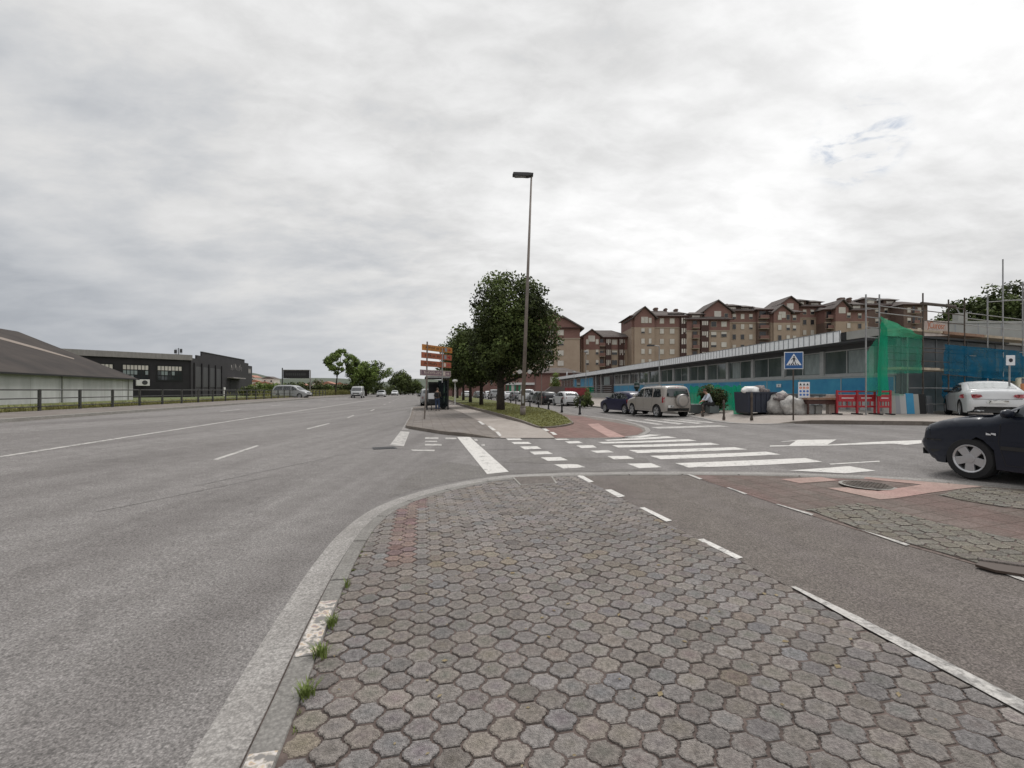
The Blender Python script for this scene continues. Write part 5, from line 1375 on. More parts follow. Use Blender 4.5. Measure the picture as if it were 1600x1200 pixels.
apartment('taller apartment block set back above the twin dormer one', 1215, 1292, 479, 142, [(1257,5,1),(1269,5,1),(1281,5,1)], gables=((1218,1245,465,476),), red=18, dormers=((1254,466),(1277,468)), chimneys=((1235,464,4),(1252,463,4),(1291,467,4)), ridge=9)
apartment('brown block with balcony stack left of the scaffold ladder', 1289, 1311, 484, 138, [], balconies=((1290,1304),), red=20, chimneys=((1303,475,3),), ridge=5, mid='brown_brick')
apartment('apartment block with two round topped dormers behind the scaffold ladder', 1309, 1356, 485, 137, [(1322,5,1),(1343,5,1)], gables=((1302,1322,470,482),), red=18, dormers=((1320,471),(1343,472)), chimneys=((1338,461,8),(1350,462,4)), ridge=10)
apartment('dark brick block with large chimney group above the green netting', 1330, 1412, 477, 145, [(1370,5,1),(1384,5,1),(1398,5,1)], red=40, dormers=((1365,463),(1395,465)), chimneys=((1337,459,7),(1350,459,3),(1363,462,7)), ridge=8, top='brown_brick', mid='brown_brick')
apartment('last dark brick block at the right end of the skyline', 1412, 1449, 476, 140, [(1420,5,1),(1436,5,1)], red=40, balconies=((1424,1431),), chimneys=((1419,472,3),), ridge=5, top='brown_brick', mid='tan_brick')

# ================================================================== LONG BLUE BUILDING
CN = Vector((17.43, 20.9)); ang = math.atan2(.997, -.076)
t = thing('long_building', 'long single storey building with blue panels, dark windows and white ribbed fascia', 'building', (CN.x, CN.y, 0), ang)
# local +x runs away from the camera along the wall, local +y faces the street
MB().slab([(0.06,-.03),(3.1,-9),(83,-9),(83,-.03)], .2, 4.03).build('wall', 'fascia_dark', t)
MB().box(0, 43, -.02, .0, 2.28, 2.31).box(0, 43, .0, .10, 2.30, 2.42).build('window_sill', 'pillar', t)
mb = MB()
for k in range(14): mb.box(.05+k*3.07, .05+k*3.07+3.05, -.02, .06, 1.39, 2.29)
for k in range(14):
    MB().box(.05+k*3.07, .05+k*3.07+3.05, -.02, .06, 1.39, 2.29).build('blue_panel', 'blue_panel', t, bevel=.01)
rs = random.Random(2)
mb = MB()
for k in range(14): mb.box(.0+k*3.07, .06+k*3.07, .062, .075, 1.37, 2.31)
mb.box(0,43,.062,.075,2.22,2.31); mb.box(0,43,.062,.072,1.37,1.41)
weld(mb.build('panel_edging', 'blue_edge', t))
MB().box(.3, 43, -.35, -.05, .35, 1.37).build('plinth', 'plinth', t)
for k in range(40):
    x = .4+k*.62
    if k < 38: MB().box(x, x+.32, -.04, .02, .38, 1.30).build('baluster', 'white_wall' if k%3 else 'plinth', t)
bays = [(1.2+k*3.2, 1.2+(k+1)*3.2) for k in range(13)]
for i, (a, b) in enumerate(bays):
    MB().box(a-.14, a+.14, -.02, .12, 2.42, 3.72).build('pillar', 'pillar', t)
    f = MB().box(a+.14, b-.14, -.02, .015, 2.42, 2.48).box(a+.14, b-.14, -.02, .015, 3.64, 3.70).box((a+b)/2-.03, (a+b)/2+.03, -.02, .012, 2.48, 3.64).build('window', 'pillar', t)
    MB().box(a+.14, (a+b)/2-.03, -.028, -.006, 2.48, 3.64).build('pane', 'glass_bldg', f)
    MB().box((a+b)/2+.03, b-.14, -.028, -.006, 2.48, 3.64).build('pane', 'glass_bldg', f)
    if i in (0, 1, 3): 
        x0 = a+.2 if i != 3 else a+1.7
        MB().box(x0, x0+rs.uniform(.9,1.3), -.005, -.001, 2.50, 3.62).build('curtain', 'curtain', f)
MB().box(.0, 83, -.06, .95, 3.94, 4.04).build('soffit', 'soffit', t)
MB().box(0.0, 83, -.025, .02, 3.70, 3.94).build('lintel', 'soffit', t)
MB().slab([(-.4,.98),(2.7,-9),(83,-9),(83,.98)], 4.045, 4.42).build('roof_slab', 'soffit', t)
fa = MB().box(2.0, 83, .99, 1.03, 4.00, 4.56).build('fascia', 'fascia', t)
for k in range(96):
    pass
mb = MB()
for k in range(193): mb.box(2.0+k*.42, 2.0+k*.42+.045, 1.032, 1.045, 4.01, 4.54)
mb.box(2.0, 83, 1.031, 1.05, 4.54, 4.575)
weld(mb.build('fascia_joints', 'fascia_dark', fa))
MB().box(1.6, 1.95, .9, 1.035, 4.05, 4.45).build('fascia_gap', 'black_metal', t)
MB().box(-.5, 1.6, .99, 1.04, 4.06, 4.44).build('fascia_end', 'parapet', t)
# far end: dark open bay, railings, stair, glazed part
MB().box(43.2, 54, -.01, .04, .2, 3.93).build('open_bay', 'win_dark', t)
MB().box(45, 48, .045, .06, 2.4, 3.6).build('window_pale', 'curtain', t)  # pale curtain-coloured panel on the dark bay
for x in (49, 52): MB().box(x, x+.25, .04, .25, .2, 3.93).build('column', 'pillar', t)
for k in range(9):
    x = 54.5+k*3.1; f = MB().box(x, x+2.9, -.01, .05, 2.2, 3.8).build('window', 'pillar', t)
    MB().box(x+.1, x+2.8, .052, .07, 2.3, 3.7).build('pane', 'blue_panel' if k in (0,1,2,4) else 'glass_bldg', f)
MB().box(54, 83, .05, .12, 1.2, 2.15).build('green_boards', 'green_net_dense', t)
MB().box(41.5, 53, .6, .8, .1, 1.25).build('ramp_wall', 'parapet', t)
for k in range(4): MB().tube((42, .7, 1.45+k*.28), (53, .7, 1.45+k*.28), .025).build('handrail', 'galv', t)
# right hand face
dv = Vector((.319, -.947))
T2 = Matrix.Rotation(math.atan2(dv.y, dv.x), 4, 'Z')      # local x along this face, outside is -y... 
MB().slab([(.03,-.02),(8.3,-24.6),(16,-24.6),(5.5,-.35)], .2, 4.02).build('side_wall', 'grey_cladding', t)
for k in range(9): MB().box(.4+k*2.8, .46+k*2.8, -.01, .015, .5, 4.05, T=T2).build('cladding_joint', 'fascia_dark', t)
MB().box(7.5, 11.5, -.02, .015, .5, 2.6, T=T2).build('side_door', 'rubber', t)
MB().box(.4, 26, -.12, .3, 4.05, 4.43, T=T2).build('side_fascia', 'parapet', t)

# white concrete wall on the rise behind the scaffolding
p0, p1 = at(1480, 505, 36), at(1660, 500, 36)
t = thing('retaining_wall', 'pale concrete wall above the scaffolding in front of the dark trees', 'wall', (p0.x, p0.y, 0))
MB().box(0, p1.x-p0.x+14, 0, .5, 3.0, p0.z).build('wall', 'parapet', t)
MB().box(0, p1.x-p0.x+14, -.08, .58, p0.z, p0.z+.16).build('coping', 'parapet', t)
for k in range(5): MB().box(1.8*k+.6, 1.8*k+.66, -.012, 0, 3.0, p0.z).build('joint', 'fascia_dark', t)
q0 = at(1509, 490, 36)
t = thing('concrete_block', 'pale upright concrete block with a rod on top of the concrete wall', 'concrete block', (q0.x, 36.6, p0.z+.1))
MB().box(0, .75, 0, .5, 0, .8).build('block', 'parapet', t, bevel=.02); MB().tube((.3,.2,.8),(-.05,.2,1.35),.04).tube((.62,.2,.8),(.62,.2,1.1),.03).build('rod', 'galv', t)
o = patch('hillside', [[(30,40),(110,40),(110,110),(30,110)]], lambda x, y: 3.2*sm((y-40)/12)*sm((x-30)/8), 'hill')

# scaffolding along that face
Nn = Vector((.39, -.92)); Tt = Vector((.92, .39))
S0 = CN + Nn*1.15
def sp(px, layer=0.0):
    k = (px-800)/F; B = S0 + Nn*layer
    # B + t*Tt : X = k Y
    t_ = (k*B.y-B.x)/(Tt.x-k*Tt.y); return B+Tt*t_
def zat(px, py, layer=0.0):
    q = sp(px, layer); return 1.6+(610-py)/F*q.y
base = sp(1376)
t = thing('scaffolding', 'tall galvanised scaffolding with planks around the corner of the blue panelled building', 'scaffolding', (base.x, base.y, 0))
def rel(q, z): return Vector((q.x-base.x, q.y-base.y, z))
posts = [(1353,460,0),(1374,460,0),(1418,527,0),(1442,458,0),(1482,468,0),(1507,465,0),(1543,462,0),(1567,405,0),(1598,440,0),(1640,420,0)]
for (px, py, l_) in posts:
    q = sp(px, l_); z0 = G(q.x,q.y)+.1
    MB().tube(rel(q, z0), rel(q, zat(px, py, l_)), .028).build('post', 'rusty_metal' if px in (1442,1482,1507) else 'galv', t)
for px in (1353, 1374, 1442, 1507, 1567):
    q = sp(px, -.85); MB().tube(rel(q, .4), rel(q, zat(px, 500, -.85)), .026).build('post', 'galv', t)
def rail(pa, pb, z, r_=.02, m='galv'): MB().tube(rel(sp(pa), z), rel(sp(pb), z+ (0)), r_, n=6).build('rail', m, t)
for z in (5.1, 4.75, 4.4, 4.0, 3.6): rail(1353, 1374, z+.1)
for z in (5.0, 4.72): rail(1374, 1442, z)
for z in (5.30, 5.02, 4.60, 3.42, 3.25, 2.85): rail(1442, 1507, z, .02, 'rusty_metal')
for z in (5.15, 4.9, 4.6, 3.5, 3.2, 2.7): rail(1507, 1598, z)
for z in (3.4, 3.15, 2.85): rail(1385, 1442, z, .018, 'rusty_metal')
for z in (1.0, 1.7): rail(1418, 1640, z, .018)
MB().tube(rel(sp(1440), zat(1440, 474)), rel(sp(1492), zat(1492, 479)), .07).build('beam', 'rusty_metal', t)
MB().tube(rel(sp(1567), zat(1567,469)), rel(sp(1640), zat(1640,470)), .02).build('rail', 'galv', t)
MB().tube(rel(sp(1543), zat(1543,472)), rel(sp(1600), zat(1600,468)), .02).build('rail', 'galv', t)
def plank(pa, pb, z, w0, w1, nm='plank', m='plank', th=.07):
    a0, a1, b0, b1 = sp(pa, w0), sp(pa, w1), sp(pb, w0), sp(pb, w1)
    a1 = a0+Nn*(w1-w0); b1 = b0+Nn*(w1-w0)
    mb = MB(); mb.slab([(a0.x-base.x, a0.y-base.y), (b0.x-base.x, b0.y-base.y), (b1.x-base.x, b1.y-base.y), (a1.x-base.x, a1.y-base.y)], z, z+th); mb.build(nm, m, t)
plank(1378, 1439, 2.48, -.7, .0, th=.1); plank(1443, 1503, 2.46, -.7, .0, th=.1)
plank(1443, 1506, 4.10, -.75, .0, th=.12, m='wood'); plank(1508, 1597, 4.10, -.75, .0, th=.12); plank(1376, 1441, 4.12, -.75, 0, th=.08)
plank(1598, 1700, 4.10, -.75, 0, th=.12)
# green nets hung on the scaffold
def sheet(name, label, cat, corners, m, wob=.06, n=14, layer=.06):
    """corners as (px,py) TL, TR, BR, BL in the scaffold plane, rippled"""
    P = [sp(c[0], layer) for c in corners]; Z = [zat(c[0], c[1], layer) for c in corners]
    V = []; Fs = []
    o_ = Vector((P[0].x, P[0].y, 0))
    for j in range(n+1):
        for i in range(n+1):
            u_, v_ = i/n, j/n
            q = (P[0].lerp(P[1], u_)).lerp(P[3].lerp(P[2], u_), v_); z = (Z[0]*(1-u_)+Z[1]*u_)*(1-v_)+(Z[3]*(1-u_)+Z[2]*u_)*v_
            d = wob*(math.sin(u_*19+z*1.7)+.7*math.sin(v_*9+u_*5))*.5+wob*noise.noise(Vector((u_*5, v_*5, corners[0][0])))
            V.append((q.x+Nn.x*d-o_.x, q.y+Nn.y*d-o_.y, z))
    for j in range(n):
        for i in range(n): Fs.append((j*(n+1)+i, j*(n+1)+i+1, (j+1)*(n+1)+i+1, (j+1)*(n+1)+i))
    me = bpy.data.meshes.new(name); me.from_pydata(V, [], Fs); ob = link(name, me, m, smooth=True); ob.location = o_; tag(ob, label, cat); return ob
sheet('netting', 'pale green netting slung over the scaffold corner, sloping down to the right', 'netting', [(1375,494),(1441,524),(1441,529),(1375,524)], 'green_net_pale')
sheet('netting', 'dense dark green netting hanging in a narrow strip at the scaffold corner', 'netting', [(1376,500),(1386,512),(1389,618),(1370,619)], 'green_net_dense', layer=.10, wob=.03)
sheet('netting', 'see-through grey green netting between scaffold corner and first plank', 'netting', [(1385,526),(1441,529),(1441,583),(1386,584)], 'green_net', wob=.03)
sheet('netting', 'thin see-through green netting below the first scaffold plank', 'netting', [(1386,584),(1420,584),(1420,618),(1388,618)], 'grey_net', wob=.03)
sheet('netting', 'thin green netting on the blue wall left of the scaffold corner', 'netting', [(1352,552),(1376,520),(1372,612),(1352,612)], 'green_net', layer=-.05, wob=.03)
sheet('tarpaulin', 'long blue netting hung between the upper and lower scaffold planks', 'tarpaulin', [(1476,538),(1612,550),(1612,598),(1476,584)], 'blue_net', wob=.06, n=28)
sheet('tarpaulin', 'darker blue netting hanging low behind the white coupe', 'tarpaulin', [(1472,586),(1600,596),(1600,640),(1472,630)], 'blue_net', wob=.05, layer=-.2, n=24)
ob = sheet('banner', 'pale banner with rust red lettering on the scaffold top', 'banner', [(1444,500),(1481,502),(1481,525),(1444,525)], 'banner', wob=.01, layer=-.1)
def text(body, size, m, name, parent=None, loc=(0,0,0), rot=(R(90),0,0), ext=.004):
    cu = bpy.data.curves.new(name, 'FONT'); cu.body = body; cu.size = size; cu.extrude = ext; cu.align_x = 'CENTER'; cu.align_y = 'CENTER'
    ob = bpy.data.objects.new(name, cu); col.objects.link(ob)
    dg = bpy.context.evaluated_depsgraph_get(); me = bpy.data.meshes.new_from_object(ob.evaluated_get(dg)); bpy.data.objects.remove(ob); bpy.data.curves.remove(cu)
    me.materials.clear(); me.name = name
    o_ = link(name, me, m, parent); o_.location = loc; o_.rotation_euler = rot; return o_
q = sp(1463, .0); text(')Curosr', .42, 'banner_text', 'lettering', ob, (q.x-ob.location.x, q.y-ob.location.y, zat(1463,509)), (R(90),0,math.atan2(Tt.y, Tt.x)))

# ================================================================== STREET FURNITURE
def gp(px, py, off=step3):
    X, Y = g(px, py, off); return X, Y, G(X, Y)+(off(X, Y) if callable(off) else off)
# tall street lamp
X, Y, Z = gp(817, 649, lambda x, y: vert_off(x, y)); Z -= .05
H_ = 1.6+(610-272)/F*Y-Z; lean = ((830.5-800)/F*Y)-X
t = thing('street_lamp', 'very tall brown street lamp with a flat dark head, standing on the grass verge', 'street lamp', (X, Y, Z))
MB().tube((0,0,.0),(0,0,.5),.145,.145,16).tube((0,0,.5),(lean,0,H_),.115,.045,16).build('pole', 'pole_brown', t, smooth=True)
MB().tube((0,0,.5),(0,0,.56),.16,.14,16).box(-.2,.2,-.2,.2,-.02,.04).build('base_collar', 'pole_brown', t)
MB().box(-.06,.06,-.15,-.12,.7,1.1).build('service_door', 'galv', t)
mb = MB(); mb.prism([(-1.02,-.10),(-.96,.05),(-.2,.03),(.10,.0),(.08,-.10),(-.2,-.16)], -.17, .17)
h = mb.build('lamp_head', 'dark_grey', t, bevel=.02); h.location = (lean, 0, H_)
MB().box(-.9,-.3,-.12,.12,-.155,-.14).build('lens', 'galv', h)
for sgn, lb in ((-1,'round pale sign on the left of the tall lamp pole, seen edge-on'),(1,'round pale sign on the right of the tall lamp pole')):
    zc = 1.6+(610-581)/F*Y-Z
    o = MB().lathe([(0,-.02),(.11,-.02),(.11,.02),(0,.02)], axis='y', n=20).build('round_sign', 'pale_disc'); o.location = (X+lean*.2+sgn*.26, Y-.16, Z+zc); tag(o, lb, 'sign')
    
# slimmer lamps
def slim_lamp(px, base_y, top_y, label, arm, Yf=None, m='galv', r=.05, off=step3):
    if Yf: Y = Yf; X = (px-800)/F*Y; Z = G(X,Y)+.1
    else: X, Y, Z = gp(px, base_y, off)
    H = 1.6+(610-top_y)/F*Y-Z
    t = thing('street_lamp', label, 'street lamp', (X, Y, Z))
    MB().tube((0,0,0),(0,0,H),r,r*.6,10).build('pole', m, t)
    if arm: 
        a = MB().tube((0,0,H),(arm,0,H+.05),.03).build('arm', m, t); MB().box(arm-.35 if arm < 0 else arm-.1, arm+.1 if arm < 0 else arm+.35, -.12,.12,H,H+.1).build('lamp_head', 'dark_grey', t)
    else: MB().lathe([(0,.3),(.22,.26),(.28,.1),(.2,.0),(0,0)], c=(0,0,H), n=14).build('lamp_head', m, t)
slim_lamp(1030, 0, 541, 'slim grey lamp post with a small flat head in front of the blue panels', -.45, Yf=31)
slim_lamp(846, 0, 578, 'short brown lamp post right of the tall lamp, before the red shop', 0, Yf=46, m='pole_brown')
slim_lamp(735.5, 0, 582, 'pale lamp post between the verge trees right of the shelter', 0, Yf=52, m='white_plastic', r=.09)
slim_lamp(713, 0, 522, 'thin distant lamp post rising above the trees beside the orange signs', -1.2, Yf=85)
slim_lamp(711, 0, 597, 'short pale post between shelter and first tree trunks', 0, Yf=48, m='white_plastic', r=.06)
slim_lamp(915.5, 0, 541+10, 'faint lamp post in front of the far end of the long building', .0, Yf=60)
slim_lamp(803.5, 0, 587, 'small post with pale head left of the tall lamp pole', 0, Yf=70)
slim_lamp(897, 0, 583, 'grey post before the red panels at the far end of the long building', 0, Yf=66)

# directional signs
X, Y, Z = gp(663, 655, step2)
t = thing('direction_sign', 'stack of three orange and one purple direction signs on a leaning thin post', 'direction sign', (X, Y, Z))
dirs = Vector((( -3.45)-(-4.75), 26.6-24.2)); Ls = dirs.length; dirs.normalize()
MB().tube((0,0,0),(.12,0,1.9),.045,.04).tube((.12,0,1.9),(.15,0,4.0),.04).build('post', 'pole_brown', t)
q2 = (dirs.x*1.25, dirs.y*1.25)
MB().tube((.16+q2[0],q2[1],1.9),(.16+q2[0],q2[1],3.75),.035).build('post', 'galv', t)
a_ = math.atan2(dirs.y, dirs.x)
rows_ = [(540.5,'orange_sign','top'),(552.5,'rust_sign',''),(565,'rust_sign',''),(579,'purple_sign','')]
rs = random.Random(8)
for i, (py, m_, _) in enumerate(rows_):
    zc = 1.6+(610-py-4)/F*24.3-Z; x0 = -.30-.05*i
    T = Matrix.Translation((.1, -.06, zc)) @ Matrix.Rotation(a_, 4, 'Z')
    pl = MB().box(x0, x0+2.55, -.03, .03, -.15, .15, T=T).build('sign_panel', m_, t, bevel=.01)
    if i == 3: MB().box(x0, x0+2.55, -.036, -.031, .125, .145, T=T).box(x0, x0+2.55, -.036, -.031, -.145, -.125, T=T).box(x0, x0+.02, -.036, -.031, -.125, .125, T=T).box(x0+2.53, x0+2.55, -.036, -.031, -.125, .125, T=T).build('border', 'sign_light', pl)
    mb = MB(); x = x0+.25
    while x < x0+1.75:
        w_ = rs.uniform(.05,.10); h_ = rs.choice([.07,.09,.11]); mb.box(x, x+w_*.35, -.036, -.031, -.06, -.06+h_*1.3, T=T); mb.box(x, x+w_, -.036, -.031, -.06+h_*(.4 if rs.random() < .5 else 1.0), -.045+h_*(.4 if rs.random() < .5 else 1.0)+.012, T=T); x += w_+.04
        if rs.random() < .18: x += .12
    mb.build('lettering', 'sign_light' if i == 3 else 'sign_dark', pl)
    ic = MB().box(x0+1.85, x0+2.05, -.036, -.031, -.10, .10, T=T).build('pictogram', 'fascia_dark' if i < 2 else 'sign_light', pl)
    mb = MB(); mb.prism([(x0+2.15,-.02),(x0+2.28,-.02),(x0+2.28,-.08),(x0+2.42,0),(x0+2.28,.08),(x0+2.28,.02),(x0+2.15,.02)], -.037, -.031, T=T); mb.build('arrow', 'sign_light' if i == 3 else 'red_light', pl)

# bus shelter
X, Y, Z = gp(700, 640, step2); 
t = thing('bus_shelter', 'dark glazed bus shelter with flat pale edged roof and side panel', 'bus shelter', (X, Y, Z), R(101.2))
# local x away from camera, local y to the road (left)
MB().box(-.1,4.0,-.1,1.75,2.42,2.56).build('roof', 'dark_grey', t, bevel=.03); MB().box(-.16,-.10,-.14,1.6,2.44,2.60).build('roof_edge', 'galv', t)
for (x, y) in ((0,0),(3.9,0),(0,1.6),(3.9,1.6)): MB().box(x-.05,x+.05,y-.05,y+.05,0,2.42).build('post', 'black_metal', t)
for k in range(3): MB().box(.08+k*1.28, 1.28+k*1.28, -.012,.012,.18,2.3).build('glass_panel', 'shelter_glass', t)
MB().box(-.012,.012,.1,.75,.2,2.25).build('glass_panel', 'shelter_glass', t)
a = MB().box(3.8,3.92,.15,1.45,.3,2.2).build('advert_case', 'dark_grey', t); MB().box(3.78,3.798,.25,1.35,.95,2.0).build('poster', 'black_wall', a)
b = MB().box(.5,3.3,.15,.5,.43,.48).build('bench_seat', 'dark_grey', t); MB().box(.7,.76,.2,.45,0,.43).build('bench_leg', 'black_metal', t); MB().box(3.0,3.06,.2,.45,0,.43).build('bench_leg', 'black_metal', t)
p = at(674, 617, 34)
t = thing('timetable_panel', 'white timetable panel on a post beside the bus shelter', 'timetable', (p.x, 34, G(p.x,34)+step2(p.x,34)))
MB().tube((0,0,0),(0,0,1.0),.03).build('post', 'black_metal', t); MB().box(-.22,.22,-.03,.03,.85,1.28).build('panel', 'white_sign', t, bevel=.01)

# bollards
def bollard(px, py, label, m='black_metal', h=.98, off=step2, Yo=None, k=1.0):
    X, Y, Z = gp(px, py, off) if Yo is None else ((px-800)/F*Yo, Yo, G((px-800)/F*Yo, Yo)+.1)
    t = thing('bollard', label, 'bollard', (X, Y, Z), 0, 'bollards along the pavement edges')
    MB().lathe([(r_*k, z_) for r_, z_ in [(0,-.02),(.085,-.02),(.085,.10),(.06,.14),(.055,h*.78),(.075,h*.80),(.075,h*.86),(.05,h*.88),(.06,h*.95),(.0,h)]], n=14).build('shaft', m, t, smooth=True)
    MB().lathe([(.0565*k,h*.55),(.060*k,h*.55),(.060*k,h*.65),(.0565*k,h*.65)], n=14).build('band', 'galv' if k == 1 else m, t)
bl = [(906,648),(878,644.5),(857,641),(841.5,638),(828,636),(806,633),(798,632),(776,627.5),(768,626.5),(763,625.5),(756,624.5)]
for i, (px, py) in enumerate(bl):
    words = ['first black bollard from the zebra crossing, right of the white hatchback','second bollard from the zebra crossing, in front of the white hatchback','third bollard from the zebra crossing, before the black parked car','fourth bollard from the zebra crossing','fifth bollard from the zebra crossing, right of the tall lamp','sixth bollard from the crossing, left of the tall lamp','seventh bollard from the crossing, left of the tall lamp','eighth bollard from the crossing, left of the big trunk','ninth bollard from the crossing, left of the big trunk','tenth bollard from the zebra crossing','farthest bollard of the row behind the grass verge'][i]
    bollard(px, py, words)
for (px, py, lb, h) in [(1098,650.5,'rusty low bollard in front of the grey planter',.62),(1131,655.5,'rusty bollard at the kerb before the green hedge netting',.95),(1174.5,657,'thicker bollard at the kerb left of the navy skip',1.3)]:
    bollard(px, py, lb, 'rusty_metal', h*.9, k=.72)

# pedestrian crossing sign
X, Y, Z = gp(1239.5, 656.5)
t = thing('crossing_sign', 'blue square pedestrian crossing sign with white triangle on a thin post', 'road sign', (X, Y, Z), R(-14))
H_ = 1.6+(610-550)/F*Y-Z; s_ = 26/F*Y/2*1.03
MB().tube((0,0,0),(0,0,H_-s_*1.6),.028).build('post', 'rusty_metal', t)
MB().tube((0,0,H_-s_*1.65),(0,0,H_-.02),.03).build('upper_post', 'galv', t)
zc = H_-s_
b = MB().box(-s_,s_,-.05,-.035,zc-s_,zc+s_).build('sign_plate', 'white_sign', t, bevel=.012)
MB().box(-s_*.92,s_*.92,-.056,-.051,zc-s_*.92,zc+s_*.92).build('blue_field', 'blue_sign', b)
mb = MB(); mb.prism([(-s_*.80,zc-s_*.55),(s_*.80,zc-s_*.55),(0,zc+s_*.80)], -.060, -.057); mb.build('white_triangle', 'white_sign', b)
k = s_
mb = MB(); mb.lathe([(0,-.062),(.085*k,-.062),(.085*k,-.066),(0,-.066)], c=(.02*k,0,zc+.42*k), axis='y', n=12)
for pl in ([(-.10,.30),(.12,.32),(.10,-.02),(-.06,-.02)], [(-.06,0),(.02,0),(-.12,-.42),(-.20,-.42)], [(.02,0),(.10,0),(.24,-.42),(.15,-.42)], [(-.10,.30),(-.06,.24),(-.26,.02),(-.30,.06)], [(.10,.30),(.14,.26),(.28,.06),(.24,.02)]):
    mb.prism([(a_*k, zc+b_*k) for a_, b_ in pl], -.066, -.062)
for j in range(5): mb.prism([((-.56+j*.25)*k, zc-.53*k), ((-.43+j*.25)*k, zc-.53*k), ((-.40+j*.20)*k, zc-.36*k), ((-.50+j*.20)*k, zc-.36*k)], -.0645, -.0615)
weld(mb.build('pedestrian_symbol', 'black_ink', b))
# small square sign at the right
p = at(1578.5, 563, 17.5); t = thing('square_sign', 'small white square sign with a dark dot on a post above the white coupe', 'road sign', (p.x, 17.5, .4))
MB().tube((0,.03,0),(0,.03,p.z-.4),.03).build('post', 'galv', t); b = MB().box(-.17,.17,-.02,.0,p.z-.4-.19,p.z-.4+.19).build('sign_plate', 'white_sign', t, bevel=.01)
MB().lathe([(0,-.022),(.075,-.022),(.075,-.026),(0,-.026)], c=(0,0,p.z-.4), axis='y', n=16).build('dark_dot', 'black_ink', b)
# small notice on the blue panel
def onwall(px, py, dy=.08):
    k = (px-800)/F; a_v = Vector((-.076,.997)); B = CN+Vector((-.997,-.076))*dy; t_ = (k*B.y-B.x)/(a_v.x-k*a_v.y); q = B+a_v*t_; return q, 1.6+(610-py)/F*q.y
q, z = onwall(1217, 602.5); t = thing('wall_notice', 'small white notice with a grey blot on the blue panel above the skip', 'notice', (q.x, q.y, z), ang)
MB().box(-.22,.22,0,.012,-.1,.1).build('sheet', 'white_sign', t); MB().lathe([(0,.013),(.06,.013),(.06,.016),(0,.016)], c=(0,0,.0), axis='y', n=12).build('blot', 'fascia_dark', t)
q, z = onwall(1006, 599, .2); t = thing('small_sign', 'tiny white sign on a post before the blue panels beyond the off-roader', 'sign', (q.x, q.y, z))
MB().lathe([(0,0),(.13,0),(.13,.02),(0,.02)], axis='y', n=16).build('plate', 'white_sign', t); MB().tube((0,.03,-2.0),(0,.03,.1),.025).build('post', 'galv', t)

# safety board
X, Y, Z = gp(1256, 647); z1, z0 = 1.6+(610-597)/F*Y, 1.6-(623.5-610)/F*Y; w_ = 16.5/F*Y
t = thing('safety_board', 'white site safety board with rows of black, orange and blue pictograms', 'safety board', (X, Y, Z), R(-10))
b = MB().box(-w_/2,w_/2,-.02,0,z0-Z,z1-Z).build('board', 'white_sign', t, bevel=.006)
for j, m_ in enumerate(['black_ink','orange_ink','blue_ink','blue_ink']):
    for i in range(3):
        cx_ = -w_*.30+i*w_*.30; cz_ = z1-Z-(z1-z0)*(.13+.205*j); r_ = w_*.105
        ic = MB()
        if j == 0: ic.prism([(cx_-r_,cz_-r_),(cx_+r_,cz_-r_),(cx_+r_*.1,cz_+r_),(cx_-r_*.1,cz_+r_)], -.026, -.021)
        elif j == 1: ic.lathe([(r_*.65,-.021),(r_*1.05,-.021),(r_*1.05,-.026),(r_*.65,-.026)], c=(cx_,0,cz_), axis='y', n=16); ic.box(cx_-r_*.8,cx_+r_*.8,-.026,-.021,cz_-r_*.18,cz_+r_*.18)
        else: ic.lathe([(0,-.021),(r_*1.02,-.021),(r_*1.02,-.026),(0,-.026)], c=(cx_,0,cz_), axis='y', n=16)
        weld(ic.build('pictogram', m_, b))
MB().box(-w_*.4,w_*.4,-.024,-.021,z0-Z+.03,z0-Z+.06).build('caption', 'fascia_dark', b)
MB().tube((-w_*.4,.02,0),(-w_*.4,.02,z0-Z+.1),.025).build('leg', 'galv', t); MB().tube((w_*.4,.02,0),(w_*.4,.02,z0-Z+.1),.025).build('leg', 'galv', t)

# navy skip with rubble
X, Y, Z = gp(1193, 648)
t = thing('skip', 'navy blue metal skip standing on the pavement under the blue panels', 'skip', (X, Y+.8, Z), R(-6)); w_ = 42/F*Y; h_ = (648-612.5)/F*Y
mb = MB(); o_w, i_w = w_/2, w_/2-.05
mb.prism([(-o_w*.9,.1),(o_w*.9,.1),(o_w,h_),(-o_w,h_)], -.8, -.76); mb.prism([(-o_w*.9,.1),(o_w*.9,.1),(o_w,h_),(-o_w,h_)], .76, .8)
mb.prism([(-o_w*.9,.1),(-o_w*.9+.04,.1),(-o_w+.04,h_),(-o_w,h_)], -.76, .76); mb.prism([(o_w*.9-.04,.1),(o_w*.9,.1),(o_w,h_),(o_w-.04,h_)], -.76, .76); mb.box(-o_w*.9,o_w*.9,-.76,.76,.1,.14)
mb.build('shell', 'navy_metal', t)
for k in range(5): MB().box(-o_w*.8+k*w_*.19, -o_w*.8+k*w_*.19+.06, -.84, -.802, .14, h_-.1).build('rib', 'navy_metal', t)
MB().box(-o_w-.03,o_w+.03,-.85,-.79,h_-.07,h_+.0).build('rim', 'navy_metal', t)
MB().tube((-o_w*.8,-.7,.06),(-o_w*.8,.7,.06),.06).tube((o_w*.8,-.7,.06),(o_w*.8,.7,.06),.06).build('skid', 'black_metal', t)
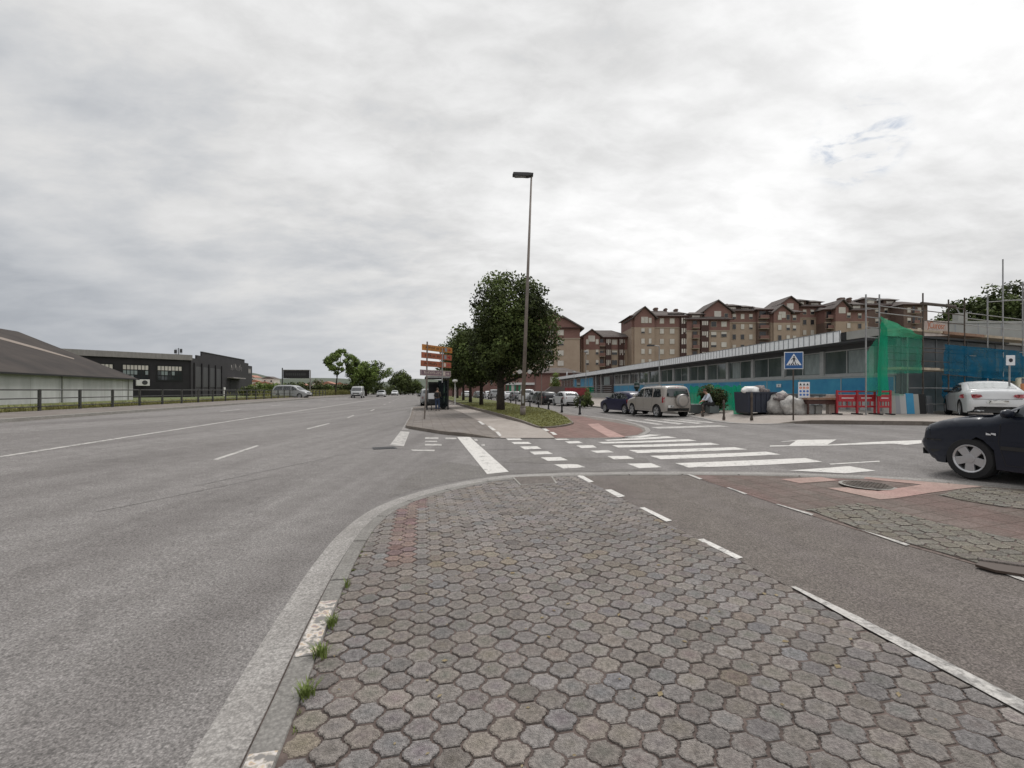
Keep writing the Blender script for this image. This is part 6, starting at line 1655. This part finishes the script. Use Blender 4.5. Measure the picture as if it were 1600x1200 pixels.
def lump(name, label, cat, loc, sx, sy, sz, m, seed, amp=.3, parent=None, sub=3):
    bm = bmesh.new(); bmesh.ops.create_icosphere(bm, subdivisions=sub, radius=1)
    for v in bm.verts:
        n_ = noise.noise(v.co*1.7+Vector((seed,0,0)))*amp+noise.noise(v.co*4.5+Vector((seed,3,0)))*amp*.45
        v.co *= (1+n_); v.co.x *= sx; v.co.y *= sy; v.co.z *= sz
        if v.co.z < -sz*.55: v.co.z = -sz*.55
    me = bpy.data.meshes.new(name); bm.to_mesh(me); bm.free(); o_ = link(name, me, m, parent, smooth=True); o_.location = (loc[0], loc[1], loc[2]+sz*.55)
    if label: tag(o_, label, cat)
    return o_
lump('rubble_heap', 'dark mixed rubble heaped in the navy skip', 'rubble', (X+.15, Y+.8, Z+h_-.25), w_*.42, .6, .34, 'rubble', 3, .5)
lump('plastic_sack', 'white plastic sack lying on the left corner of the navy skip', 'sack', (X-w_*.3, Y+.45, Z+h_-.05), .38, .3, .20, 'white_plastic', 5, .3)
# bulk bags
X, Y, Z = gp(1228, 647.5)
lump('bulk_bag', 'sagging open white bulk bag with dark debris, directly right of the skip', 'bulk bag', (X, Y+.5, Z), .55, .5, .62, 'bag_white', 11, .35)
lump('debris_pile', 'brown debris filling the open bulk bag beside the skip', 'debris', (X, Y+.35, Z+.55), .42, .36, .22, 'rubble', 12, .5)
X, Y, Z = gp(1250, 648)
lump('bulk_bag', 'crumpled grey white bulk bag under the safety board', 'bulk bag', (X, Y+.4, Z), .60, .45, .50, 'bag_white', 17, .45)
# barriers, timber stack, boxes
def barrier(px, py, w_, label, rz=0):
    X, Y, Z = gp(px, py); Y += .5
    t = thing('barrier', label, 'barrier', (X, Y, Z), rz, 'red plastic barriers by the site')
    MB().box(-w_/2,w_/2,-.03,.03,.52,.80).build('panel', 'red_plastic', t, bevel=.01); MB().box(-w_/2,w_/2,-.025,.025,.28,.36).build('lower_rail', 'red_plastic', t, bevel=.01)
    MB().box(-w_/2,w_/2,-.025,.025,.90,.96).build('top_rail', 'red_plastic', t)
    for sg in (-1,1): MB().box(sg*w_/2-.03,sg*w_/2+.03,-.03,.03,0,.98).build('upright', 'red_plastic', t); MB().box(sg*w_/2-.05,sg*w_/2+.05,-.25,.25,0,.05).build('foot', 'rubber', t)
    for k in range(3): MB().box(-w_/2+(k+1)*w_/4-.012,-w_/2+(k+1)*w_/4+.012,-.02,.02,.36,.52).build('spindle', 'red_plastic', t)
    MB().box(-w_*.3,w_*.3,-.034,-.031,.65,.68).build('white_stripe', 'white_sign', t)
barrier(1338, 648.5, .82, 'red barrier directly right of the timber stack'); barrier(1368, 648.5, .75, 'middle red barrier, between the two others', R(3)); barrier(1398, 649, .42, 'narrow red barrier under the dense green netting', R(-12))
X, Y, Z = gp(1288, 647.5)
t = thing('timber_table', 'rough brown timber trestle table with boards under the blue panels', 'trestle table', (X, Y+.4, Z), R(-4))
MB().box(-.62,.62,-.35,.35,.60,.68).build('top', 'wood', t); MB().box(-.60,.60,-.3,.3,.42,.58).build('board_stack', 'darkwood', t)
for sx_ in (-.55,.55):
    for sy_ in (-.28,.28): MB().box(sx_-.03,sx_+.03,sy_-.03,sy_+.03,0,.60).build('leg', 'darkwood', t)
for i, (px, w_, h_, m_, lb) in enumerate([(1279,.26,.36,'white_wall','pale concrete block under the left end of the trestle table'),(1291,.26,.36,'parapet','pale concrete block under the right end of the trestle table'),(1312,.24,.8,'rendered','upright beige board leaning between trestle table and red barriers')]):
    X, Y, Z = gp(px, 647.5); o = MB().box(-w_/2,w_/2,-.12,.12,0,h_).build('block', m_, bevel=.015); o.location = (X, Y+.55, Z); tag(o, lb, 'concrete block' if h_ < .5 else 'board')
cols_ = [(1409,.5,.85,'parapet','pale leaning board right of the red barriers, first in the fence'),(1421,.28,.75,'fascia_dark','dark grey board second in the site fence'),(1431,.26,.72,'white_wall','pale board third in the site fence'),(1443,.30,.75,'blue_panel','blue board in the site fence left of the coupe'),(1453,.22,.72,'parapet','pale board between the blue and dark boards of the site fence'),(1462,.30,.72,'rubber','black board in the site fence'),(1473,.26,.74,'fascia_dark','grey board in the site fence closest to the white coupe')]
for (px, w_, h_, m_, lb) in cols_:
    X, Y, Z = gp(px, 648); o = MB().box(-w_/2,w_/2,-.03,.03,0,h_+.1).build('fence_board', m_, bevel=.01); o.location = (X, Y+.6, Z); o.rotation_euler = (R(-6),0,R(rnd.uniform(-8,8))); tag(o, lb, 'board', 'boards of the site fence')
# site mesh fence panels in front of the building
def mesh_fence(pa, pb, py, label):
    A = gp(pa, py); B = gp(pb, py)
    d = Vector((B[0]-A[0], B[1]-A[1])); L_ = d.length
    t = thing('mesh_fence', label, 'fence', (A[0], A[1]+.3, A[2]), math.atan2(d.y, d.x))
    for x in (0, L_): MB().tube((x,0,0),(x,0,1.95),.02).build('post', 'galv', t)
    for z in (.15, 1.9): MB().tube((0,0,z),(L_,0,z),.016).build('rail', 'galv', t)
# hedge netting left (green screen wrapped round a planting bed)
def screen(pa, pb, py0, ptop, label, m='green_net_dense', depth=1.6):
    A = gp(pa, py0); B = gp(pb, py0); n = 22; V = []; Fs = []
    for j in range(7):
        for i in range(n+1):
            u_ = i/n; x = A[0]+(B[0]-A[0])*u_; y = A[1]+(B[1]-A[1])*u_; h = (py0-ptop)/F*y*(j/6)
            sag = .10*math.sin(u_*3.14*3)**2*(j/6)
            d = .05*math.sin(u_*21+j*.5)+.04*math.sin(u_*47)
            V.append((x-A[0], y-A[1]+d, h-sag))
    for j in range(6):
        for i in range(n): Fs.append((j*(n+1)+i, j*(n+1)+i+1, (j+1)*(n+1)+i+1, (j+1)*(n+1)+i))
    me = bpy.data.meshes.new('screen'); me.from_pydata(V, [], Fs); o = link('screen', me, m, smooth=True); o.location = (A[0], A[1], A[2]); tag(o, label, 'netting screen')
screen(1146, 1174.5, 647, 601, 'tall green netting screen between the hedge and the navy skip')
screen(1078, 1112, 640, 602, 'lighter green netting screen right behind the off-roader')
screen(1108, 1150, 641, 600, 'green netting screen behind the hedge and the seated person')
# planting bed bush with reddish flowers
X, Y, Z = gp(1128, 645)
t = thing('hedge_bush', 'dark round bush with reddish tips in front of the green netting', 'bush', (X, Y+.5, Z))
leaf_cloud('foliage', crown_clumps(0, .72, .42, .62, 22, .24, 77), 3200, .045, 'leaf_bush', t, 77, .55); MB().tube((0,0,0),(0,0,.7),.06).build('stem', 'bark', t)
X, Y, Z = gp(1118, 645); 
t = thing('hedge_bush', 'brownish green bush directly behind the seated person', 'bush', (X, Y+1.0, Z))
leaf_cloud('foliage', crown_clumps(0, .95, .38, .62, 18, .22, 78), 2200, .045, 'leaf_bush', t, 78, .85); MB().tube((0,0,0),(0,0,.7),.05).build('stem', 'bark', t)
X, Y, Z = gp(1095, 646); o = MB().box(-.45,.45,-.25,.25,.0,.5).build('planter', 'grey_plastic', bevel=.03); o.location = (X, Y+.4, Z); tag(o, 'grey planter box left of the seated person', 'planter')
X, Y, Z = gp(1118, 646); o = MB().box(-.25,.25,-.25,.25,.0,.42).build('stone_seat', 'grey_plastic', bevel=.03); o.location = (X, Y+.35, Z); tag(o, 'grey block the seated person sits on', 'block seat')
seat_pos = (X, Y+.35, Z)
# far end bits
q, z = onwall(886, 586, .4); t = thing('notice_board', 'white rectangular board above the green boards at the far end of the long building', 'board', (q.x, q.y, z), ang)
MB().box(-.5,.5,0,.05,-.65,.65).build('sheet', 'white_sign', t)
q = at(868, 585, 70); t = thing('conifer', 'green column shaped conifer at the far end of the long building', 'conifer', (q.x, 70, 0.1))
leaf_cloud('crown', crown_clumps(0, 2.6, .5, 1.7, 16, .5, 81), 1500, .1, 'leaf_light', t, 81, 1.0); MB().tube((0,0,0),(0,0,1.8),.1).build('trunk', 'bark', t)
Y = 55; q = at(902, 605, Y); t = thing('red_wall', 'low red hoarding left of the dark open bay of the long building', 'hoarding', (q.x, Y, G(q.x,Y)+.1), R(4))
MB().box(-1.5,1.4,-.05,.05,.75,1.75).build('panel', 'hoarding_red', t, bevel=.02); MB().box(-1.5,1.4,.06,.12,0,.75).build('base', 'parapet', t)
Y = 58; q = at(872, 612, Y); t = thing('grey_awning', 'sloping grey roof of a low shed left of the red hoarding', 'shed', (q.x, Y, .1), 0)
mb = MB(); mb.prism([(-2.3,.9),(-.9,2.0),(2.0,2.0),(2.2,.9)], -.6, 1.2); mb.build('roof', 'slate', t); MB().box(-2.0,2.0,-.4,1.0,0,.9).build('wall', 'parapet', t)
Y = 40; q = at(918, 620, Y); t = thing('shrub', 'pale pointed shrub right of the white hatchback', 'shrub', (q.x, Y, G(q.x,Y)+.1))
leaf_cloud('foliage', [((0,0,.4),.42),((0,0,.8),.38),((.02,0,1.2),.28),((0,0,1.55),.16),((-.3,0,.3),.3),((.3,0,.35),.3)], 1500, .07, 'leaf_bush', t, 83, 2.0); MB().tube((0,0,0),(0,0,.8),.05).build('stem', 'bark', t)
Y = 42; q = at(908, 620, Y); t = thing('shrub', 'dark low shrub between the white hatchback and the pale pointed one', 'shrub', (q.x, Y, G(q.x,Y)+.1))
leaf_cloud('foliage', crown_clumps(0,.5,.7,.5,14,.3,84), 1200, .07, 'leaf_bush', t, 84, .7); MB().tube((0,0,0),(0,0,.5),.05).build('stem', 'bark', t)
Y = 33; q = at(995, 603, Y)
t = thing('recycling_post', 'dark green domed post showing over the roof of the dark blue hatchback', 'post', (q.x, Y, G(q.x,Y)+.1))
h_ = 1.6+(610-597)/F*Y-G(q.x,Y)-.1
MB().lathe([(0,0),(.12,0),(.12,h_-.5),(.20,h_-.45),(.20,h_-.12),(.12,h_),(0,h_+.03)], n=16).build('column', 'paint_darkgreen', t, smooth=True); MB().lathe([(.205,h_-.32),(.208,h_-.32),(.208,h_-.24),(.205,h_-.24)], n=16).build('band', 'galv', t)
MB().lathe([(0,h_+.02),(.07,h_+.02),(.06,h_+.12),(0,h_+.14)], n=12).build('knob', 'paint_darkgreen', t)

# ================================================================== PEOPLE
def skin_mesh(name, joints, edges, m, parent, rootj, sub=2):
    keys = list(joints); me = bpy.data.meshes.new(name)
    me.from_pydata([joints[k][0] for k in keys], [(keys.index(a), keys.index(b)) for a, b in edges], [])
    o_ = link(name, me, m, parent)
    md = o_.modifiers.new('skin', 'SKIN'); md.use_smooth_shade = True; me.skin_vertices or None
    if not me.skin_vertices: pass
    for i, k in enumerate(keys):
        r_ = joints[k][1]; me.skin_vertices[0].data[i].radius = r_ if isinstance(r_, tuple) else (r_, r_)
        me.skin_vertices[0].data[i].use_root = (k == rootj)
    s_ = o_.modifiers.new('sub', 'SUBSURF'); s_.levels = sub; s_.render_levels = sub
    dg = bpy.context.evaluated_depsgraph_get(); m2 = bpy.data.meshes.new_from_object(o_.evaluated_get(dg)); o_.modifiers.clear(); o_.data = m2; m2.name = name
    m2.polygons.foreach_set('use_smooth', [True]*len(m2.polygons))
    return o_
def person(label, loc, rz, J, top_m, leg_m, group=None, scale=1.0, hair='hair'):
    t = thing('person', label, 'person', loc, rz, group); t.scale = (scale,)*3
    jo = {k: (Vector(v), r) for k, (v, r) in dict(
        pelvis=(J['pelvis'], .115), waist=(J['waist'], (.125,.10)), chest=(J['chest'], (.15,.11)), neck0=(J['neck'], .055), head0=(J['neck']+(J['head']-J['neck'])*.55, .06), head1=(J['head'], .088), head2=(J['head']+(J['head']-J['neck']).normalized()*.09, .07)).items()}
    ed = [('pelvis','waist'),('waist','chest'),('chest','neck0'),('neck0','head0'),('head0','head1'),('head1','head2')]
    for s_ in 'LR':
        for k, r_ in (('sh',.062),('el',.044),('wr',.029)): jo[k+s_] = (Vector(J[k+s_]), r_)
        for k, r_ in (('hip',.09),('kn',.058),('an',.038),('toe',.032)): jo[k+s_] = (Vector(J[k+s_]), r_)
        ed += [('chest','sh'+s_),('sh'+s_,'el'+s_),('el'+s_,'wr'+s_),('pelvis','hip'+s_),('hip'+s_,'kn'+s_),('kn'+s_,'an'+s_),('an'+s_,'toe'+s_)]
        w = Vector(J['wr'+s_]); d = (w-Vector(J['el'+s_])).normalized(); side = d.cross(Vector((0,0,1))); side = side.normalized() if side.length > .1 else Vector((0,1,0)); dn = d.cross(side)
        jo['pa'+s_] = (w+d*.07, (.034,.018)); ed.append(('wr'+s_, 'pa'+s_))
        for q_, (o1, ln) in enumerate(((-.030,.065),(-.010,.075),(.010,.072),(.030,.055))):
            a = w+d*.10+side*o1; b_ = a+d*ln*.55+dn*.012; c_ = b_+d*ln*.35+dn*.028
            jo[f'f{q_}a{s_}'] = (a, .009); jo[f'f{q_}b{s_}'] = (b_, .0085); jo[f'f{q_}c{s_}'] = (c_, .0075); ed += [('pa'+s_, f'f{q_}a{s_}'), (f'f{q_}a{s_}', f'f{q_}b{s_}'), (f'f{q_}b{s_}', f'f{q_}c{s_}')]
        a = w+d*.035+side*-.038; b_ = a+d*.035+side*-.02; jo['ta'+s_] = (a, .011); jo['tb'+s_] = (b_, .009); ed += [('wr'+s_, 'ta'+s_), ('ta'+s_, 'tb'+s_)]
    body = skin_mesh('body', jo, ed, 'skin', t, 'pelvis', 2)
    # clothes follow the body, slightly larger
    cj = {k: (jo[k][0], tuple(x+.018 for x in (jo[k][1] if isinstance(jo[k][1], tuple) else (jo[k][1],)*2))) for k in ('pelvis','waist','chest','shL','shR','elL','elR')}
    for s_ in 'LR': cj['cu'+s_] = (jo['el'+s_][0].lerp(jo['wr'+s_][0], J.get('sleeve', .9)), (.045,.045))
    cj['col'] = (jo['chest'][0].lerp(jo['neck0'][0], .75), (.078,.078))
    skin_mesh('top', cj, [('pelvis','waist'),('waist','chest'),('chest','col')]+[e for s_ in 'LR' for e in (('chest','sh'+s_),('sh'+s_,'el'+s_),('el'+s_,'cu'+s_))], top_m, t, 'waist', 2)
    lj = {k: (jo[k][0], tuple(x+.016 for x in (jo[k][1] if isinstance(jo[k][1], tuple) else (jo[k][1],)*2))) for k in ('pelvis','hipL','hipR','knL','knR')}
    for s_ in 'LR': lj['an'+s_] = (jo['an'+s_][0]+Vector((0,0,.02)), (.058,.058))
    skin_mesh('trousers', lj, [e for s_ in 'LR' for e in (('pelvis','hip'+s_),('hip'+s_,'kn'+s_),('kn'+s_,'an'+s_))], leg_m, t, 'pelvis', 2)
    for s_ in 'LR':
        skin_mesh('shoe', {'a': (jo['an'+s_][0]+Vector((0,0,-.03)), (.045,.045)), 'b': (jo['toe'+s_][0], (.042,.034)), 'h': (jo['an'+s_][0]+(jo['an'+s_][0]-jo['toe'+s_][0]).normalized()*.05+Vector((0,0,-.05)), (.036,.034))}, [('h','a'),('a','b')], 'plastic_black', t, 'a', 2)
    fw = J['face'].normalized(); up = (J['head']-J['neck']).normalized(); hc = J['head']; rt = fw.cross(up).normalized()
    def blob(name, c, sx, sy, sz, m, clip=None):
        bm = bmesh.new(); bmesh.ops.create_icosphere(bm, subdivisions=3, radius=1)
        Mx = Matrix((rt, fw, up)).transposed()
        for v in list(bm.verts):
            v.co = Vector((v.co.x*sx, v.co.y*sy, v.co.z*sz))
        if clip: 
            rem = [v for v in bm.verts if clip(v.co)]; bmesh.ops.delete(bm, geom=rem, context='VERTS')
        for v in bm.verts: v.co = Mx @ v.co + c
        me = bpy.data.meshes.new(name); bm.to_mesh(me); bm.free(); return link(name, me, m, t, smooth=True)
    blob('hair', hc+up*.045-fw*.012, .092, .108, .105, hair, lambda v: (v.y > .045 and v.z < .03) or v.z < -.085)
    blob('nose', hc+fw*.10+up*.0, .012, .02, .022, 'skin'); blob('mouth', hc+fw*.090-up*.045, .025, .01, .006, 'red_brick')
    for s_ in (-1,1): blob('eye', hc+fw*.086+up*.03+rt*.033*s_, .013, .008, .009, 'black_ink'); blob('ear', hc+rt*.088*s_-up*.0, .012, .02, .03, 'skin')
    return t
Vv = Vector
X, Y, Z = gp(683.5, 642, step2)
J = dict(pelvis=Vv((0,0,.93)), waist=Vv((0,.01,1.10)), chest=Vv((0,.0,1.33)), neck=Vv((0,.03,1.48)), head=Vv((.01,.07,1.62)), face=Vv((.5,.85,-.2)),
    shL=(-.17,0,1.40), shR=(.17,0,1.40), elL=(-.23,.04,1.13), elR=(.23,.02,1.12), wrL=(-.10,.22,1.10), wrR=(.12,.24,1.12),
    hipL=(-.09,0,.88), hipR=(.09,0,.88), knL=(-.10,.02,.49), knR=(.11,-.01,.49), anL=(-.10,-.01,.09), anR=(.12,-.04,.09), toeL=(-.12,.13,.035), toeR=(.14,.10,.035), sleeve=.6)
person('standing person in dark jacket and blue jeans waiting in front of the bus shelter', (X, Y, Z), R(10), J, 'olive_cloth', 'denim', scale=.95)
b = MB().box(-.14,.14,-.09,.05,0,.36).build('backpack', 'dark_cloth', bevel=.05); b.location = (X-.03, Y-.17, Z+1.0); tag(b, 'black bag worn on the back of the standing person', 'bag')
J = dict(pelvis=Vv((0,0,.50)), waist=Vv((.06,0,.66)), chest=Vv((.17,0,.88)), neck=Vv((.25,0,1.02)), head=Vv((.33,0,1.14)), face=Vv((.85,-.2,-.5)),
    shL=(.18,.18,.94), shR=(.18,-.18,.94), elL=(.32,.22,.72), elR=(.32,-.22,.70), wrL=(.50,.08,.62), wrR=(.50,-.10,.60),
    hipL=(.02,.09,.48), hipR=(.02,-.09,.48), knL=(.44,.12,.50), knR=(.42,-.14,.50), anL=(.42,.12,.09), anR=(.34,-.15,.09), toeL=(.56,.12,.035), toeR=(.48,-.16,.035), sleeve=.5)
person('person in pale blue shirt and dark trousers sitting bent forward by the green netting', (seat_pos[0]-.12, seat_pos[1]-.12, seat_pos[2]), R(178), J, 'light_cloth', 'dark_cloth')

# ================================================================== SKY, LIGHT, CAMERA
w = bpy.data.worlds.new('World'); sc.world = w; w.use_nodes = True
nt = w.node_tree; N = nt.nodes; L = nt.links
bg = N['Background']
SUN_EL, SUN_AZ = R(58), R(28)      # high sun behind cloud, ahead and to the right
sky = N.new('ShaderNodeTexSky'); sky.sky_type = 'NISHITA'; sky.sun_disc = False; sky.sun_elevation = SUN_EL; sky.sun_rotation = SUN_AZ
tc = N.new('ShaderNodeTexCoord')
sx = N.new('ShaderNodeSeparateXYZ'); L.new(tc.outputs['Generated'], sx.inputs[0])
def math_(op, a, b=None):
    n = N.new('ShaderNodeMath'); n.operation = op
    for i, v in enumerate((a, b)):
        if v is None: continue
        if isinstance(v, (int, float)): n.inputs[i].default_value = v
        else: L.new(v, n.inputs[i])
    return n.outputs[0]
zz = math_('ADD', math_('MAXIMUM', sx.outputs['Z'], 0.0), .27)
u = math_('DIVIDE', sx.outputs['X'], zz); v = math_('DIVIDE', sx.outputs['Y'], zz)
cb = N.new('ShaderNodeCombineXYZ'); L.new(u, cb.inputs[0]); L.new(v, cb.inputs[1])
def nz(scale, detail, rough, dist=0.0, loc=(0,0,0), stretch=(1,1,1), rotz=0):
    mp = N.new('ShaderNodeMapping'); mp.inputs['Location'].default_value = loc; mp.inputs['Scale'].default_value = stretch; mp.inputs['Rotation'].default_value = (0,0,rotz)
    L.new(cb.outputs[0], mp.inputs['Vector'])
    n = N.new('ShaderNodeTexNoise'); n.inputs['Scale'].default_value = scale; n.inputs['Detail'].default_value = detail; n.inputs['Roughness'].default_value = rough; n.inputs['Distortion'].default_value = dist
    L.new(mp.outputs[0], n.inputs['Vector']); return n.outputs['Fac']
def rng(x, a, b, c, d):
    n = N.new('ShaderNodeMapRange'); n.interpolation_type = 'SMOOTHSTEP'
    for k, vv in zip(('From Min','From Max','To Min','To Max'), (a, b, c, d)): n.inputs[k].default_value = vv
    L.new(x, n.inputs['Value']); return n.outputs['Result']
n1 = nz(.85, 4, .55, .35, (1.7,.6,0), (1,1.25,1), R(20))
n2 = nz(2.7, 7, .58, .2, (4,2,0), (1,1.5,1), R(-25))
n3 = nz(.28, 2, .5, 0, (0,3.1,0))
# brightness of the cloud deck: broad masses + wisps + glow toward the hidden sun
# detail fades toward the horizon where the deck is seen edge-on
fade = rng(sx.outputs['Z'], .0, .30, .15, 1.0)
def amp(x): return math_('MULTIPLY', x, fade)
base = math_('ADD', amp(rng(n1, .35, .65, -.14, .09)), .60)
wis = amp(rng(n2, .3, .7, -.07, .07))
big = rng(n3, .3, .7, -.05, .05)
vm = N.new('ShaderNodeVectorMath'); vm.operation = 'DOT_PRODUCT'; nn = N.new('ShaderNodeVectorMath'); nn.operation = 'NORMALIZE'
L.new(tc.outputs['Generated'], nn.inputs[0]); L.new(nn.outputs[0], vm.inputs[0])
vm.inputs[1].default_value = (math.sin(SUN_AZ)*math.cos(SUN_EL), math.cos(SUN_AZ)*math.cos(SUN_EL), math.sin(SUN_EL))
glow = rng(vm.outputs['Value'], .10, .90, -.13, .335)
core = rng(vm.outputs['Value'], .955, 1.0, 0, 3.0)
n4 = nz(7.5, 5, .6, .3, (7,3,0), (1,1.6,1), R(-35))
rip = math_('MULTIPLY', rng(n4, .3, .7, -.045, .045), rng(vm.outputs['Value'], .3, .8, .25, 1.0))
back = math_('MULTIPLY', math_('MAXIMUM', math_('MULTIPLY', sx.outputs['Y'], -1.0), 0.0), .42)  # extra sky brightness behind the camera, added to fill camera-facing walls
tot = math_('ADD', math_('ADD', rip, back), math_('ADD', math_('ADD', math_('ADD', math_('ADD', base, wis), big), glow), core))
# colour: blue-grey when thin/dark, neutral white when thick/bright
cr = N.new('ShaderNodeValToRGB'); e = cr.color_ramp.elements
e[0].position = .30; e[0].color = (.92,1.0,1.12,1); e[1].position = .72; e[1].color = (1.0,1.0,1.0,1)
L.new(tot, cr.inputs['Fac'])
sc1 = N.new('ShaderNodeVectorMath'); sc1.operation = 'SCALE'; L.new(cr.outputs['Color'], sc1.inputs[0]); L.new(tot, sc1.inputs['Scale'])
# a few thin blue tears to the right
tear = rng(nz(9, 6, .6, .5, (2,1,0), (1,1.5,1), R(55)), .46, .70, 0, .9)
vm2 = N.new('ShaderNodeVectorMath'); vm2.operation = 'DOT_PRODUCT'; L.new(nn.outputs[0], vm2.inputs[0])
d_ = Vector(((1340-800)/720, 1, (610-222)/720)).normalized(); vm2.inputs[1].default_value = d_
tm = math_('MULTIPLY', tear, rng(vm2.outputs['Value'], .9972, .9994, 0, .85))
sk = N.new('ShaderNodeVectorMath'); sk.operation = 'SCALE'; L.new(sky.outputs['Color'], sk.inputs[0]); sk.inputs['Scale'].default_value = .10
mx = N.new('ShaderNodeMix'); mx.data_type = 'RGBA'; L.new(tm, mx.inputs['Factor']); L.new(sc1.outputs[0], mx.inputs['A']); 
bl = N.new('ShaderNodeMix'); bl.data_type = 'RGBA'; bl.inputs['Factor'].default_value = .5; L.new(sk.outputs[0], bl.inputs['A']); bl.inputs['B'].default_value = (.30,.38,.48,1)
L.new(bl.outputs['Result'], mx.inputs['B'])
L.new(mx.outputs['Result'], bg.inputs['Color']); bg.inputs['Strength'].default_value = 1.0
ld = bpy.data.lights.new('sun', 'SUN'); ld.energy = 1.5; ld.angle = R(14); ld.color = (1, .965, .92)
lo = bpy.data.objects.new('sun', ld); col.objects.link(lo)
dirv = Vector((math.sin(SUN_AZ)*math.cos(SUN_EL), math.cos(SUN_AZ)*math.cos(SUN_EL), math.sin(SUN_EL)))
lo.rotation_euler = dirv.to_track_quat('Z', 'Y').to_euler(); lo.location = (0,0,30)
cd = bpy.data.cameras.new('camera'); cam = bpy.data.objects.new('camera', cd); col.objects.link(cam)
cam.location = (0,0,CH); cam.rotation_euler = (R(90),0,0); cd.sensor_fit = 'HORIZONTAL'; cd.sensor_width = 36; cd.lens = 36*F/1600
cd.shift_y = (HZ-600)/1600; cd.clip_start = .05; cd.clip_end = 6000
sc.camera = cam
sc.view_settings.view_transform = 'Standard'; sc.view_settings.look = 'None'; sc.view_settings.exposure = 0; sc.view_settings.gamma = 1
